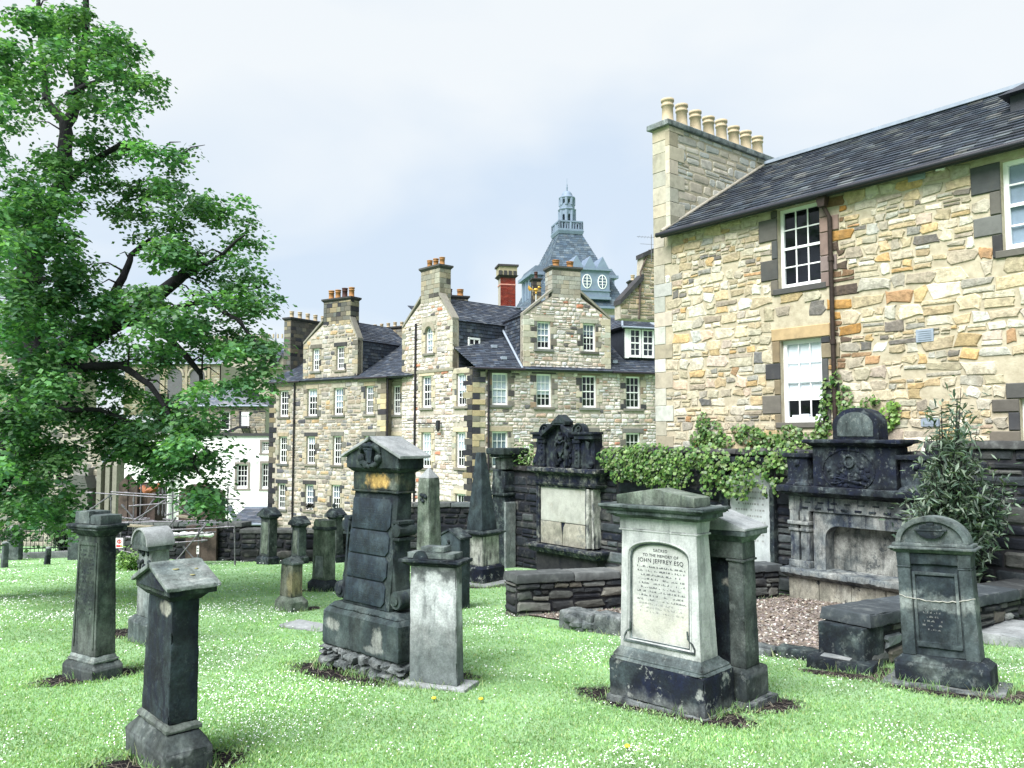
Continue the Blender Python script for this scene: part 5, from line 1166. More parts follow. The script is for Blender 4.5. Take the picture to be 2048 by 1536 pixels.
while z < zC - .02:
    h = min(.36, zC - z); w = (.3, .55)[i % 2]
    for a, b in ((-.03, w), (DR + .05 - w, DR + .06)):
        v, f = block(a, b, -.034, .1, z + .004, z + h - .004, .008); pg.append((w * h, [T(q) for q in v], f, pick(QC, rg2)))
    z += h; i += 1
emit(pg, ch, 'chimney_stone', MAT['ash'], 300)
m = MB(); m.fr(zC, zC + .13, (gx0 - .1, gx1 + .09, -.14, DR + .28), (gx0 - .1, gx1 + .09, -.14, DR + .28)); m.fr(zC + .13, zC + .22, (gx0 - .1, gx1 + .09, -.14, DR + .28), (gx0 + .05, gx1 - .05, .02, DR + .12)); m.obj('chimney_cap', ST['pgrey'], ch, bevel=.02, rough=(.2, .012))
pots(ch, [((gx0 + gx1) / 2, .27 + i * (DR - .35) / 7, zC + .20) for i in range(8)], .6, .15, ('potl',))
# sooty skew flashing between slates and chimney
m = MB(); m.tube([TR(r0 + .1, .0, .05), TR(r0 + .1, ln, .05)], .05, 6); m.obj('skew_fillet', MAT['mortart'], rf)
# rusty downpipe beside the windows
xp = FB.s(1668, 600); MAT['rpipe'] = plain('rusty_iron', (.022, .013, .01), .75, .6, 12, 0, .3)
dp_ = pipe(hb, [(xp - .08, -.22, zA - .05), (xp - .08, -.2, zA - .25), (xp, -.09, zA - .5), (xp + .015, -.09, -2.4)], .047, 'rpipe', 'downpipe', 1.4)
MB().fr(zA - .28, zA - .05, (xp - .15, xp - .01, -.28, -.14), (xp - .19, xp + .03, -.31, -.11)).obj('hopper', MAT['rpipe'], dp_)
# rust stain run beside the pipe is in the stone: ochre stones
# vents, camera, cable box
def grille(u, v, w=.36, h=.25, name='vent_grille'):
    s, z = FB.px(u, v); m = MB(); m.box(s, s + w, -.035, .0, z - h, z)
    for i in range(5): m.box(s + .04, s + w - .04, -.045, -.03, z - h + .035 + i * h * .17, z - h + .055 + i * h * .17)
    m.obj(name, MAT['lead'], hb)
grille(1833, 660, .32, .24); grille(1843, 838, .34, .14); grille(1817, 345, .32, .2)
s, z = FB.px(1888, 338); m = MB(); m.box(s - .03, s + .03, -.08, 0, z - .03, z + .03); m.tube([(s, -.06, z), (s - .05, -.2, z - .04)], .03, 8); m.obj('security_camera', MAT['white'], hb)
# dormer top at the far right of the ridge
dx_ = FB.s(2085, 200, DR - 1.2); z0 = FB.z(2030, 236, DR - 1.2)
m = MB(); m.fr(z0 - .6, z0 + .1, (dx_ - .25, dx_ + 1.4, DR - 2.2, DR), None, (.022, .026, .036)); m.fr(z0 + .1, z0 + .75, (dx_ - .4, dx_ + 1.55, DR - 2.4, DR + .1), (dx_ + .35, dx_ + .8, DR - 1.4, DR - .8), (.022, .026, .036)); m.box(dx_ + .37, dx_ + .78, DR - 1.38, DR - .82, z0 + .75, z0 + .95, (.03, .033, .04)); m.obj('rooflight_lantern', MAT['slate'], hb)
# ------------------------------------------------------------------ the stone tenements
T1C = dim([(5, (.31, .275, .21)), (5, (.40, .36, .29)), (3, (.23, .215, .185)), (1.6, (.36, .27, .15)), (1.3, (.085, .085, .09)), (2, (.47, .45, .39))], .86, (1, 1, 1.1))
T2C = dim([(5, (.44, .41, .355)), (6, (.53, .50, .45)), (1.5, (.33, .30, .26)), (.7, (.36, .27, .20)), (.6, (.10, .095, .09)), (.15, (.33, .15, .09))], 1.02, (1, .98, 1.06))
BLK = dim([(4, (.026, .027, .036)), (2, (.05, .05, .056)), (1.6, (.30, .25, .16)), (1, (.13, .12, .105))], .62)
DRS = dim([(3, (.38, .34, .26)), (2, (.30, .28, .22)), (1.3, (.055, .055, .06)), (1, (.15, .145, .13))], .78)
TSL = dim([(4, (.040, .050, .068)), (4, (.058, .07, .09)), (2, (.085, .10, .12)), (1, (.13, .14, .15))], .62, (.95, 1, 1.12))
NETS = [plain('net_curtain', (.24, .29, .34), .8, .15, 3), plain('pale_blind', (.42, .46, .5), .8, .08, 3), plain('grey_curtain', (.13, .16, .2), .8, .2, 3)]
def facade(bt, fr, poly, wins, cols, seed, dress=DRS, ch=(.16, .33), cw=(.2, .55), nmax=300, mort='mortart', extra=(), blinds=None, back=0, zv=None, rows=(2, 2), ncol=3):
    """rubble front with sash windows in dressed margins; wins = (u0,u1,vt,vb) measured on the wall"""
    rg = random.Random(seed); holes = []; bl = list(extra); mg = []
    for u0, u1, vt, vb in wins:
        um = (u0 + u1) / 2; vm = (vt + vb) / 2
        a, b = fr.s(u0, vm, back), fr.s(u1, vm, back); holes.append((a, b, fr.z(um, vb, back), fr.z(um, vt, back)))
    wall_sheet(poly, holes, back, .22, .5).obj('wall', MAT[mort], bt)
    for h in holes:
        bl.append(h)
        for sd in (-1, 1):
            z = h[2] - .06; i = rg.randrange(2)
            while z < h[3] - .03:
                hh = min(rg.uniform(.24, .42), h[3] - z); w = (.16, .36)[i % 2]; a, b = (h[0] - w, h[0]) if sd < 0 else (h[1], h[1] + w)
                v, f = block(a + .004, b - .004, back - .035, back + .1, z + .008, z + hh - .008, .014); mg.append((w * hh, v, f, pick(dress, rg))); bl.append((a, b, z, z + hh)); z += hh; i += 1
        e = rg.uniform(.12, .3); v, f = block(h[0] - e, h[1] + e, back - .04, back + .1, h[3] + .006, h[3] + .26, .014); mg.append((.5, v, f, pick(dress, rg))); bl.append((h[0] - e, h[1] + e, h[3], h[3] + .26))
        bl.append((h[0] - .2, h[1] + .2, h[2] - .16, h[2]))
    emit(mg, bt, 'dressed_stone', MAT['ash'], 300)
    pl = poly if zv is None else [(a, max(b, zv)) for a, b in poly]
    emit(rubble(pl, bl, ch, cw, cols, seed, back, .03, .025, .18, None, (1.0, 2.6), jit=.18), bt, 'rubble_stone', MAT['rubf'], nmax, 'small_rubble_stones')
    for i, h in enumerate(holes):
        k = rg.random(); b = (blinds[i] if blinds else (None if k < .35 else (.5 if k < .6 else (.75 if k < .8 else .3))))
        w = sash(bt, *h, y=back + .12, cols=ncol, rows=rows, fw=.085, bar=.03, blind=b, sill=None, room=.4, blindm=NETS[rg.randrange(3)])
        v, f = block(h[0] - .18, h[1] + .18, back - .10, back + .14, h[2] - .15, h[2] - .004, .015); MB().add(v, f, pick([(1, (.1, .1, .095)), (1, (.15, .145, .13))], rg)).obj('sill', MAT['ash'], w)
    return holes
def roof_plane(bt, name, p0, p1, p2, p3, cols=TSL, w=.30, e=.21, seed=4, flash=True, clip=None, par=None):
    """slated slope with corners p0,p1 (eave, left to right) and p2,p3 (ridge, right to left)"""
    p0, p1, p2, p3 = map(Vector, (p0, p1, p2, p3)); A = (p1 - p0).normalized(); N = (p1 - p0).cross(p3 - p0).normalized(); U = N.cross(A)
    if N.z < 0: N = -N
    loc = lambda p: ((p - p0).dot(A), (p - p0).dot(U)); poly = [loc(p) for p in (p0, p1, p2, p3)]
    TT = lambda a, u, o: tuple(p0 + A * a + U * u + N * o)
    m = MB(); m.add([p0, p1, p2, p3], [(0, 1, 2, 3)]); m.add([p0, p1, p1 - N * .1, p0 - N * .1], [(0, 3, 2, 1)]); r = m.obj(name, MAT['iron'], par or bt)
    emit(slates(poly, TT, w, e, cols, seed, .014, .03), r, 'slate', MAT['slate'], 0, 'slates'); return r
def stack(bt, x0, x1, y0, y1, z0, z1, npots, mats, cols_, seed, ph=.55, pr=.14, along='x', nm='chimney', capc=(.07, .07, .075)):
    """chimney stack of dressed courses with a projecting cap and clay pots"""
    cols = dim(cols_, .72); capc = tuple(.5 * q for q in capc); rg = random.Random(seed); m = MB(); m.box(x0 + .02, x1 - .02, y0 + .02, y1 - .02, z0, z1); c = m.obj(nm, MAT['mortart'], bt); pc = []
    z = z0
    while z < z1 - .05:
        h = min(rg.uniform(.22, .34), z1 - z)
        for fc in range(3):
            L_ = (x1 - x0) if fc == 0 else (y1 - y0); x = 0
            TT = [lambda v: (x0 + v[0], y0 + v[1], v[2]), lambda v: (x1 - v[1], y0 + v[0], v[2]), lambda v: (x0 + v[1], y1 - v[0], v[2])][fc]
            while x < L_ - .02:
                w = rg.uniform(.25, .6); w = L_ - x if L_ - x - w < .2 else w; v, f = block(x + .005, x + w - .005, -.015 - rg.random() * .01, .1, z + .005, z + h - .005, .012); pc.append((w * h, [TT(q) for q in v], f, pick(cols, rg))); x += w
        z += h
    emit(pc, c, 'chimney_stone', MAT['ash'], 120)
    m = MB(); m.fr(z1, z1 + .12, (x0, x1, y0, y1), (x0 - .1, x1 + .1, y0 - .1, y1 + .1), capc); m.box(x0 - .11, x1 + .11, y0 - .11, y1 + .11, z1 + .12, z1 + .22, capc); m.obj('chimney_cap', MAT['ash'], c)
    if along == 'x': pts = [(x0 + (x1 - x0) * (i + .5) / npots, (y0 + y1) / 2, z1 + .22) for i in range(npots)]
    else: pts = [((x0 + x1) / 2, y0 + (y1 - y0) * (i + .5) / npots, z1 + .22) for i in range(npots)]
    pots(c, pts, ph, pr, mats); return c
def gable_body(bt, sL, sR, zE, zS, cL, cR, zC, depth, seed, right_cheek=True):
    """body of a wallhead gable: slated cheeks and two slated slopes running back"""
    zm = zC
    for x, sg in ((sL, -1), (sR, 1)):
        p = [(x, .4, zE - .3), (x, depth, zE - .3), (x, depth, zS), (x, .4, zS)]
        if sg < 0: p = [p[1], p[0], p[3], p[2]]
        P0, P1, P2, P3 = map(Vector, p); A = (P1 - P0).normalized(); U = Vector((0, 0, 1)); N = Vector((sg, 0, 0)); L_ = (P1 - P0).length; H_ = zS - zE + .3
        m = MB(); m.add(p, [(0, 1, 2, 3)]); r = m.obj('cheek', MAT['iron'], bt); TT = lambda a, u, o: tuple(P0 + A * a + U * u + N * (o + .01))
        emit(slates([(0, 0), (L_, 0), (L_, H_), (0, H_)], TT, .3, .2, TSL, seed, .014, .03), r, 'slate', MAT['slate'], 0, 'slates')
    mid = (cL + cR) / 2
    roof_plane(bt, 'gable_roof', (sR + .08, .35, zS - .05), (sR + .08, depth, zS - .05), (mid, depth, zm), (mid, .35, zm), seed=seed)
    roof_plane(bt, 'gable_roof', (sL - .08, depth, zS - .05), (sL - .08, .35, zS - .05), (mid, .35, zm), (mid, depth, zm), seed=seed + 1)
    for (xa, za), (xb, zb) in (((sL, zS), (cL, zC)), ((sR, zS), (cR, zC))):
        MB().prism([(xa, za - .02), (xb, zb - .02), (xb, zb + .12), (xa, za + .12)], -.06, .42, 'y', (.2, .19, .165)).obj('skew_stone', MAT['ash'], bt)

# ---- left block ---------------------------------------------------------------------------
F1 = Fr(772, 47.8, -33)
b1 = thing('tenement', 'three storey rubble tenement with wallhead gable, left of the arched window wing', 'building', (*F1.o.xy, 0), F1.phi)
L1, R1 = F1.s(538, 900), 0.; zb1 = -10.5
zE1 = (F1.z(560, 768) + F1.z(760, 750)) / 2
gL, gR = F1.s(607, 720), F1.s(716, 720); zS1 = F1.z(613, 688); cL, cR = F1.s(647, 640), F1.s(701, 640); zC1 = F1.z(660, 648)
poly = [(L1, zb1), (R1, zb1), (R1, zE1), (gR, zE1), (gR, zS1), (cR, zC1), (cL, zC1), (gL, zS1), (gL, zE1), (L1, zE1)]
wins1 = [(559, 577, 781, 833), (615, 634, 778, 832), (668, 686, 776, 830), (731, 747, 772, 828), (558, 574, 873, 927), (613, 630, 873, 928), (666, 683, 872, 930), (728, 746, 872, 931), (555, 571, 967, 1018), (610, 627, 969, 1020), (663, 680, 970, 1022), (625, 639, 697, 742), (673, 689, 693, 739)]
zq1 = F1.z(600, 765)
ex = [(R1 - .75, R1, zb1, zE1), (L1, L1 + .75, zb1, zE1)]
facade(b1, F1, poly, wins1, T1C, 101, DRS, extra=ex, zv=-6.2, nmax=300)
qs = quoins(R1, -6.2, zE1, -1, [(1.3, (.028, .028, .036)), (1, (.36, .31, .2)), (.8, (.13, .12, .1))], 5, (.42, .7), .33) + quoins(L1, -6.2, zE1, 1, BLK, 6, (.4, .65), .33) + quoins(gL, zE1, zS1, 1, DRS, 7, (.25, .45), .3) + quoins(gR, zE1, zS1, -1, DRS, 8, (.25, .45), .3)
emit(qs, b1, 'quoin', MAT['ash'], 300)
v, f = block(gL - .1, gR + .1, -.07, .1, zE1 - .12, zE1 + .06, .02); MB().add(v, f, (.2, .18, .135)).obj('string_course', MAT['ash'], b1)
RD = 5.0; zR1 = zE1 + 3.0
roof_plane(b1, 'roof', (L1 - .1, -.25, zE1 - .02), (R1 + 2.2, -.25, zE1 - .02), (R1 + 2.2, RD, zR1), (L1 + 1.2, RD, zR1), seed=11)
gable_body(b1, gL, gR, zE1, zS1, cL, cR, zC1 + .25, 5.0, 12)
stack(b1, cL, cR, .0, .75, zC1 - .1, F1.z(672, 603), 4, ('pot', 'pot', 'potd', 'pot'), [(2, (.13, .125, .11)), (2, (.30, .26, .18)), (1, (.04, .04, .05))], 13, .62, .17)
sx_l = F1.s(590, 690, 2.0)
stack(b1, sx_l - .2, sx_l + .45, 1.2, 4.8, zE1 - .5, F1.z(585, 645, 2.0), 5, ('potl',), [(2, (.12, .115, .105)), (1, (.24, .21, .15)), (1, (.05, .05, .055))], 14, .5, .14, 'y')
x0, x1 = F1.s(712, 660, RD), F1.s(806, 660, RD); stack(b1, x0, x1, RD + .6, RD + 1.3, zR1 - 1.2, F1.z(760, 659, RD), 7, ('potl',), [(1, (.3, .27, .2)), (1, (.2, .18, .15))], 15, .35, .12)
xp = F1.s(590, 850); MAT['pipe'] = plain('dark_pipe', (.012, .009, .014), .5, .3, 12)
pipe(b1, [(xp, -.1, zE1), (xp - .03, -.1, zb1)], .055, 'pipe'); pipe(b1, [(R1 + .12, -.03, zE1 - .1), (R1 + .12, -.03, zb1)], .055, 'pipe')
for q_ in ((L1 - .1, gL), (gR, R1 + .3)): MB().tube([(q_[0], -.3, zE1 - .05), (q_[1], -.3, zE1 - .05)], .06, 7).obj('gutter', MAT['pipe'], b1)
m = MB(); rg_ = random.Random(3)
for u in (617, 624): 
    s, z = F1.px(u, 1016)
    for i in range(14): m.blob((s + rg_.uniform(-.2, .2), -.05 + rg_.uniform(-.1, .05), z + rg_.uniform(0, .25)), rg_.uniform(.03, .07), (1, 1, 1.3))
m.obj('window_box_plants', MAT['ivy'], b1)
# recessed bay beside the corner
bk = .5; r0, r1 = .0, F1.s(812, 800, bk) + .8; zEr = F1.z(790, 757, bk)
facade(b1, F1, [(r0 - .3, zb1), (r1, zb1), (r1, zEr), (r0 - .3, zEr)], [(786, 801, 771, 829), (785, 799, 872, 928)], T1C, 108, back=bk, zv=-6.2, nmax=60)
m = MB(); m.add([(0, .02, zb1), (0, bk, zb1), (0, bk, zE1), (0, .02, zE1)], [(0, 1, 2, 3)]); m.obj('return_wall', MAT['mortart'], b1)
roof_plane(b1, 'roof', (-.2, bk - .3, zEr), (r1, bk - .3, zEr), (r1, RD + .5, zEr + 2.6), (-.2, RD + .5, zEr + 2.6), seed=16)

# ---- centre wing with the arched window, and the long right-hand front ----------------------
F2 = Fr(945, 42.5, -48); F3 = Fr(945, 42.5, 20)
b2 = thing('tenement', 'stone tenement wing with arched window gable and black quoined corner', 'building', (*F2.o.xy, 0), F2.phi)
L2, zb2 = F2.s(804, 800), -10.5; zE2 = F2.z(905, 737)
gL, gR = L2, F2.s(906, 690); zS2 = (F2.z(806, 655) + F2.z(906, 640)) / 2; cL, cR = F2.s(842, 590), F2.s(879, 590); zC2 = F2.z(860, 603)
poly = [(L2, zb2), (0, zb2), (0, zE2), (gR, zE2), (gR, zS2), (cR + .1, zC2), (cL, zC2), (gL, zS2)]
wins2 = [(844, 863, 752, 815), (913, 933, 747, 812), (843, 862, 865, 935), (912, 931, 864, 935), (911, 931, 988, 1053), (843, 862, 988, 1053)]
aw = (851, 866, 668, 705); ah = (F2.s(aw[0], 690), F2.s(aw[1], 690), F2.z(858, 706), F2.z(858, 652))
facade(b2, F2, poly, wins2 + [(851, 866, 652, 706)], T2C, 102, [(4, (.40, .36, .28)), (2, (.30, .28, .22)), (.7, (.08, .08, .08))], extra=[(-.7, 0, zb2, zE2), (ah[0] - .35, ah[1] + .35, ah[2], ah[3] + .4)], zv=-6.2, nmax=300, blinds=[.3, .6, .8, .5, None, .4, .85])
m = MB(); c = (ah[0] + ah[1]) / 2; hw = (ah[1] - ah[0]) / 2     # arched head over the window
o_ = [(c + (hw + .22) * math.cos(R(a)), ah[3] - hw + (hw + .22) * math.sin(R(a))) for a in range(0, 181, 15)]; i_ = [(c + (hw - .02) * math.cos(R(a)), ah[3] - hw + (hw - .02) * math.sin(R(a))) for a in range(180, -1, -15)]
m.prism(o_ + i_, -.09, .13, 'y', (.25, .225, .18)); m.prism([(c + hw + .01, ah[3] - hw), (c + hw + .01, ah[3] + .01), (c, ah[3] + .01)] + [(c + hw * math.cos(R(a)) * .98, ah[3] - hw + hw * .98 * math.sin(R(a))) for a in range(90, -1, -15)], -.02, .13, 'y', (.25, .225, .18)); m.prism([(c - hw - .01, ah[3] - hw), (c - hw - .01, ah[3] + .01), (c, ah[3] + .01)] + [(c - hw * math.cos(R(a)) * .98, ah[3] - hw + hw * .98 * math.sin(R(a))) for a in range(90, -1, -15)], -.02, .13, 'y', (.25, .225, .18)); m.obj('window_arch', MAT['ash'], b2)
emit(quoins(0, -6.2, zE2, -1, BLK, 25, (.45, .72), .31) + quoins(L2, zE2 - .2, zS2, 1, DRS, 26, (.25, .45), .3) + quoins(gR, zE2, zS2, -1, [(1, (.32, .3, .25))], 27, (.25, .5), .35), b2, 'quoin', MAT['ash'], 300)
v, f = block(L2 - .05, gR + .1, -.07, .1, zE2 - .12, zE2 + .05, .02); MB().add(v, f, (.2, .19, .15)).obj('string_course', MAT['ash'], b2)
gable_body(b2, gL + .02, gR, zE2, zS2, cL, cR, zC2 + .3, 7.0, 28)
stack(b2, cL, cR, .0, .8, zC2 - .1, F2.z(862, 540), 3, ('pot', 'pot'), [(3, (.36, .33, .26)), (2, (.28, .26, .21)), (.3, (.08, .08, .08))], 29, .5, .15, capc=(.12, .12, .12))
pp_ = F2.s(831, 800); pipe(b2, [(pp_ + .1, -.1, zS2 + .1), (pp_, -.1, zb2)], .06, 'pipe')
pipe(b2, [(pp_, -.12, F2.z(831, 847)), (F2.s(878, 845), -.14, F2.z(878, 847))], .03, 'pipe', 'conduit', 9)
s, z = F2.px(884, 848); m = MB(); m.box(s - .1, s + .1, -.35, -.2, z - .25, z + .2); m.tube([(s, 0, z), (s, -.28, z + .1)], .03, 6); m.fr(z - .45, z - .25, (s - .02, s + .02, -.3, -.26), (s - .1, s + .1, -.36, -.2)); m.obj('wall_lantern', MAT['iron'], b2)
# dormer-cheek window in the slate-hung side of the gable
wz = (zE2 + .55, zE2 + 1.75); m = MB(); xg = gR + .06
for q in ((1.0, 1.1, *wz), (1.75, 1.85, *wz), (1.0, 1.85, wz[0] - .05, wz[0] + .06), (1.0, 1.85, wz[1] - .06, wz[1] + .05), (1.4, 1.45, *wz), (1.0, 1.85, sum(wz) / 2 - .03, sum(wz) / 2 + .03), (1.0, 1.85, wz[0] + .33, wz[0] + .36), (1.0, 1.85, wz[1] - .36, wz[1] - .33)): m.box(xg, xg + .06, q[0], q[1], q[2], q[3])
w = m.obj('window', MAT['white'], b2); MB().box(xg - .01, xg + .02, 1.05, 1.8, wz[0], wz[1]).obj('glazing', MAT['dark'], w)

b3 = thing('tenement', 'long pale rubble tenement front with central chimney gable and slate dormer', 'building', (*F3.o.xy, 0), F3.phi)
R3 = F3.s(1310, 800) + 3.0; zE3 = F3.z(1000, 736); zb3 = -10.5
gL, gR = F3.s(1046, 690), F3.s(1221, 690); zS3 = (F3.z(1062, 634) + F3.z(1209, 634)) / 2; cL, cR = F3.s(1104, 560), F3.s(1161, 560); zC3 = F3.z(1132, 594)
poly = [(0, zb3), (R3, zb3), (R3, zE3), (gR, zE3), (gR, zS3), (cR, zC3), (cL, zC3), (gL, zS3), (gL, zE3), (0, zE3)]
wins3 = [(984, 1016, 746, 810), (1073, 1103, 748, 814), (1164, 1193, 751, 815), (1252, 1281, 753, 817), (984, 1016, 863, 935), (1073, 1103, 864, 935), (1165, 1195, 865, 936), (1252, 1281, 866, 936), (1074, 1101, 643, 698), (1166, 1191, 647, 703)]
facade(b3, F3, poly, wins3, T2C, 103, [(4, (.36, .33, .27)), (2, (.14, .13, .12)), (1.6, (.05, .05, .055)), (1, (.2, .15, .11))], extra=[(0, .7, zb3, zE3)], zv=-6.2, nmax=300, blinds=[.92, .62, None, None, .92, None, None, None, .7, .4], ch=(.14, .27), cw=(.2, .6))
emit(quoins(0, -6.2, zE3, 1, [(1, (.03, .03, .038)), (1.2, (.34, .29, .19)), (.6, (.16, .14, .11))], 35, (.4, .72), .31) + quoins(gL, zE3, zS3, 1, [(1, (.36, .34, .28))], 36, (.4, .65), .36) + quoins(gR, zE3, zS3, -1, [(1, (.36, .34, .28))], 37, (.4, .65), .36), b3, 'quoin', MAT['ash'], 300)
v, f = block(gL - .1, gR + .1, -.08, .1, zE3 - .16, zE3 + .1, .02); MB().add(v, f, (.22, .21, .18)).obj('string_course', MAT['ash'], b3)
gable_body(b3, gL, gR, zE3, zS3, cL, cR, zC3 + .3, 5.5, 38)
stack(b3, cL, cR, .0, .95, zC3 - .1, F3.z(1132, 541), 2, ('pot',), [(3, (.38, .36, .31)), (2, (.30, .28, .24))], 39, .42, .19, capc=(.13, .13, .13))
RD3 = 6.2; zR3 = F3.z(1000, 622, RD3)
rf3 = roof_plane(b3, 'roof', (.1, -.3, zE3 - .05), (R3, -.3, zE3 - .05), (R3, RD3, zR3), (-2.2, RD3, zR3), seed=41)
m = MB(); m.box(-1.6, R3, RD3 - .2, RD3 + .2, zR3 - .06, zR3 + .1); m.tube([(gL - .1, -.2, zE3), (gL - .12, 3.9, zS3 + .2)], .07, 6); m.obj('lead_flashing', MAT['lead'], rf3)
m = MB()
for i in range(7): x = F3.s(1000, 620, RD3) + i * .45; m.box(x, x + .12, RD3 - .15, RD3 + .15, zR3 + .1, zR3 + .28)
m.box(F3.s(1000, 620, RD3), F3.s(1000, 620, RD3) + 3, RD3 - .12, RD3 + .12, zR3 + .26, zR3 + .32); m.obj('ridge_vent', MAT['lead'], rf3)
for q_ in ((-.1, gL), (gR, R3)): MB().tube([(q_[0], -.35, zE3 - .08), (q_[1], -.35, zE3 - .08)], .07, 7).obj('gutter', MAT['pipe'], b3)
pp_ = F3.s(976, 850); pipe(b3, [(pp_, -.1, zE3 - .1), (pp_, -.1, zb3)], .06, 'pipe')
for u, v in ((1007, 716), (988, 690), (1228, 718)):
    k = .6 if v > 700 else 1.8; s = F3.s(u, v, k); m = MB(); fz_ = zE3 + (zR3 - zE3) * (k + .3) / (RD3 + .3); m.box(s - .15, s + .15, k - .15, k + .2, fz_ - .05, fz_ + .12); m.obj('skylight', MAT['lead'], rf3)
# canted dormer on the right
dL, dR = F3.s(1248, 690, .9), F3.s(1248, 690, .9) + 2.3; dz0, dz1 = F3.z(1250, 716, .9), F3.z(1260, 656, .9)
m = MB(); m.prism([(.95, dz0), (5, dz0 + 2.2), (5, dz1), (.95, dz1)], dL, dL + .08, 'x', (.028, .034, .047)); m.box(dL + .08, dR, 1.05, 5, dz0, dz1, (.028, .034, .047)); d_ = m.obj('dormer', MAT['slate'], b3)
for a, b in ((dL + .06, dL + .30), (dL + .30, dL + 1.12), (dL + 1.14, dL + 2.0)):
    if b - a > .5:
        m = MB(); m.box(a, b, .86, 1.0, dz0, dz1); 
        w = sash(b3, a + .02, b - .02, dz0 + .05, dz1 - .02, y=.84, cols=2, rows=(2, 2), fw=.11, bar=.035, room=.2, depth=.08)
    else: MB().box(a, b, .85, 1.04, dz0, dz1).obj('corner_post', MAT['white'], d_)
roof_plane(b3, 'dormer_roof', (dL - .25, .6, dz1), (dR + .2, .6, dz1), (dR - .6, 2.2, dz1 + .75), (dL + .6, 2.2, dz1 + .75), seed=44); roof_plane(b3, 'dormer_roof', (dL - .25, 4.5, dz1), (dL - .25, .6, dz1), (dL + .6, 2.2, dz1 + .75), (dL + .6, 4.5, dz1 + .75), seed=45)
m = MB(); m.tube([(dL - .25, .6, dz1 + .03), (dL + .6, 2.2, dz1 + .8)], .07, 6); m.tube([(dL - .25, .58, dz1), (dR + .2, .58, dz1)], .06, 6); m.tube([(dL + .6, 2.2, dz1 + .8), (dR - .6, 2.2, dz1 + .8)], .07, 6)
for i in range(4): m.lathe([(.05, 0), (.07, .15), (.02, .3), (.05, .36), (0, .42)], (dL + .7 + i * .35, 2.2, dz1 + .8), 7)
m.obj('dormer_leading', MAT['lead'], b3)
# small stacks behind the ridge
x = F3.s(918, 600, 8); stack(b3, x - .9, x + .6, 8, 9, zR3 - 1, F3.z(918, 598, 8), 2, ('potd', 'pot'), [(1, (.28, .26, .22)), (1, (.14, .13, .12))], 47, .5, .2)

# ---- chimneys and roofs beyond -------------------------------------------------------------
def far_stack(name, label, u0, u1, vt, vb, Y, phi, cols, npots, capv=None, mats=('potl',), depth=1.2, pr=.16, ph=.5, brickmat=None):
    f = Fr((u0 + u1) / 2, Y, phi); t = thing(name, label, 'chimney', (*f.o.xy, 0), f.phi); a, b = f.s(u0, vb), f.s(u1, vb)
    stack(t, a, b, 0, depth, f.z((u0 + u1) / 2, vb), f.z((u0 + u1) / 2, vt), npots, mats, cols, int(u0), ph, pr, nm='stack'); return t, f, a, b
BR = [(3, (.17, .025, .017)), (2, (.14, .02, .016)), (1, (.21, .04, .026))]
t, f, a, b = far_stack('brick_chimney', 'red brick chimney with dark corbelled stone head above the slate ridge', 1000, 1033, 551, 640, 56, 12, BR, 0, depth=1.1) if False else (None,) * 4
f = Fr(1016, 56, 12); t = thing('brick_chimney', 'red brick chimney with dark corbelled stone head above the slate ridge', 'chimney', (*f.o.xy, 0), f.phi)
a, b = f.s(1001, 600), f.s(1031, 600); z0, z1, z2 = f.z(1016, 650), f.z(1016, 556), f.z(1016, 540)
m = MB(); m.box(a + .02, b - .02, .02, .98, z0, z1); st_ = m.obj('stack', MAT['mortart'], t); pc = []; rg_ = random.Random(9); z = z0; r = 0
while z < z1 - .02:
    for fc, L_ in ((0, b - a), (1, 1.0)):
        TT = (lambda v: (a + v[0], v[1], v[2])) if fc == 0 else (lambda v: (b - v[1], v[0], v[2])); x = -.11 * (r % 2)
        while x < L_ - .01:
            x0_, x1_ = max(x, 0), min(x + .225, L_); v, f_ = block(x0_ + .004, x1_ - .004, -.008, .05, z + .004, z + .066, .004); pc.append((x1_ - x0_, [TT(q) for q in v], f_, pick(BR, rg_))); x += .225
    z += .075; r += 1
emit(pc, st_, 'brick', MAT['ash'], 0, 'bricks')
m = MB(); m.box(a - .02, b + .02, -.02, 1.02, z1 - .5, z1 - .42, (.5, .25, .2)); m.fr(z1, z1 + .18, (a, b, 0, 1), (a - .2, b + .2, -.2, 1.2), (.05, .045, .045)); m.box(a - .1, b + .1, -.1, 1.1, z1 + .18, z2 + .25, (.30, .27, .18)); m.box(a - .2, b + .2, -.2, 1.2, z2 + .25, z2 + .38, (.045, .042, .045))
for i in range(4): m.box(a - .12 + i * (b - a + .15) / 3.6, a + .1 + i * (b - a + .15) / 3.6, -.16, .1, z1 + .18, z1 + .5, (.04, .04, .042))
m.obj('corbelled_head', MAT['ash'], t)
far_stack('stone_chimney', 'narrow dark ornate chimney with one pot beside the gilded weather vane', 1066, 1082, 562, 625, 60, 10, [(1, (.05, .045, .045)), (1, (.22, .18, .12))], 1, depth=.7, pr=.13, ph=.55, mats=('potd',))
far_stack('stone_chimney', 'small dark chimney with a pale pot near the yellow house corner', 1261, 1276, 566, 600, 66, 10, [(1, (.06, .055, .055)), (1, (.14, .12, .10))], 1, depth=.7, pr=.16, ph=.5)
p = P(1072, 612, 58); MAT['gold'] = plain('gilt', (.5, .29, .05), .35, .1, 8, .4)
t = thing('weather_vane', 'gilded bird weather vane on a white finial above the ridge', 'weather vane', p); m = MB(); m.tube([(0, 0, 0), (0, 0, 1.0)], .035, 6); m.lathe([(.14, 0), (.1, .25), (.05, .4)], (0, 0, 0), 8); m.obj('finial', MAT['white'], t)
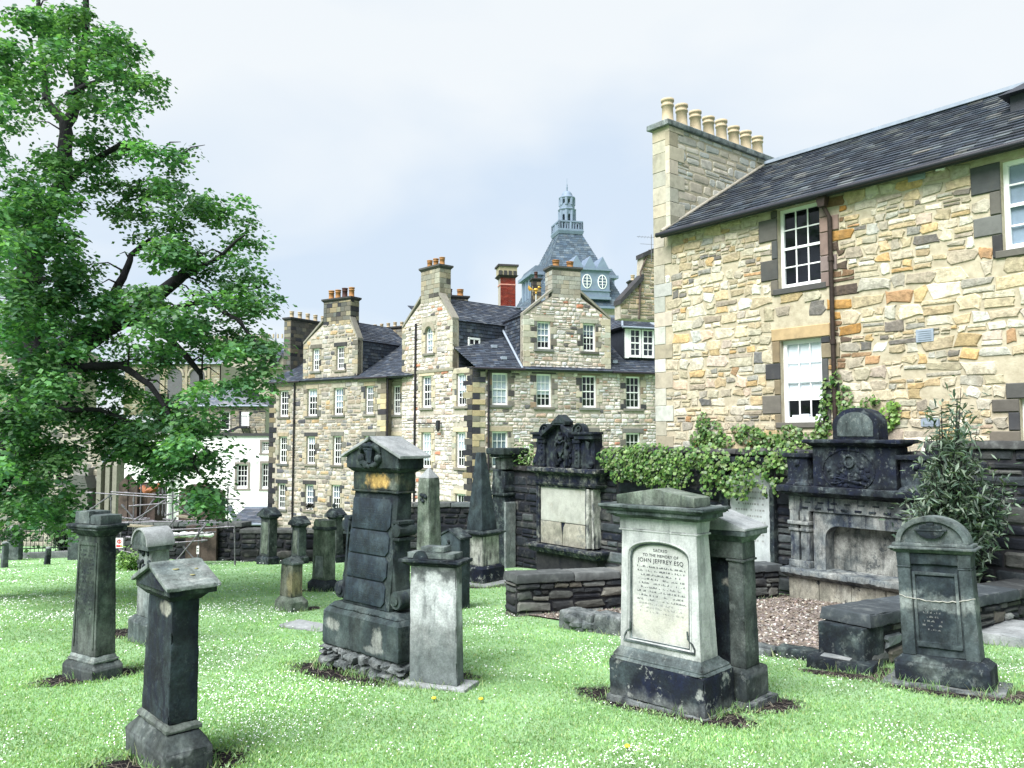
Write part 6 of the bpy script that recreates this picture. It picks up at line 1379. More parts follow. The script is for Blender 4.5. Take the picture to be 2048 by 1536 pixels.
m = MB(); m.blob((0, 0, 1.2), .13, (1.5, .5, .9)); m.blob((.22, 0, 1.38), .1, (1, .6, 1)); m.add([(-.2, 0, 1.2), (-.55, .03, 1.55), (-.6, -.03, 1.3), (-.5, 0, 1.1)], [(0, 1, 2, 3)]); m.tube([(.3, 0, 1.38), (.42, 0, 1.36)], [.04, .01], 5); m.tube([(0, 0, 1.0), (0, 0, 1.1)], .05, 6); m.blob((0, 0, .95), .09); m.obj('bird', MAT['gold'], t)
# brown gabled building glimpsed beside the yellow house
f = Fr(1296, 40, 20); t = thing('brown_gable_house', 'brown rubble gable glimpsed between the dormer and the yellow house', 'house', (*f.o.xy, 0), f.phi)
gx = lambda u: f.s(u, 560)
poly = [(gx(1240), f.z(1290, 640)), (gx(1330), f.z(1290, 640)), (gx(1330), f.z(1290, 490)), (gx(1287), f.z(1287, 512)), (gx(1284), f.z(1284, 560)), (gx(1240), f.z(1250, 606))]
wall_sheet(poly, [], 0, .2, .6).obj('wall', MAT['mortart'], t); emit(rubble(poly, [], (.15, .3), (.25, .6), [(2, (.32, .25, .17)), (2, (.22, .18, .14)), (1, (.4, .35, .27))], 61, 0, .03, .02, .3), t, 'rubble_stone', MAT['rubf'], 60, 'small_rubble_stones')
m = MB(); m.prism([(gx(1238), f.z(1250, 610)), (gx(1285), f.z(1285, 560)), (gx(1285), f.z(1285, 548)), (gx(1238), f.z(1250, 600))], -.15, .6, 'y', (.035, .035, .04)); m.prism([(gx(1284), f.z(1287, 516)), (gx(1332), f.z(1290, 490)), (gx(1332), f.z(1290, 482)), (gx(1284), f.z(1287, 507))], -.15, .6, 'y', (.035, .035, .04)); m.obj('skew', MAT['ash'], t)
pipe(t, [(gx(1298), -.08, f.z(1290, 500)), (gx(1280), -.08, f.z(1290, 545)), (gx(1276), -.08, f.z(1290, 640))], .05, 'rust', 'downpipe', 9)
p = P(1303, 508, 38); t = thing('television_aerial', 'thin television aerial above the brown gable', 'aerial', p)
m = MB(); m.tube([(0, 0, -.4), (0, 0, .95)], .015, 5); m.tube([(-.7, 0, .85), (.3, 0, .80)], .01, 4); m.tube([(-.55, 0, .5), (.3, 0, .45)], .01, 4)
for i in range(6): m.tube([(-.6 + i * .15, -.2, .84 - i * .008), (-.6 + i * .15, .2, .84 - i * .008)], .006, 4)
m.obj('mast', MAT['steel'], t)
# ------------------------------------------------------------------ slate tower with lantern, far behind
YT = 120.; FT = Fr(1168, YT, 14)
tw = thing('lantern_tower', 'tall blue grey slate mansard tower with arcaded lantern and finial', 'tower', (*FT.o.xy, 0), FT.phi)
MAT['tlead'] = plain('hazed_blue_lead', (.14, .185, .255), .6, .12, 1.5); MAT['tslate'] = None  # blue-grey lead with the haze of distance put into its colour
TWC = [(3, (.036, .058, .086)), (3, (.048, .074, .104)), (2, (.066, .094, .126)), (1, (.095, .125, .155))]  # slate tones, bluer for the distance haze coloured into them
k_ = YT / FPX
zt = lambda v: FT.z(1143, v)
hw0, hw1 = 103 * k_, 24 * k_                     # half widths at the flared foot and under the lantern
def tier(z0, h0, z1, h1, seed, e=.42, w=.6):
    for a in range(4):
        c, s = math.cos(a * math.pi / 2), math.sin(a * math.pi / 2); rot = lambda x, y, z: (x * c - y * s, x * s + y * c + hw0, z)
        roof_plane(tw, 'roof', rot(-h0, -h0, z0), rot(h0, -h0, z0), rot(h1, -h1, z1), rot(-h1, -h1, z1), TWC, w, e, seed + a)
tier(zt(612), hw0, zt(580), 86 * k_, 201); tier(zt(580), 86 * k_, FT.z(1143, 472, hw0), hw1, 205)
def trect(z0, z1, h, name, mat='tlead', h1=None, par=None):
    h1 = h1 or h; m = MB(); m.fr(z0, z1, (-h, h, hw0 - h, hw0 + h), (-h1, h1, hw0 - h1, hw0 + h1)); return m.obj(name, MAT[mat], par or tw)
trect(zt(640), zt(613), hw0 * .93, 'wall', 'mortart'); trect(zt(614), zt(610), hw0 * 1.02, 'eaves')
def tdormer(x0, x1, y, zb, ztp, wins, peds, label=None, face=1):
    """painted timber dormer block with oval windows and triangular pediments"""
    m = MB(); m.box(x0, x1, y, y + 6, zb, ztp); d = m.obj('dormer', MAT['tlead'], tw)
    m = MB(); m.box(x0 - .15, x1 + .15, y - .25, y + 6, zb - .15, zb + .25); m.box(x0 - .1, x1 + .1, y - .15, y + 1, zb + 1.1, zb + 1.25); m.box(x0 - .3, x1 + .3, y - .35, y + 6, ztp - .3, ztp); m.obj('mouldings', MAT['tlead'], d)
    for cx in wins:
        zc = zb + (ztp - zb) * .56; ov = arc(cx, zc, .62, 0, 360, 24, .98)[:-1]; w = MB().prism(arc(cx, zc, .74, 0, 360, 24, 1.1)[:-1], y - .07, y + .05, 'y').obj('oval_window', MAT['white'], d); MB().prism(ov, y - .085, y + .02, 'y').obj('pane', MAT['tglass'], w)
        m = MB(); m.box(cx - .05, cx + .05, y - .12, y, zc - .95, zc + .95); m.box(cx - .58, cx + .58, y - .118, y, zc - .04, zc + .04); m.box(cx - .5, cx + .5, y - .116, y, zc + .42, zc + .48); m.box(cx - .5, cx + .5, y - .116, y, zc - .48, zc - .42); m.obj('glazing_bars', MAT['white'], w)
    for a, b, h in peds:
        m = MB(); m.prism([(a, ztp), (b, ztp), ((a + b) / 2, ztp + h)], y - .2, y + 5, 'y'); m.obj('pediment', MAT['tlead'], d)
MAT['tglass'] = plain('tower_pane', (.06, .09, .125), .15, .2, 3)
ty = hw0 - 84 * k_
tdormer(-42 * k_, 58 * k_, ty - 1.2, zt(594), zt(534), [-34 * k_, 9 * k_, 42 * k_], [(-28 * k_, 2 * k_, 25 * k_), (2 * k_, 29 * k_, 25 * k_), (29 * k_, 56 * k_, 25 * k_)])
for sg in (-1, 1):                               # flat-roofed side dormers seen in profile
    x0, x1 = sorted((sg * 52 * k_, sg * 88 * k_)); m = MB(); m.box(x0, x1, hw0 - 50 * k_, hw0 + 50 * k_, zt(600), zt(540)); d = m.obj('side_dormer', MAT['tlead'], tw)
    m = MB(); m.box(x0 - .6, x1 + .6, hw0 - 54 * k_, hw0 + 54 * k_, zt(542), zt(536)); m.obj('cornice', MAT['tlead'], d)
    m = MB(); m.fr(zt(536), zt(522), (x0 - .3, x1 + .3, hw0 - 52 * k_, hw0 + 52 * k_), (x0 + .3, x1 - .3, hw0 - 46 * k_, hw0 + 46 * k_), (.055, .08, .11)); m.obj('dormer_roof', MAT['slate'], d)
    for i in range(4): MB().box(*sorted((sg * 88 * k_, sg * 90.5 * k_)), hw0 - 44 * k_ + i * 24 * k_, hw0 - 40 * k_ + i * 24 * k_, zt(600), zt(545)).obj('bracket', MAT['tlead'], d)
kf_ = k_; k_ = k_ * (YT + hw0) / YT; zt = lambda v: FT.z(1143, v, hw0)      # the lantern stands over the tower's middle
trect(zt(474), zt(468), 25 * k_, 'balcony_base', h1=27 * k_)
b = trect(zt(468), zt(464), 26 * k_, 'balcony_floor'); m = MB()
for a in range(4):
    c, s = math.cos(a * math.pi / 2), math.sin(a * math.pi / 2); h = 23 * k_
    for i in range(9):
        x = -h + 2 * h * i / 8; m.tube([(x * c + h * s, hw0 + x * s - h * c, zt(464)), (x * c + h * s, hw0 + x * s - h * c, zt(450))], .13 if i % 4 else .26, 6)
m.obj('baluster', MAT['tlead'], b); m = MB(); h = 23 * k_
for z0, z1 in ((zt(451), zt(448)),):
    m.box(-h - .2, h + .2, hw0 - h - .2, hw0 - h + .25, z0, z1); m.box(-h - .2, h + .2, hw0 + h - .25, hw0 + h + .2, z0, z1); m.box(-h - .2, -h + .25, hw0 - h, hw0 + h, z0, z1); m.box(h - .25, h + .2, hw0 - h, hw0 + h, z0, z1)
m.obj('handrail', MAT['tlead'], b)
def arcade(z0, z1, r, name, n=8, colr=.2):
    m = MB()
    for i in range(n):
        a = 2 * math.pi * (i + .5) / n; m.tube([(r * math.cos(a), hw0 + r * math.sin(a), z0), (r * math.cos(a), hw0 + r * math.sin(a), z1)], colr, 7)
        b = 2 * math.pi * (i + 1.5) / n; p0, p1 = Vector((r * math.cos(a), hw0 + r * math.sin(a), 0)), Vector((r * math.cos(b), hw0 + r * math.sin(b), 0)); d = p1 - p0; hz = (z1 - z0)
        pts = [(0, z1), (1, z1), (1, z0 + hz * .55)] + [(.5 + .36 * math.cos(R(t)), z0 + hz * .58 + hz * .24 * math.sin(R(t))) for t in range(0, 181, 30)] + [(0, z0 + hz * .55)]
        nr = Vector((d.y, -d.x, 0)).normalized() * .15
        V = [tuple(p0 + d * q + Vector((0, 0, z)) + nr) for q, z in pts] + [tuple(p0 + d * q + Vector((0, 0, z)) - nr) for q, z in pts]; k = len(pts)
        m.add(V, [tuple(range(k)), tuple(range(k, 2 * k))[::-1]] + [(j, k + j, k + (j + 1) % k, (j + 1) % k) for j in range(k)])
    return m.obj(name, MAT['tlead'], tw)
arcade(zt(466), zt(424), 14.5 * k_, 'lower_arcade', 8, .3); MB().lathe([(14 * k_, zt(426)), (18 * k_, zt(423)), (19 * k_, zt(421)), (16 * k_, zt(419))], (0, hw0, 0), 8, None, False, .5).obj('lantern_cornice', MAT['tlead'], tw)
MB().lathe([(15.5 * k_, zt(419)), (15.5 * k_, zt(413)), (14 * k_, zt(413)), (14 * k_, zt(410))], (0, hw0, 0), 8, None, False, .5).obj('parapet', MAT['tlead'], tw); arcade(zt(413), zt(399), 13.5 * k_, 'upper_arcade', 8, .28)
MB().lathe([(14 * k_, zt(400)), (17 * k_, zt(398)), (16 * k_, zt(396)), (11.5 * k_, zt(395)), (11 * k_, zt(391)), (9 * k_, zt(387)), (5.5 * k_, zt(384)), (2 * k_, zt(383))], (0, hw0, 0), 16).obj('dome', MAT['tlead'], tw)
MB().lathe([(2 * k_, zt(384)), (1.4 * k_, zt(378)), (2.2 * k_, zt(376)), (1. * k_, zt(374)), (1.6 * k_, zt(371)), (.5 * k_, zt(369)), (.3 * k_, zt(358))], (0, hw0, 0), 8).obj('finial', MAT['tlead'], tw)
MB().lathe([(7 * k_, zt(470)), (6 * k_, zt(420))], (0, hw0, 0), 8).obj('lantern_core', MAT['tlead'], tw)

# ------------------------------------------------------------------ houses beyond the tree
def house(name, label, u0, u1, vb, ve, vr, Y, phi, wallm, wins=(), hip=.0, depth=9, cols=None, seed=1, roofc=TSL, ov=.3, rows=(2, 2), ncol=2, sills=True, fillc=None, roofmat=None, zlow=None):
    f = Fr((u0 + u1) / 2, Y, phi); t = thing(name, label, 'house', (*f.o.xy, 0), f.phi); um = (u0 + u1) / 2
    a, b = f.s(u0, ve), f.s(u1, ve); z0, z1 = (zlow if zlow is not None else f.z(um, vb)), f.z(um, ve); holes = []
    for q in wins: holes.append((f.s(q[0], q[2]), f.s(q[1], q[2]), f.z(um, q[3]), f.z(um, q[2])))
    wall_sheet([(a, z0), (b, z0), (b, z1), (a, z1)], holes, 0, .2, .4).obj('wall', MAT[wallm], t)
    m = MB(); m.add([(a, 0, z0), (a, depth, z0), (a, depth, z1), (a, 0, z1)], [(0, 1, 2, 3)]); m.add([(b, 0, z0), (b, depth, z0), (b, depth, z1), (b, 0, z1)], [(0, 1, 2, 3)]); m.obj('side_wall', MAT[wallm], t)
    if fillc:
        bl = [(h[0] - .18, h[1] + .18, h[2] - .12, h[3] + .22) for h in holes]; emit(rubble([(a, z0), (b, z0), (b, z1), (a, z1)], bl, (.16, .3), (.25, .6), fillc, seed, 0, .03, .02, .3), t, 'rubble_stone', MAT['rubf'], 40, 'small_rubble_stones')
    for h in holes:
        w = sash(t, *h, y=.1, cols=ncol, rows=rows, fw=.09, bar=.035, room=.35)
        m = MB(); e = .16
        for q in ((h[0] - e, h[0], h[2] - .1, h[3] + .18), (h[1], h[1] + e, h[2] - .1, h[3] + .18), (h[0], h[1], h[3], h[3] + .18), (h[0] - .22, h[1] + .22, h[2] - .22, h[2] - .1)): m.box(q[0], q[1], -.05, .05, q[2], q[3], (.22, .2, .18))
        m.obj('margin', MAT['ash'], w)
    if vr:
        zr = f.z(um, vr, depth / 2); roof_plane(t, 'roof', (a - ov, -ov, z1), (b + ov, -ov, z1), (b - hip, depth / 2, zr), (a + hip, depth / 2, zr), roofc, .5, .3, seed)
        if hip: roof_plane(t, 'roof', (b + ov, -ov, z1), (b + ov, depth, z1), (b - hip, depth / 2, zr), (b - hip, depth / 2 - .01, zr), roofc, .5, .3, seed + 3)
        m = MB(); m.box(a + hip, b - hip, depth / 2 - .12, depth / 2 + .12, zr - .05, zr + .1); m.tube([(a - ov, -ov - .05, z1 - .05), (b + ov, -ov - .05, z1 - .05)], .07, 6); m.obj('ridge', MAT['lead'], t)
    return t, f, a, b, z0, z1
GC = dim([(4, (.34, .31, .24)), (3, (.26, .24, .2)), (2, (.42, .38, .3)), (1, (.12, .12, .12))], .72)
MSL = [(3, (.105, .12, .15)), (3, (.125, .14, .17)), (1, (.15, .165, .2))]
t, f, a, b, z0, z1 = house('white_house', 'white harled house with small paned windows beyond the scaffold', 222, 570, 1090, 872, None, 62, 3, 'harl', [(474, 496, 929, 975), (524, 540, 884, 904), (524, 542, 927, 976)], rows=(2, 2), ncol=3, depth=6)
m = MB(); m.box(a, b + .3, -.15, .5, z1, z1 + .22, (.05, .05, .055)); m.obj('wallhead_band', MAT['ash'], t)
m = MB(); m.box(f.s(512, 870), f.s(517, 870), -.06, .05, f.z(515, 925), f.z(515, 918)); m.obj('alarm_box', MAT['white'], t)
# gabled left end of the white house
gx = lambda u: f.s(u, 900); gzz = lambda v: f.z(300, v)
m = MB(); m.prism([(gx(262), gzz(1090)), (gx(345), gzz(1090)), (gx(345), gzz(850)), (gx(262), gzz(920))], -.6, .0, 'y'); m.obj('projecting_gable', MAT['harl'], t)
t, f, a, b, z0, z1 = house('grey_roof_house', 'grey stone house with wide pale slate roof and iron stair platform', 345, 531, 900, 811, 766, 74, 3, 'mortart', [(441, 460, 823, 861), (359, 380, 822, 843)], 5.5, 10, None, 71, MSL, fillc=GC, rows=(1, 2), ncol=1)
m = MB(); m.box(f.s(482, 820), f.s(499, 820), -.05, .1, f.z(490, 852), f.z(490, 824)); m.obj('door', MAT['white'], t)
m = MB(); m.box(f.s(479, 820), f.s(483, 820), -.06, .1, f.z(490, 852), f.z(490, 822)); m.obj('door_painted_shadow', MAT['dark'], t)  # solid dark strip standing in for the shadow at the door's edge
m = MB(); zf = f.z(490, 853); x0, x1 = f.s(464, 850), f.s(500, 850); m.box(x0 + .8, x1, -1.3, .0, zf - .18, zf); m.prism([(x0 - .9, zf - .8), (x0 + .8, zf), (x0 + .8, zf - .22), (x0 - .7, zf - 1.0)], -1.3, -.9, 'y')
for i in range(3): m.tube([(x0 + 1.2 + i * .6, -1.2, zf - .1), (x0 + 1.2 + i * .6, -.05, zf - .9)], .05, 5)
for i in range(9): x = x0 + .8 + i * (x1 - x0 - .8) / 8; m.tube([(x, -1.25, zf), (x, -1.25, zf + .95)], .02, 4)
m.tube([(x0 - .9, -1.25, zf - .0), (x0 + .8, -1.25, zf + .95), (x1, -1.25, zf + .95), (x1, -.05, zf + .95)], .03, 5); m.obj('iron_stair', MAT['iron'], t)
t, f, a, b, z0, z1 = house('slate_lean_to', 'low grey slate roofed outhouse below the white house', 462, 540, 1085, 1046, 1016, 52, 2, 'mortard', [], 0, 6, None, 75, [(3, (.055, .068, .095)), (3, (.08, .095, .12)), (1, (.12, .13, .16))])
# small crow-gabled vault house roof beside it
f = Fr(455, 50, 5); t = thing('small_gable_shed', 'tiny gabled stone outhouse with pale roof beside the slate outhouse', 'shed', (*f.o.xy, 0), f.phi); gs = lambda u: f.s(u, 1030)
m = MB(); m.prism([(gs(436), f.z(455, 1090)), (gs(466), f.z(455, 1090)), (gs(466), f.z(455, 1040)), (gs(454), f.z(455, 1016)), (gs(436), f.z(455, 1044))], 0, 1, 'y'); m.obj('wall', MAT['harl'], t)
m = MB(); m.prism([(gs(454), f.z(455, 1012)), (gs(468), f.z(455, 1042)), (gs(468), f.z(455, 1046)), (gs(454), f.z(455, 1017))], -.05, 1.0, 'y'); m.prism([(gs(454), f.z(455, 1012)), (gs(434), f.z(455, 1046)), (gs(434), f.z(455, 1050)), (gs(454), f.z(455, 1017))], -.05, 1.0, 'y'); m.obj('roof', MAT['lead'], t)
# gabled kirk end with buttresses behind the tree
f = Fr(170, 46, -14); t = thing('old_kirk', 'weathered grey kirk wall with buttresses, niches and steep gable coping behind the tree', 'church', (*f.o.xy, 0), f.phi); ks = lambda u: f.s(u, 1000); kz = lambda v: f.z(170, v)
poly = [(ks(-80), kz(1110)), (ks(242), kz(1110)), (ks(242), kz(940)), (ks(262), kz(905)), (ks(262), kz(880)), (ks(200), kz(840)), (ks(-80), kz(840))]
poly = [(ks(-80), kz(1110)), (ks(232), kz(1110)), (ks(232), kz(905)), (ks(190), kz(830)), (ks(-80), kz(830))]
wall_sheet(poly, [], 0, .2, .5).obj('wall', MAT['mortart'], t); emit(rubble(poly, [], (.25, .4), (.4, .9), [(3, (.16, .155, .135)), (2, (.21, .2, .17)), (1, (.08, .08, .075))], 81, 0, .03, .02, .2), t, 'wall_stone', MAT['rubf'], 150, 'small_wall_stones')
for u in (205, 222, 236):
    m = MB(); x = ks(u); m.box(x, x + .28, -.5, .1, kz(1100), kz(930), (.17, .165, .14)); m.fr(kz(930), kz(905), (x, x + .28, -.5, .1), (x, x + .28, -.05, .1), (.17, .165, .14)); m.obj('buttress', MAT['ash'], t)
m = MB(); x = ks(172); m.box(x - .7, x + .7, -.7, .1, kz(1090), kz(975), (.12, .12, .11)); m.prism([(x - .8, kz(975)), (x + .8, kz(975)), (x + .55, kz(950)), (x - .55, kz(950))], -.8, .1, 'y', (.07, .075, .07)); m.box(x - .45, x + .45, -.4, .1, kz(950), kz(935), (.18, .18, .17)); m.obj('niche_monument', MAT['ash'], t)
m = MB(); m.prism([(ks(212), kz(925)), (ks(262), kz(875)), (ks(262), kz(868)), (ks(212), kz(917))], -.4, .3, 'y'); m.obj('raking_coping', MAT['lead'], t)
roof_plane(t, 'roof', (ks(200), .2, kz(925)), (ks(262), .2, kz(870)), (ks(262), 5, kz(830)), (ks(200), 5, kz(830)), MSL, .5, .3, 84)
# long arched-window hall, far blocks
t, f, a, b, z0, z1 = house('arcaded_hall', 'pale stone hall with arched windows and lead roof behind the tree', 250, 440, 830, 727, 703, 100, 0, 'mortart', [], 0, 10, None, 86, [(1, (.2, .225, .27))], fillc=[(3, (.27, .23, .165)), (2, (.31, .285, .225))])
for u in (305, 350, 395):
    x = f.s(u, 760); m = MB(); m.prism([(x - .9, f.z(340, 800)), (x + .9, f.z(340, 800)), (x + .9, f.z(340, 752))] + arc(x, f.z(340, 752), .9, 0, 180, 10) + [(x - .9, f.z(340, 752))], -.06, .05, 'y', (.10, .10, .11)); w = m.obj('arched_window', MAT['ash'], t)
    m = MB(); m.tube([(p, -.1, q) for p, q in arc(x, f.z(340, 752), 1.1, 0, 180, 12)], .16, 6, (.3, .27, .22)); m.obj('arch_moulding', MAT['ash'], w); MB().box(x + 1.3, x + 1.6, -.2, .1, z0, z1, (.27, .235, .175)).obj('pilaster', MAT['ash'], t)
house('far_tenement', 'distant pale tenement with small white windows at the left edge', -60, 105, 830, 690, 640, 90, 0, 'mortart', [(14, 26, 742, 758), (50, 62, 692, 704), (48, 62, 722, 738), (78, 90, 722, 738), (12, 24, 702, 716)], 0, 10, None, 88, fillc=GC)
t, f, a, b, z0, z1 = house('far_block', 'distant flat topped stone block with a long chimney row', 425, 522, 800, 672, None, 130, 0, 'mortart', [(436, 441, 690, 706), (460, 466, 690, 706)], 0, 10, None, 90)
m = MB()
for i in range(12): x = a + 1 + i * 2.2 / 3; m.lathe([(.16, 0), (.13, .7)], (x + 2.2, 3, z1), 8)
m.obj('chimney_pot', MAT['potl'], t); m = MB(); m.box(f.s(511, 660), f.s(520, 660), 2, 3.2, z1, f.z(515, 664), (.08, .075, .075)); m.obj('chimney', MAT['ash'], t)
t, f, a, b, z0, z1 = house('crow_step_house', 'distant slate house with pointed dormer gables beside the tenement corner', 519, 592, 840, 736, 700, 95, 0, 'mortart', [(541, 547, 756, 770)], 0, 9, None, 92, TSL)
for u in (538, 566):
    x = f.s(u, 730); m = MB(); m.prism([(x - .85, z1 - .2), (x + .85, z1 - .2), (x, z1 + 1.6)], -.5, 3, 'y', (.2, .185, .155)); d = m.obj('dormer_gable', MAT['ash'], t); MB().prism([(x - 1.05, z1 - .2), (x, z1 + 1.75), (x + 1.05, z1 - .2), (x + .85, z1 - .2), (x, z1 + 1.5), (x - .85, z1 - .2)], -.7, 3, 'y', (.06, .065, .08)).obj('skew', MAT['ash'], d)
house('far_slate_house', 'far slate roof with thin spirelet above the crow stepped house', 519, 600, 760, 706, 690, 150, 0, 'mortart', [], 0, 9, None, 94, TSL)
p = P(551, 700, 150); t = thing('spirelet', 'thin stone spirelet on the far skyline', 'spire', p); MB().lathe([(.55, -1), (.55, .5), (.7, .6), (.2, 1.6), (.05, 2.6)], (0, 0, 0), 8, (.11, .125, .15), False).obj('shaft', MAT['ash'], t); MB().lathe([(.1, 2.6), (.03, 3.4)], (0, 0, 0), 6, (.11, .125, .15)).obj('finial', MAT['ash'], t)
# ------------------------------------------------------------------ boundary walls, railings and scaffold beyond the lawn
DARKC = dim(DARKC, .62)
def gxy(u, Y): d = ray(u, HOR); return (d.x / d.y * Y, Y)
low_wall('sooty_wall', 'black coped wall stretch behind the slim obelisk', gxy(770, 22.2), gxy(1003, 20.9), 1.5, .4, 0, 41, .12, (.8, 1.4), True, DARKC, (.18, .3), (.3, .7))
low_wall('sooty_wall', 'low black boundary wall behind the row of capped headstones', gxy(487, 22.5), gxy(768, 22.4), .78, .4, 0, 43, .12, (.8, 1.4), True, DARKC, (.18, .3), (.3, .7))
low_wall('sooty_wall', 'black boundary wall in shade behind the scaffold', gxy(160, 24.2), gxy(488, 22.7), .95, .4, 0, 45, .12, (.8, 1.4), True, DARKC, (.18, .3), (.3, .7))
# railing on a kerb at the far left
A, B = Vector((*gxy(-60, 23.5), 0)), Vector((*gxy(158, 24.5), 0)); A.z = gz(A.x, A.y); B.z = gz(B.x, B.y)
t = thing('iron_railing', 'black iron railing on a pale stone kerb at the far edge of the grass', 'railing', A, math.atan2((B - A).y, (B - A).x)); ln = (B - A).xy.length; sl = (B.z - A.z) / ln
m = MB(); m.box(0, ln, -.1, .12, -.2, .1); m.obj('kerb', ST['slab'], t, bevel=.01)
m = MB(); n = int(ln / .11)
for i in range(n): x = i * .11; m.tube([(x, 0, .1), (x, 0, .78)], .011, 4); m.lathe([(.02, 0), (.0, .06)], (x, 0, .78), 4)
m.obj('railing_bars', MAT['iron'], t)['kind'] = 'stuff'
m = MB(); m.box(0, ln, -.015, .015, .2, .23); m.box(0, ln, -.015, .015, .7, .73); m.obj('rail', MAT['iron'], t)
for i, (u, lab) in enumerate(((22, 'squat grey stone gate pier among the railings'), (143, 'stone gate pier at the near end of the railings'))):
    p = Vector((*gxy(u, 23.2), 0)); t = thing('stone_pier', lab, 'pier', (p.x, p.y, gz(p.x, p.y) - .05), R(10), 'stone piers of the railings')
    m = MB(); m.box(0, .32, 0, .32, 0, .85); m.obj('shaft', ST['grey'], t, bevel=.02, rough=(.1, .01)); m = MB(); m.box(-.04, .36, -.04, .36, .85, .93); m.fr(.93, 1.03, (-.02, .34, -.02, .34), (.1, .22, .1, .22)); m.obj('cap', ST['pgrey'], t, bevel=.01)
# boarded-up monuments inside the scaffold
def boards(name, label, u0, u1, vt, va, Y, seed):
    Y *= .82
    p0, p1 = P(u0, va, Y), P(u1, va, Y); zb = gz(p0.x, Y); t = thing(name, label, 'monument cover', (p0.x, Y, zb), 0, 'boarded monuments under the scaffold')
    w = p1.x - p0.x; h0 = p0.z - zb; h1 = P(u0, vt, Y).z - zb; n = max(2, int(w / .32)); rg = random.Random(seed)
    for i in range(n):
        x0, x1 = w * i / n, w * (i + 1) / n; g0 = 1 - abs(x0 / w * 2 - 1); g1 = 1 - abs(x1 / w * 2 - 1); m = MB()
        m.prism([(x0 + .006, 0), (x1 - .006, 0), (x1 - .006, h0 + (h1 - h0) * g1), (x0 + .006, h0 + (h1 - h0) * g0)], rg.uniform(-.02, .02), .05, 'y'); m.obj('board', MAT['rust'], t)
    m = MB(); m.box(.02, w - .02, .06, .9, 0, h0); m.obj('frame', MAT['rust'], t); return t
boards('boarded_monument', 'rusty brown boarded monument cover with pointed top below the tree', 238, 275, 948, 968, 29.6, 1)
boards('boarded_monument', 'dark rusty boarded box beside the pointed cover', 277, 311, 968, 970, 29.9, 2)
boards('boarded_monument', 'tall rusty boarded cover behind the hanging leaves', 358, 432, 960, 985, 30.0, 3)
boards('boarded_monument', 'rusty brown board panel leaning at the scaffold foot', 372, 434, 1052, 1052, 27.7, 4)
p = P(286, 976, 24.1); t = thing('orange_tarpaulin', 'crumpled orange tarpaulin slung on the dark boarded box', 'tarpaulin', p); m = MB(); rg_ = random.Random(4)
m.tube([(-.05, 0, .02), (.15, -.08, -.1), (.38, -.05, -.02), (.52, 0, .16)], [.08, .11, .09, .04], 9); m.obj('folds', MAT['rust2'], t, rough=(.06, .03))
# the scaffold
sc_t = thing('scaffold', 'galvanised tube scaffold with ledgers and braces round the boarded monuments', 'scaffold', (*gxy(330, 22), 0))
o_ = sc_t.location.copy(); o_.z = 0; sc_t.location = o_
TB = [(249, 1075, 27, 247, 1136, 27), (268, 985, 28, 265, 1110, 28), (283, 955, 28.6, 279, 1065, 28.6), (346, 880, 27.4, 345, 1100, 27.4), (332, 945, 28.8, 331, 1040, 28.8), (318, 975, 28.4, 317, 1030, 28.4), (326, 975, 29, 325, 1032, 29), (456, 972, 28, 455, 1058, 28), (469, 1052, 26.6, 470, 1134, 26.6), (398, 1055, 27, 396, 1122, 27), (276, 1065, 27.5, 275, 1112, 27.5), (242, 1060, 28, 240, 1100, 28), (405, 1050, 28, 404, 1085, 28), (222, 990, 28.5, 222, 1048, 28.5),
      (160, 984, 27.6, 350, 997, 27.4), (222, 984, 28, 480, 999, 28), (258, 1012, 27.2, 398, 1002, 27.2), (230, 1046, 27, 432, 1041, 27), (235, 1034, 28, 315, 1043, 28), (328, 1061, 26.8, 470, 1053, 26.6), (330, 1074, 26.8, 432, 1064, 26.8), (252, 1074, 26.9, 298, 1079, 26.9), (345, 1086, 26.8, 415, 1080, 26.8), (326, 1038, 28, 410, 1047, 28), (350, 1002, 28.4, 400, 1000, 28.4), (238, 1100, 27, 296, 1113, 27), (225, 1038, 28.3, 300, 1037, 28.3),
      (176, 1022, 27.6, 225, 988, 27.6), (243, 1009, 27.2, 267, 1036, 27.2), (268, 1041, 27, 331, 1000, 27), (345, 1003, 27, 405, 1050, 27), (347, 1128, 26.5, 413, 1048, 26.5), (413, 1048, 26.5, 423, 1034, 26.5), (366, 1092, 27, 392, 1122, 27), (330, 1031, 28, 396, 1010, 28), (268, 1060, 28, 308, 998, 28), (283, 1118, 27, 302, 1102, 27), (393, 1075, 26.9, 412, 1045, 26.9), (330, 1062, 26.8, 352, 1035, 26.8)]
for u0, v0, y0, u1, v1, y1 in TB:
    a, b = P(u0, v0, y0 * .79) - o_, P(u1, v1, y1 * .79) - o_; m = MB(); m.tube([a, b], .019, 7)
    for q in (.12, .88): c = a.lerp(b, q); d = (b - a).normalized() * .05; m.tube([c - d, c + d], .032, 6)
    m.obj('tube', MAT['steel'], sc_t)
MAT['plank'] = plain('scaffold_plank', (.24, .215, .16), .9, .3, 9)
for u0, v0, u1, v1, Y in ((352, 1034, 396, 1040, 27.3), (336, 1078, 412, 1073, 27.2), (230, 1052, 300, 1056, 27.5)):
    Y *= .79; a, b = P(u0, v0, Y) - o_, P(u1, v1, Y) - o_; m = MB(); d = Vector((0, .25, 0)); h = Vector((0, 0, .04)); m.add([a, b, b + d, a + d, a + h, b + h, b + d + h, a + d + h], [(3, 2, 1, 0), (4, 5, 6, 7), (0, 1, 5, 4), (1, 2, 6, 5), (2, 3, 7, 6), (3, 0, 4, 7)]); m.obj('plank', MAT['plank'], sc_t)
t = thing('sand_bag', 'pale sandbags heaped on the scaffold planks', 'sandbag', P(350, 1073, 21.4)); m = MB()
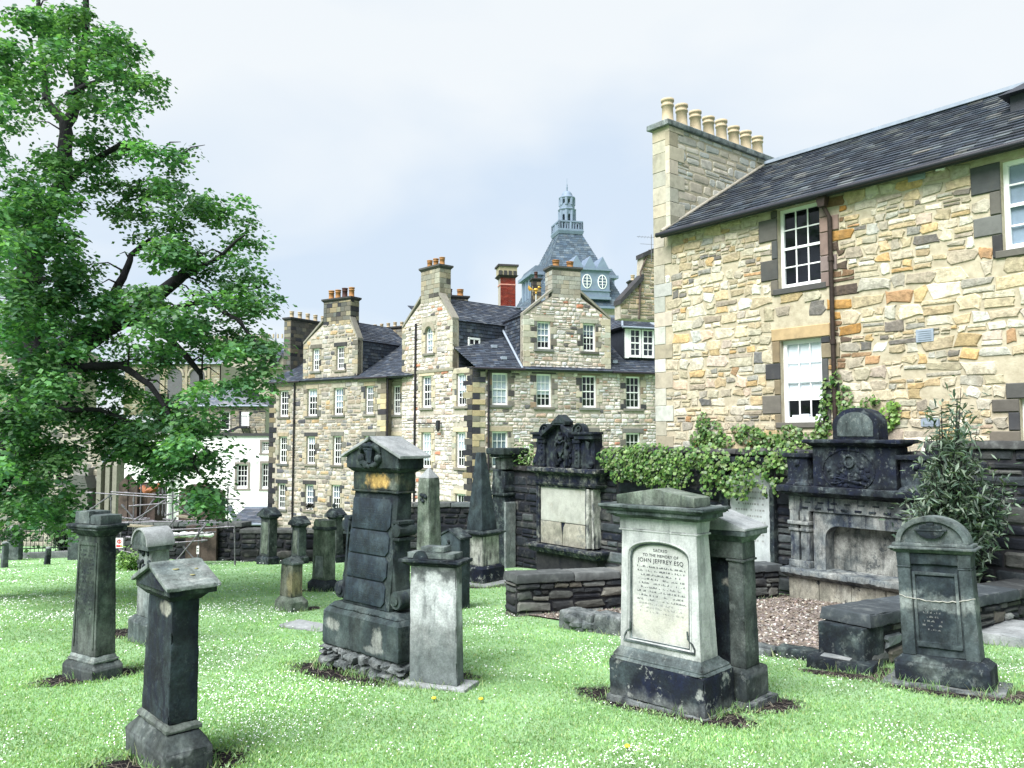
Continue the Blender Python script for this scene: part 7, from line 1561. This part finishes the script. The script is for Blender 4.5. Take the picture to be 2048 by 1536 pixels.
for i in range(5): m.blob((i * .22, rnd.uniform(-.05, .05), .05), .13, (1.2, .9, .55))
m.obj('sacks', MAT['blind'], t, rough=(.06, .02))
MAT['red'] = plain('sign_red', (.55, .02, .03), .5, .05)
for u0, u1, v0, v1, lab, Y, kind_ in ((231, 246, 1076, 1096, 'white safety sign with red figure and red band on the scaffold fence', 20.9, 0), (393, 398, 1092, 1108, 'narrow white tag hanging from a scaffold tube', 20.7, 1)):
    p0, p1 = P(u0, v1, Y), P(u1, v0, Y); w, h = p1.x - p0.x, p1.z - p0.z; t = thing('safety_sign', lab, 'sign', p0); m = MB(); m.box(0, w, 0, .01, 0, h); m.obj('plate', MAT['white'], t)
    m = MB()
    if kind_ == 0: m.box(w * .1, w * .9, -.003, .002, h * .1, h * .3); m.tube([(w * .5 + w * .25 * math.cos(R(a)), -.003, h * .66 + w * .25 * math.sin(R(a))) for a in range(0, 361, 30)], .012, 4); m.box(w * .44, w * .56, -.004, .002, h * .48, h * .8); m.obj('marking', MAT['red'], t)
    else: m.box(w * .2, w * .8, -.003, .002, h * .3, h * .45); m.box(w * .2, w * .8, -.003, .002, h * .6, h * .75); m.obj('marking', MAT['dark'], t)
# ------------------------------------------------------------------ the lime tree on the left
YT0 = 13.5
tree = thing('lime_tree', 'large leafy lime tree spreading over the left of the churchyard', 'tree', (*P(-100, 1160, YT0).xy, gz(P(-100, 1160, YT0).x, YT0)))
to = tree.location.copy()
def pt(u, v, Y=YT0): return P(u, v, Y) - to
LIMBS = [  # (pixel path with depth, start radius, end radius)
    ([(-110, 1200, 13.5), (-55, 1040, 13.5), (0, 920, 13.5), (45, 830, 13.5), (75, 770, 13.5)], .36, .27),
    ([(75, 770, 13.5), (125, 712, 13.4), (195, 668, 13.2), (245, 640, 13.1), (300, 603, 13.), (355, 560, 12.8), (395, 520, 12.7), (400, 505, 12.6)], .24, .05),
    ([(228, 655, 13.1), (226, 600, 13.2), (246, 555, 13.3), (262, 510, 13.4), (300, 478, 13.5)], .11, .03),
    ([(240, 642, 13.1), (320, 655, 12.8), (375, 715, 12.5), (402, 750, 12.4), (400, 800, 12.4)], .09, .02),
    ([(300, 603, 13.), (340, 620, 12.7), (420, 600, 12.3), (480, 640, 12.), (520, 700, 11.9)], .07, .015),
    ([(355, 560, 12.8), (430, 520, 12.4), (490, 470, 12.2)], .06, .015),
    ([(75, 770, 13.5), (58, 660, 13.9), (62, 520, 14.2), (95, 425, 14.3), (118, 385, 14.3), (130, 330, 14.3), (131, 250, 14.4), (160, 180, 14.4), (166, 100, 14.4), (172, -20, 14.4)], .27, .05),
    ([(131, 250, 14.4), (95, 205, 14.5), (86, 140, 14.5), (78, 40, 14.6), (70, -40, 14.6)], .10, .03),
    ([(135, 190, 14.4), (190, 165, 14.), (240, 150, 13.8), (300, 160, 13.6)], .06, .015),
    ([(118, 385, 14.3), (170, 335, 13.8), (240, 290, 13.4), (300, 300, 13.1), (370, 330, 12.9)], .08, .015),
    ([(88, 145, 14.5), (120, 110, 14.2), (140, 60, 14.)], .04, .012),
    ([(95, 740, 13.5), (170, 735, 13.), (240, 730, 12.6), (300, 770, 12.3), (350, 850, 12.1), (400, 950, 12.)], .10, .015),
    ([(45, 830, 13.5), (100, 820, 13.), (200, 820, 12.6), (280, 860, 12.3)], .08, .015),
    ([(20, 900, 13.5), (70, 910, 13.), (120, 960, 12.6)], .07, .015), ([(62, 520, 14.2), (20, 440, 13.8), (-20, 380, 13.5)], .1, .03), ([(62, 560, 14.1), (110, 560, 13.4), (150, 600, 13.)], .06, .015),
    ([(20, 900, 13.5), (-40, 860, 13.2)], .1, .05)]
tr = MB()
for i, (path, r0, r1) in enumerate(LIMBS):
    pts = [pt(*q) for q in path]; fine = []
    for a, b in zip(pts, pts[1:]):
        for k in range(4): fine.append(a.lerp(b, k / 4) + noise.noise_vector(a.lerp(b, k / 4) * 1.7) * .05 * (1 if k else 0))
    fine.append(pts[-1]); n = len(fine); tr.tube(fine, [r0 + (r1 - r0) * (j / (n - 1)) ** .8 for j in range(n)], 9)
    rg_ = random.Random(i + 40)
    if i > 0:
        for j in range(3, n, 2):                # twigs
            d = Vector((rg_.uniform(-1, 1), rg_.uniform(-1, 1), rg_.uniform(-.3, .7))).normalized(); L_ = rg_.uniform(.3, .75); b = fine[j]
            tr.tube([b, b + d * L_ * .5 + Vector((0, 0, .05)), b + d * L_ - Vector((0, 0, .08))], [.02, .012, .005], 5)
tr.obj('trunk', MAT['bark'], tree)
CL = [(15, 110, 55, 70), (60, 60, 60, 70), (110, 20, 50, 50), (165, 50, 60, 60), (215, 70, 50, 55), (250, 90, 35, 40), (150, 130, 80, 50), (200, 120, 60, 40), (285, 170, 38, 36), (240, 205, 45, 26), (300, 185, 24, 22), (25, 215, 60, 50), (60, 165, 35, 40), (170, 215, 60, 36), (215, 265, 60, 34), (45, 300, 80, 60), (120, 290, 40, 40), (185, 320, 60, 36), (255, 285, 40, 22), (325, 300, 44, 24), (368, 325, 20, 32), (340, 350, 40, 18), (95, 400, 110, 60), (30, 400, 60, 60), (215, 395, 60, 34), (260, 395, 60, 30), (335, 405, 90, 40), (430, 400, 55, 32), (475, 415, 28, 36), (400, 455, 70, 44), (485, 470, 26, 50), (250, 450, 50, 40), (310, 490, 55, 40), (420, 510, 70, 34), (95, 480, 80, 50), (130, 560, 100, 70), (30, 520, 60, 90), (500, 530, 26, 36), (520, 565, 24, 22), (465, 560, 50, 40), (450, 620, 60, 40), (400, 560, 40, 36), (505, 610, 26, 30), (340, 620, 80, 44), (250, 590, 50, 60), (190, 630, 80, 60), (110, 650, 80, 60), (40, 660, 60, 80), (500, 680, 34, 50), (440, 680, 55, 44), (370, 680, 60, 40), (515, 740, 20, 50), (525, 790, 12, 26), (470, 740, 40, 44), (300, 700, 60, 36), (240, 745, 90, 40), (150, 745, 90, 50), (60, 770, 70, 60), (350, 740, 50, 36), (410, 780, 30, 40), (30, 850, 60, 60), (120, 830, 90, 44), (210, 820, 80, 40), (290, 830, 70, 44), (360, 850, 60, 44), (425, 830, 28, 26), (190, 880, 60, 30), (330, 900, 60, 30), (390, 910, 44, 40), (445, 885, 16, 16), (405, 960, 34, 48), (412, 1015, 24, 40), (340, 920, 60, 34), (300, 890, 60, 30), (385, 880, 50, 40), (430, 930, 14, 26), (320, 860, 70, 34), (250, 850, 60, 30), (60, 920, 70, 50), (125, 950, 36, 50), (40, 1000, 70, 44), (105, 1020, 46, 36), (150, 1035, 26, 24), (270, 880, 40, 24), (360, 960, 24, 20), (20, 1055, 50, 20), (-60, 400, 80, 400), (-70, 850, 70, 200)]
HOLES = [(271, 334, 40, 24), (183, 470, 26, 20), (92, 175, 16, 34), (75, 210, 22, 18), (360, 575, 26, 20), (375, 590, 20, 14), (160, 110, 10, 14), (120, 200, 14, 24), (195, 345, 0, 0), (230, 530, 14, 18), (300, 560, 16, 12), (340, 470, 0, 0), (70, 690, 20, 14)]
rgn = np.random.default_rng(11); Cs, Ns, Ts = [], [], []
NEAR = [(130, 690, 60, 30), (205, 650, 40, 24), (70, 600, 50, 50), (60, 480, 50, 50), (110, 420, 40, 30), (420, 590, 50, 26), (460, 520, 40, 22), (100, 780, 70, 40), (40, 720, 50, 50), (170, 560, 50, 30), (400, 650, 50, 26), (480, 600, 40, 30), (330, 880, 60, 30), (390, 850, 40, 30), (310, 910, 50, 24)]
CL += [(405, 930, 30, 40), (410, 990, 24, 40), (500, 720, 26, 40), (515, 760, 16, 40), (470, 700, 40, 40), (50, 950, 70, 60), (60, 1010, 60, 40), (20, 900, 50, 60), (100, 980, 40, 50), (80, 900, 60, 40), (30, 1020, 50, 40), (130, 1010, 30, 40)]
for (u, v, ru, rv) in CL + NEAR:
    Y0 = YT0 + rgn.uniform(-1.6, 1.4) - (.6 if v > 700 else 0) if (u, v, ru, rv) not in NEAR else 12.1 + rgn.uniform(-.5, .4); k = Y0 / FPX; area = ru * rv
    ns = max(3, int(area / 58)); nsub = max(2, int(area / 620)); subs = []
    for _ in range(nsub):                        # branchlets: the sprays bunch round them and leave gaps between
        a = rgn.uniform(0, 2 * np.pi); r = np.sqrt(rgn.random()); subs.append((u + ru * r * np.cos(a), v + rv * r * np.sin(a), Y0 + rgn.normal() * (ru + rv) * .6 * k, rgn.uniform(.62, 1.3)))
    for q_ in range(ns):                         # one spray of leaves, a shallow drooping fan
        sb = subs[q_ % nsub]; cu, cv = sb[0] + rgn.normal() * 15, sb[1] + rgn.normal() * 8
        if any(hr and ((cu - hu) / hr) ** 2 + ((cv - hv) / hs) ** 2 < 1 for hu, hv, hr, hs in HOLES): continue
        c = np.array(pt(cu, cv, sb[2] + rgn.normal() * .16)); R_ = rgn.uniform(.16, .36); n = int(rgn.uniform(12, 24))
        q = rgn.random(n) ** .6 * R_; b = rgn.uniform(0, 2 * np.pi, n); z = -.55 * q * q / R_ + rgn.normal(0, .035, n)
        tilt = rgn.normal(0, .22, 2)
        off = np.stack([q * np.cos(b), q * np.sin(b), z + tilt[0] * q * np.cos(b) + tilt[1] * q * np.sin(b)], 1)
        Cs.append(c + off); Ns.append(np.stack([.75 * off[:, 0] / R_ + rgn.normal(0, .35, n), .75 * off[:, 1] / R_ + rgn.normal(0, .35, n), np.ones(n)], 1))
        Ts.append(np.repeat(np.array([[.062, .15, .05], [.085, .185, .06], [.045, .115, .045], [.115, .22, .075], [.035, .09, .04]])[rgn.integers(0, 5)][None] * rgn.uniform(.8, 1.2) * sb[3], n, 0))
C = np.concatenate(Cs); N = np.concatenate(Ns); Tt = np.concatenate(Ts) * rgn.uniform(.9, 1.6, (len(C), 1)) * np.array([.98, 1.02, 1.2])
scatter_leaves('crown', C, N, .086, Tt, MAT['leaf'], tree, .45, 5, .85)
print('tree leaves', len(C))
# ------------------------------------------------------------------ ivy
def ivy_mass(name, label, fr, regions, y, seed, dens=330, size=.085, cols=None, thick=.22, top=None):
    """ivy over a wall plane: regions are (u, v, ru, rv) on the plane"""
    t = thing(name, label, 'ivy', (*fr.o.xy, 0), fr.phi); rg = np.random.default_rng(seed); C, N = [], []; st = MB(); rr = random.Random(seed)
    for u, v, ru, rv in regions:
        s, z = fr.px(u, v, y); hs = abs(fr.s(u + ru, v, y) - fr.s(u - ru, v, y)) / 2; hz = abs(fr.z(u, v - rv, y) - fr.z(u, v + rv, y)) / 2
        n = int(dens * 3.14 * hs * hz); a = rg.uniform(0, 2 * np.pi, n); r = np.sqrt(rg.random(n)); d = (1 - r * r) * thick
        x = s + hs * r * np.cos(a); zz = z + hz * r * np.sin(a); C.append(np.stack([x, y - .03 - d * rg.uniform(.3, 1, n) , zz], 1))
        N.append(np.stack([rg.normal(0, .45, n) + .5 * r * np.cos(a), -np.ones(n), rg.normal(.45, .4, n) + .3 * r * np.sin(a)], 1))
        p = Vector((s, y - .03, z - hz)); pts = [p]
        for k in range(4): pts.append(Vector((s + rr.uniform(-.3, .3) * hs, y - .04, z - hz + 2 * hz * (k + 1) / 4.5)))
        st.tube(pts, [.02, .016, .012, .01, .006], 5)
    st.obj('stem', MAT['bark'], t); C = np.concatenate(C); N = np.concatenate(N)
    ti = leaf_tints(len(C), cols or [(.058, .13, .028), (.085, .17, .04), (.035, .09, .024), (.125, .21, .055), (.10, .15, .05)], seed)
    scatter_leaves('leaves', C, N, size, ti, MAT['ivy'], t, .25, seed, .95)
ivy_mass('ivy', 'thick bright ivy mound hanging over the boundary wall between the wall monuments', FW, [(1225, 920, 26, 26), (1255, 925, 40, 34), (1290, 930, 46, 42), (1325, 940, 44, 44), (1355, 945, 34, 36), (1375, 915, 40, 24), (1300, 905, 60, 20), (1415, 915, 44, 28), (1440, 945, 40, 40), (1470, 960, 40, 34), (1500, 950, 36, 34), (1520, 915, 50, 24), (1420, 970, 18, 26), (1550, 935, 22, 34), (1558, 970, 12, 26), (1580, 930, 26, 20), (1590, 900, 44, 16), (1535, 985, 6, 12), (1475, 990, 24, 10), (1212, 912, 14, 18), (1240, 950, 18, 18)], .05, 61, 330, .08, None, .22)
ivy_mass('ivy', 'ivy climbing the yellow house wall beside its lower window and downpipe', FB, [(1408, 850, 14, 26), (1425, 866, 28, 24), (1400, 880, 20, 20), (1440, 885, 30, 16), (1480, 862, 16, 16), (1500, 872, 30, 20), (1530, 880, 30, 16), (1580, 868, 26, 20), (1570, 885, 40, 14), (1620, 882, 24, 16), (1655, 800, 14, 44), (1648, 850, 16, 30), (1640, 875, 16, 22), (1672, 760, 10, 24), (1690, 800, 18, 30), (1700, 825, 26, 16), (1735, 810, 12, 18), (1752, 800, 10, 12)], -.02, 63, 420, .085, None, .18)
ivy_mass('ivy', 'small round ivy clump on the yellow house right of the arched crest', FB, [(1782, 830, 22, 26), (1790, 812, 14, 14), (1775, 850, 16, 14)], -.02, 65, 420, .085, [(.12, .22, .04), (.16, .27, .055), (.08, .16, .03)], .2)
# ------------------------------------------------------------------ shrubs
def shrub(name, label, base, tips, leaf, cols, seed, per=26, spread=.16, aspect=.3, r=.02, droop=.8, cat='shrub'):
    """arching stems with pointed leaves along each"""
    t = thing(name, label, cat, base); rg = np.random.default_rng(seed); rr = random.Random(seed); st = MB(); C, N = [], []; b = Vector(base)
    for q in tips:
        e = Vector(q) - b; m1 = e * .5 + Vector((rr.uniform(-.1, .1), rr.uniform(-.1, .1), .12 * e.length)); pts = [Vector((0, 0, 0)), m1 * .6, m1, e * .8 + Vector((0, 0, .05)), e]; st.tube(pts, [r, r * .8, r * .6, r * .4, r * .2], 5)
        for k in range(per):
            tt = rg.uniform(.25, 1.02); i = min(int(tt * 4), 3); f = tt * 4 - i; c = np.array(pts[i].lerp(pts[i + 1], f) if f <= 1 else pts[4]); C.append(c + rg.normal(0, spread * (.5 + .5 * tt), 3)); N.append(np.array([rg.normal(0, .6), rg.normal(0, .6) - .3, 1.]))
    st.obj('stems', MAT['bark'], t); C, N = np.array(C), np.array(N); scatter_leaves('leaves', C, N, leaf, leaf_tints(len(C), cols, seed, .35), MAT['ivy'], t, droop, seed, aspect)
rr = random.Random(77); base = FW.w(FW.s(1905, 1150, -.6), -.75, 0); base.z = gz(base.x, base.y)
tips = []
for u, v, ru, rv, n in ((1912, 790, 16, 24, 4), (1900, 840, 28, 34, 13), (1895, 895, 34, 30, 12), (1905, 940, 55, 40, 14), (1930, 990, 70, 40, 16), (1960, 1000, 50, 40, 12), (1860, 1010, 40, 30, 9), (1990, 960, 24, 40, 7), (1830, 1050, 30, 20, 7), (1880, 1060, 50, 30, 10), (1960, 1050, 40, 30, 9), (1925, 880, 30, 40, 7), (1850, 955, 30, 24, 6), (1895, 1000, 40, 40, 10)):
    for _ in range(n): tips.append(P(u + rr.uniform(-1, 1) * ru, v + rr.uniform(-1, 1) * rv, base.y + rr.uniform(-.75, .25)))
shrub('buddleia_shrub', 'tall grey green shrub with long pointed leaves against the black wall', base, tips, .125, [(.065, .105, .075), (.10, .15, .105), (.04, .07, .052), (.16, .21, .16)], 78, 56, .12, .28, .018)
p = FW.w(FW.s(1045, 930, .5), .5, 0); p.z = zt1 - .05; shrub('wall_weed', 'pale leafy weed growing on the wall top between obelisk and coat of arms', p, [P(1020 + rr.random() * 55, 885 + rr.random() * 50, p.y + rr.uniform(-.3, .3)) for _ in range(16)], .13, [(.16, .27, .10), (.24, .36, .16), (.11, .2, .07)], 80, 22, .1, .35, .01)
p = Gp(262, 1138); shrub('low_bush', 'bright green low bush before the scaffold behind the barrel roofed headstone', p, [P(235 + rr.random() * 66, 1108 + rr.random() * 28, p.y + rr.uniform(-.4, .4)) for _ in range(26)], .11, [(.11, .22, .05), (.17, .30, .07), (.07, .15, .04)], 82, 30, .1, .5, .012)
p = P(462, 1080, 23.6); p.z = gz(p.x, p.y); shrub('low_bush', 'dull green bush by the tiny gabled outhouse', p, [P(438 + rr.random() * 44, 1036 + rr.random() * 34, 23.6 + rr.uniform(-.4, .4)) for _ in range(22)], .11, [(.09, .16, .07), (.13, .2, .09), (.06, .11, .05)], 84, 28, .11, .5, .014)
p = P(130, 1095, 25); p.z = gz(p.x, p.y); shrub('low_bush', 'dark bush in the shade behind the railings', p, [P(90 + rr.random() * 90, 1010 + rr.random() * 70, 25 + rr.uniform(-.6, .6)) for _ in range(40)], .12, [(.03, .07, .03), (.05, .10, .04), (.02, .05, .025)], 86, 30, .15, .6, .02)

# ------------------------------------------------------------------ longer grass against the stones and kerbs
TB_ = []
rg = np.random.default_rng(31)
bpy.context.view_layer.update()
for o in [q for q in COL.objects if q.parent and q.parent.get('category') in ('headstone', 'obelisk', 'kerb', 'wall', 'slab') and q.name.split('.')[0] in ('plinth', 'footing', 'ground_slab', 'rubble_footing', 'core', 'kerb_stone', 'slab', 'shaft', 'top_slab', 'end_block')]:
    mw = o.matrix_world; bb = [mw @ Vector(c) for c in o.bound_box]; lo = sorted(bb, key=lambda p: p.z)[:4]
    c = sum(lo, Vector()) / 4
    if c.y > 17 or abs(c.z - gz(c.x, c.y)) > .35: continue
    q = [mw @ Vector((x, y, o.bound_box[0][2])) for x, y in ((o.bound_box[0][0], o.bound_box[0][1]), (o.bound_box[6][0], o.bound_box[0][1]), (o.bound_box[6][0], o.bound_box[6][1]), (o.bound_box[0][0], o.bound_box[6][1]))]
    for a, b in zip(q, q[1:] + q[:1]):
        n = int((b - a).length * 95); t = rg.random(n); nv = Vector((b.y - a.y, a.x - b.x, 0)).normalized()
        for k in range(n):
            if noise.noise(Vector((a.x + t[k] * 3, a.y, k * .004))) < -.15: continue
            p = a.lerp(b, t[k]) + nv * rg.uniform(.0, .05); TB_.append((p.x, p.y))
TB_ = np.array(TB_); nb = len(TB_); bx, by = TB_[:, 0], TB_[:, 1]; bz = np.array([gz(p, q) for p, q in TB_]) - .015
hh = rg.uniform(.03, .115, nb); ww = rg.uniform(.002, .0042, nb); ang = rg.random(nb) * 6.283; la = rg.random(nb) * 6.283; lean = hh * rg.uniform(.1, .8, nb)
base = np.stack([bx, by, bz], 1); W_ = np.stack([np.cos(ang) * ww, np.sin(ang) * ww, 0 * ww], 1); up = np.stack([np.cos(la) * lean, np.sin(la) * lean, hh], 1)
V = np.stack([base + W_, base - W_, base + up * .55 + W_ * .8, base + up * .55 - W_ * .8, base + up * np.array([1.25, 1.25, .95])], 1).reshape(-1, 3); i5 = np.arange(nb) * 5
T = np.concatenate([np.stack([i5, i5 + 1, i5 + 3], 1), np.stack([i5, i5 + 3, i5 + 2], 1), np.stack([i5 + 2, i5 + 3, i5 + 4], 1)])
o = tri_mesh('grass_tufts', V, T, np.repeat(leaf_tints(nb, [(.17, .31, .12), (.24, .38, .18), (.11, .22, .08), (.30, .34, .19)], 9), 5, 0), MAT['leaf'], None, 'stuff'); tag(o, 'longer grass tufts growing against the feet of the stones')
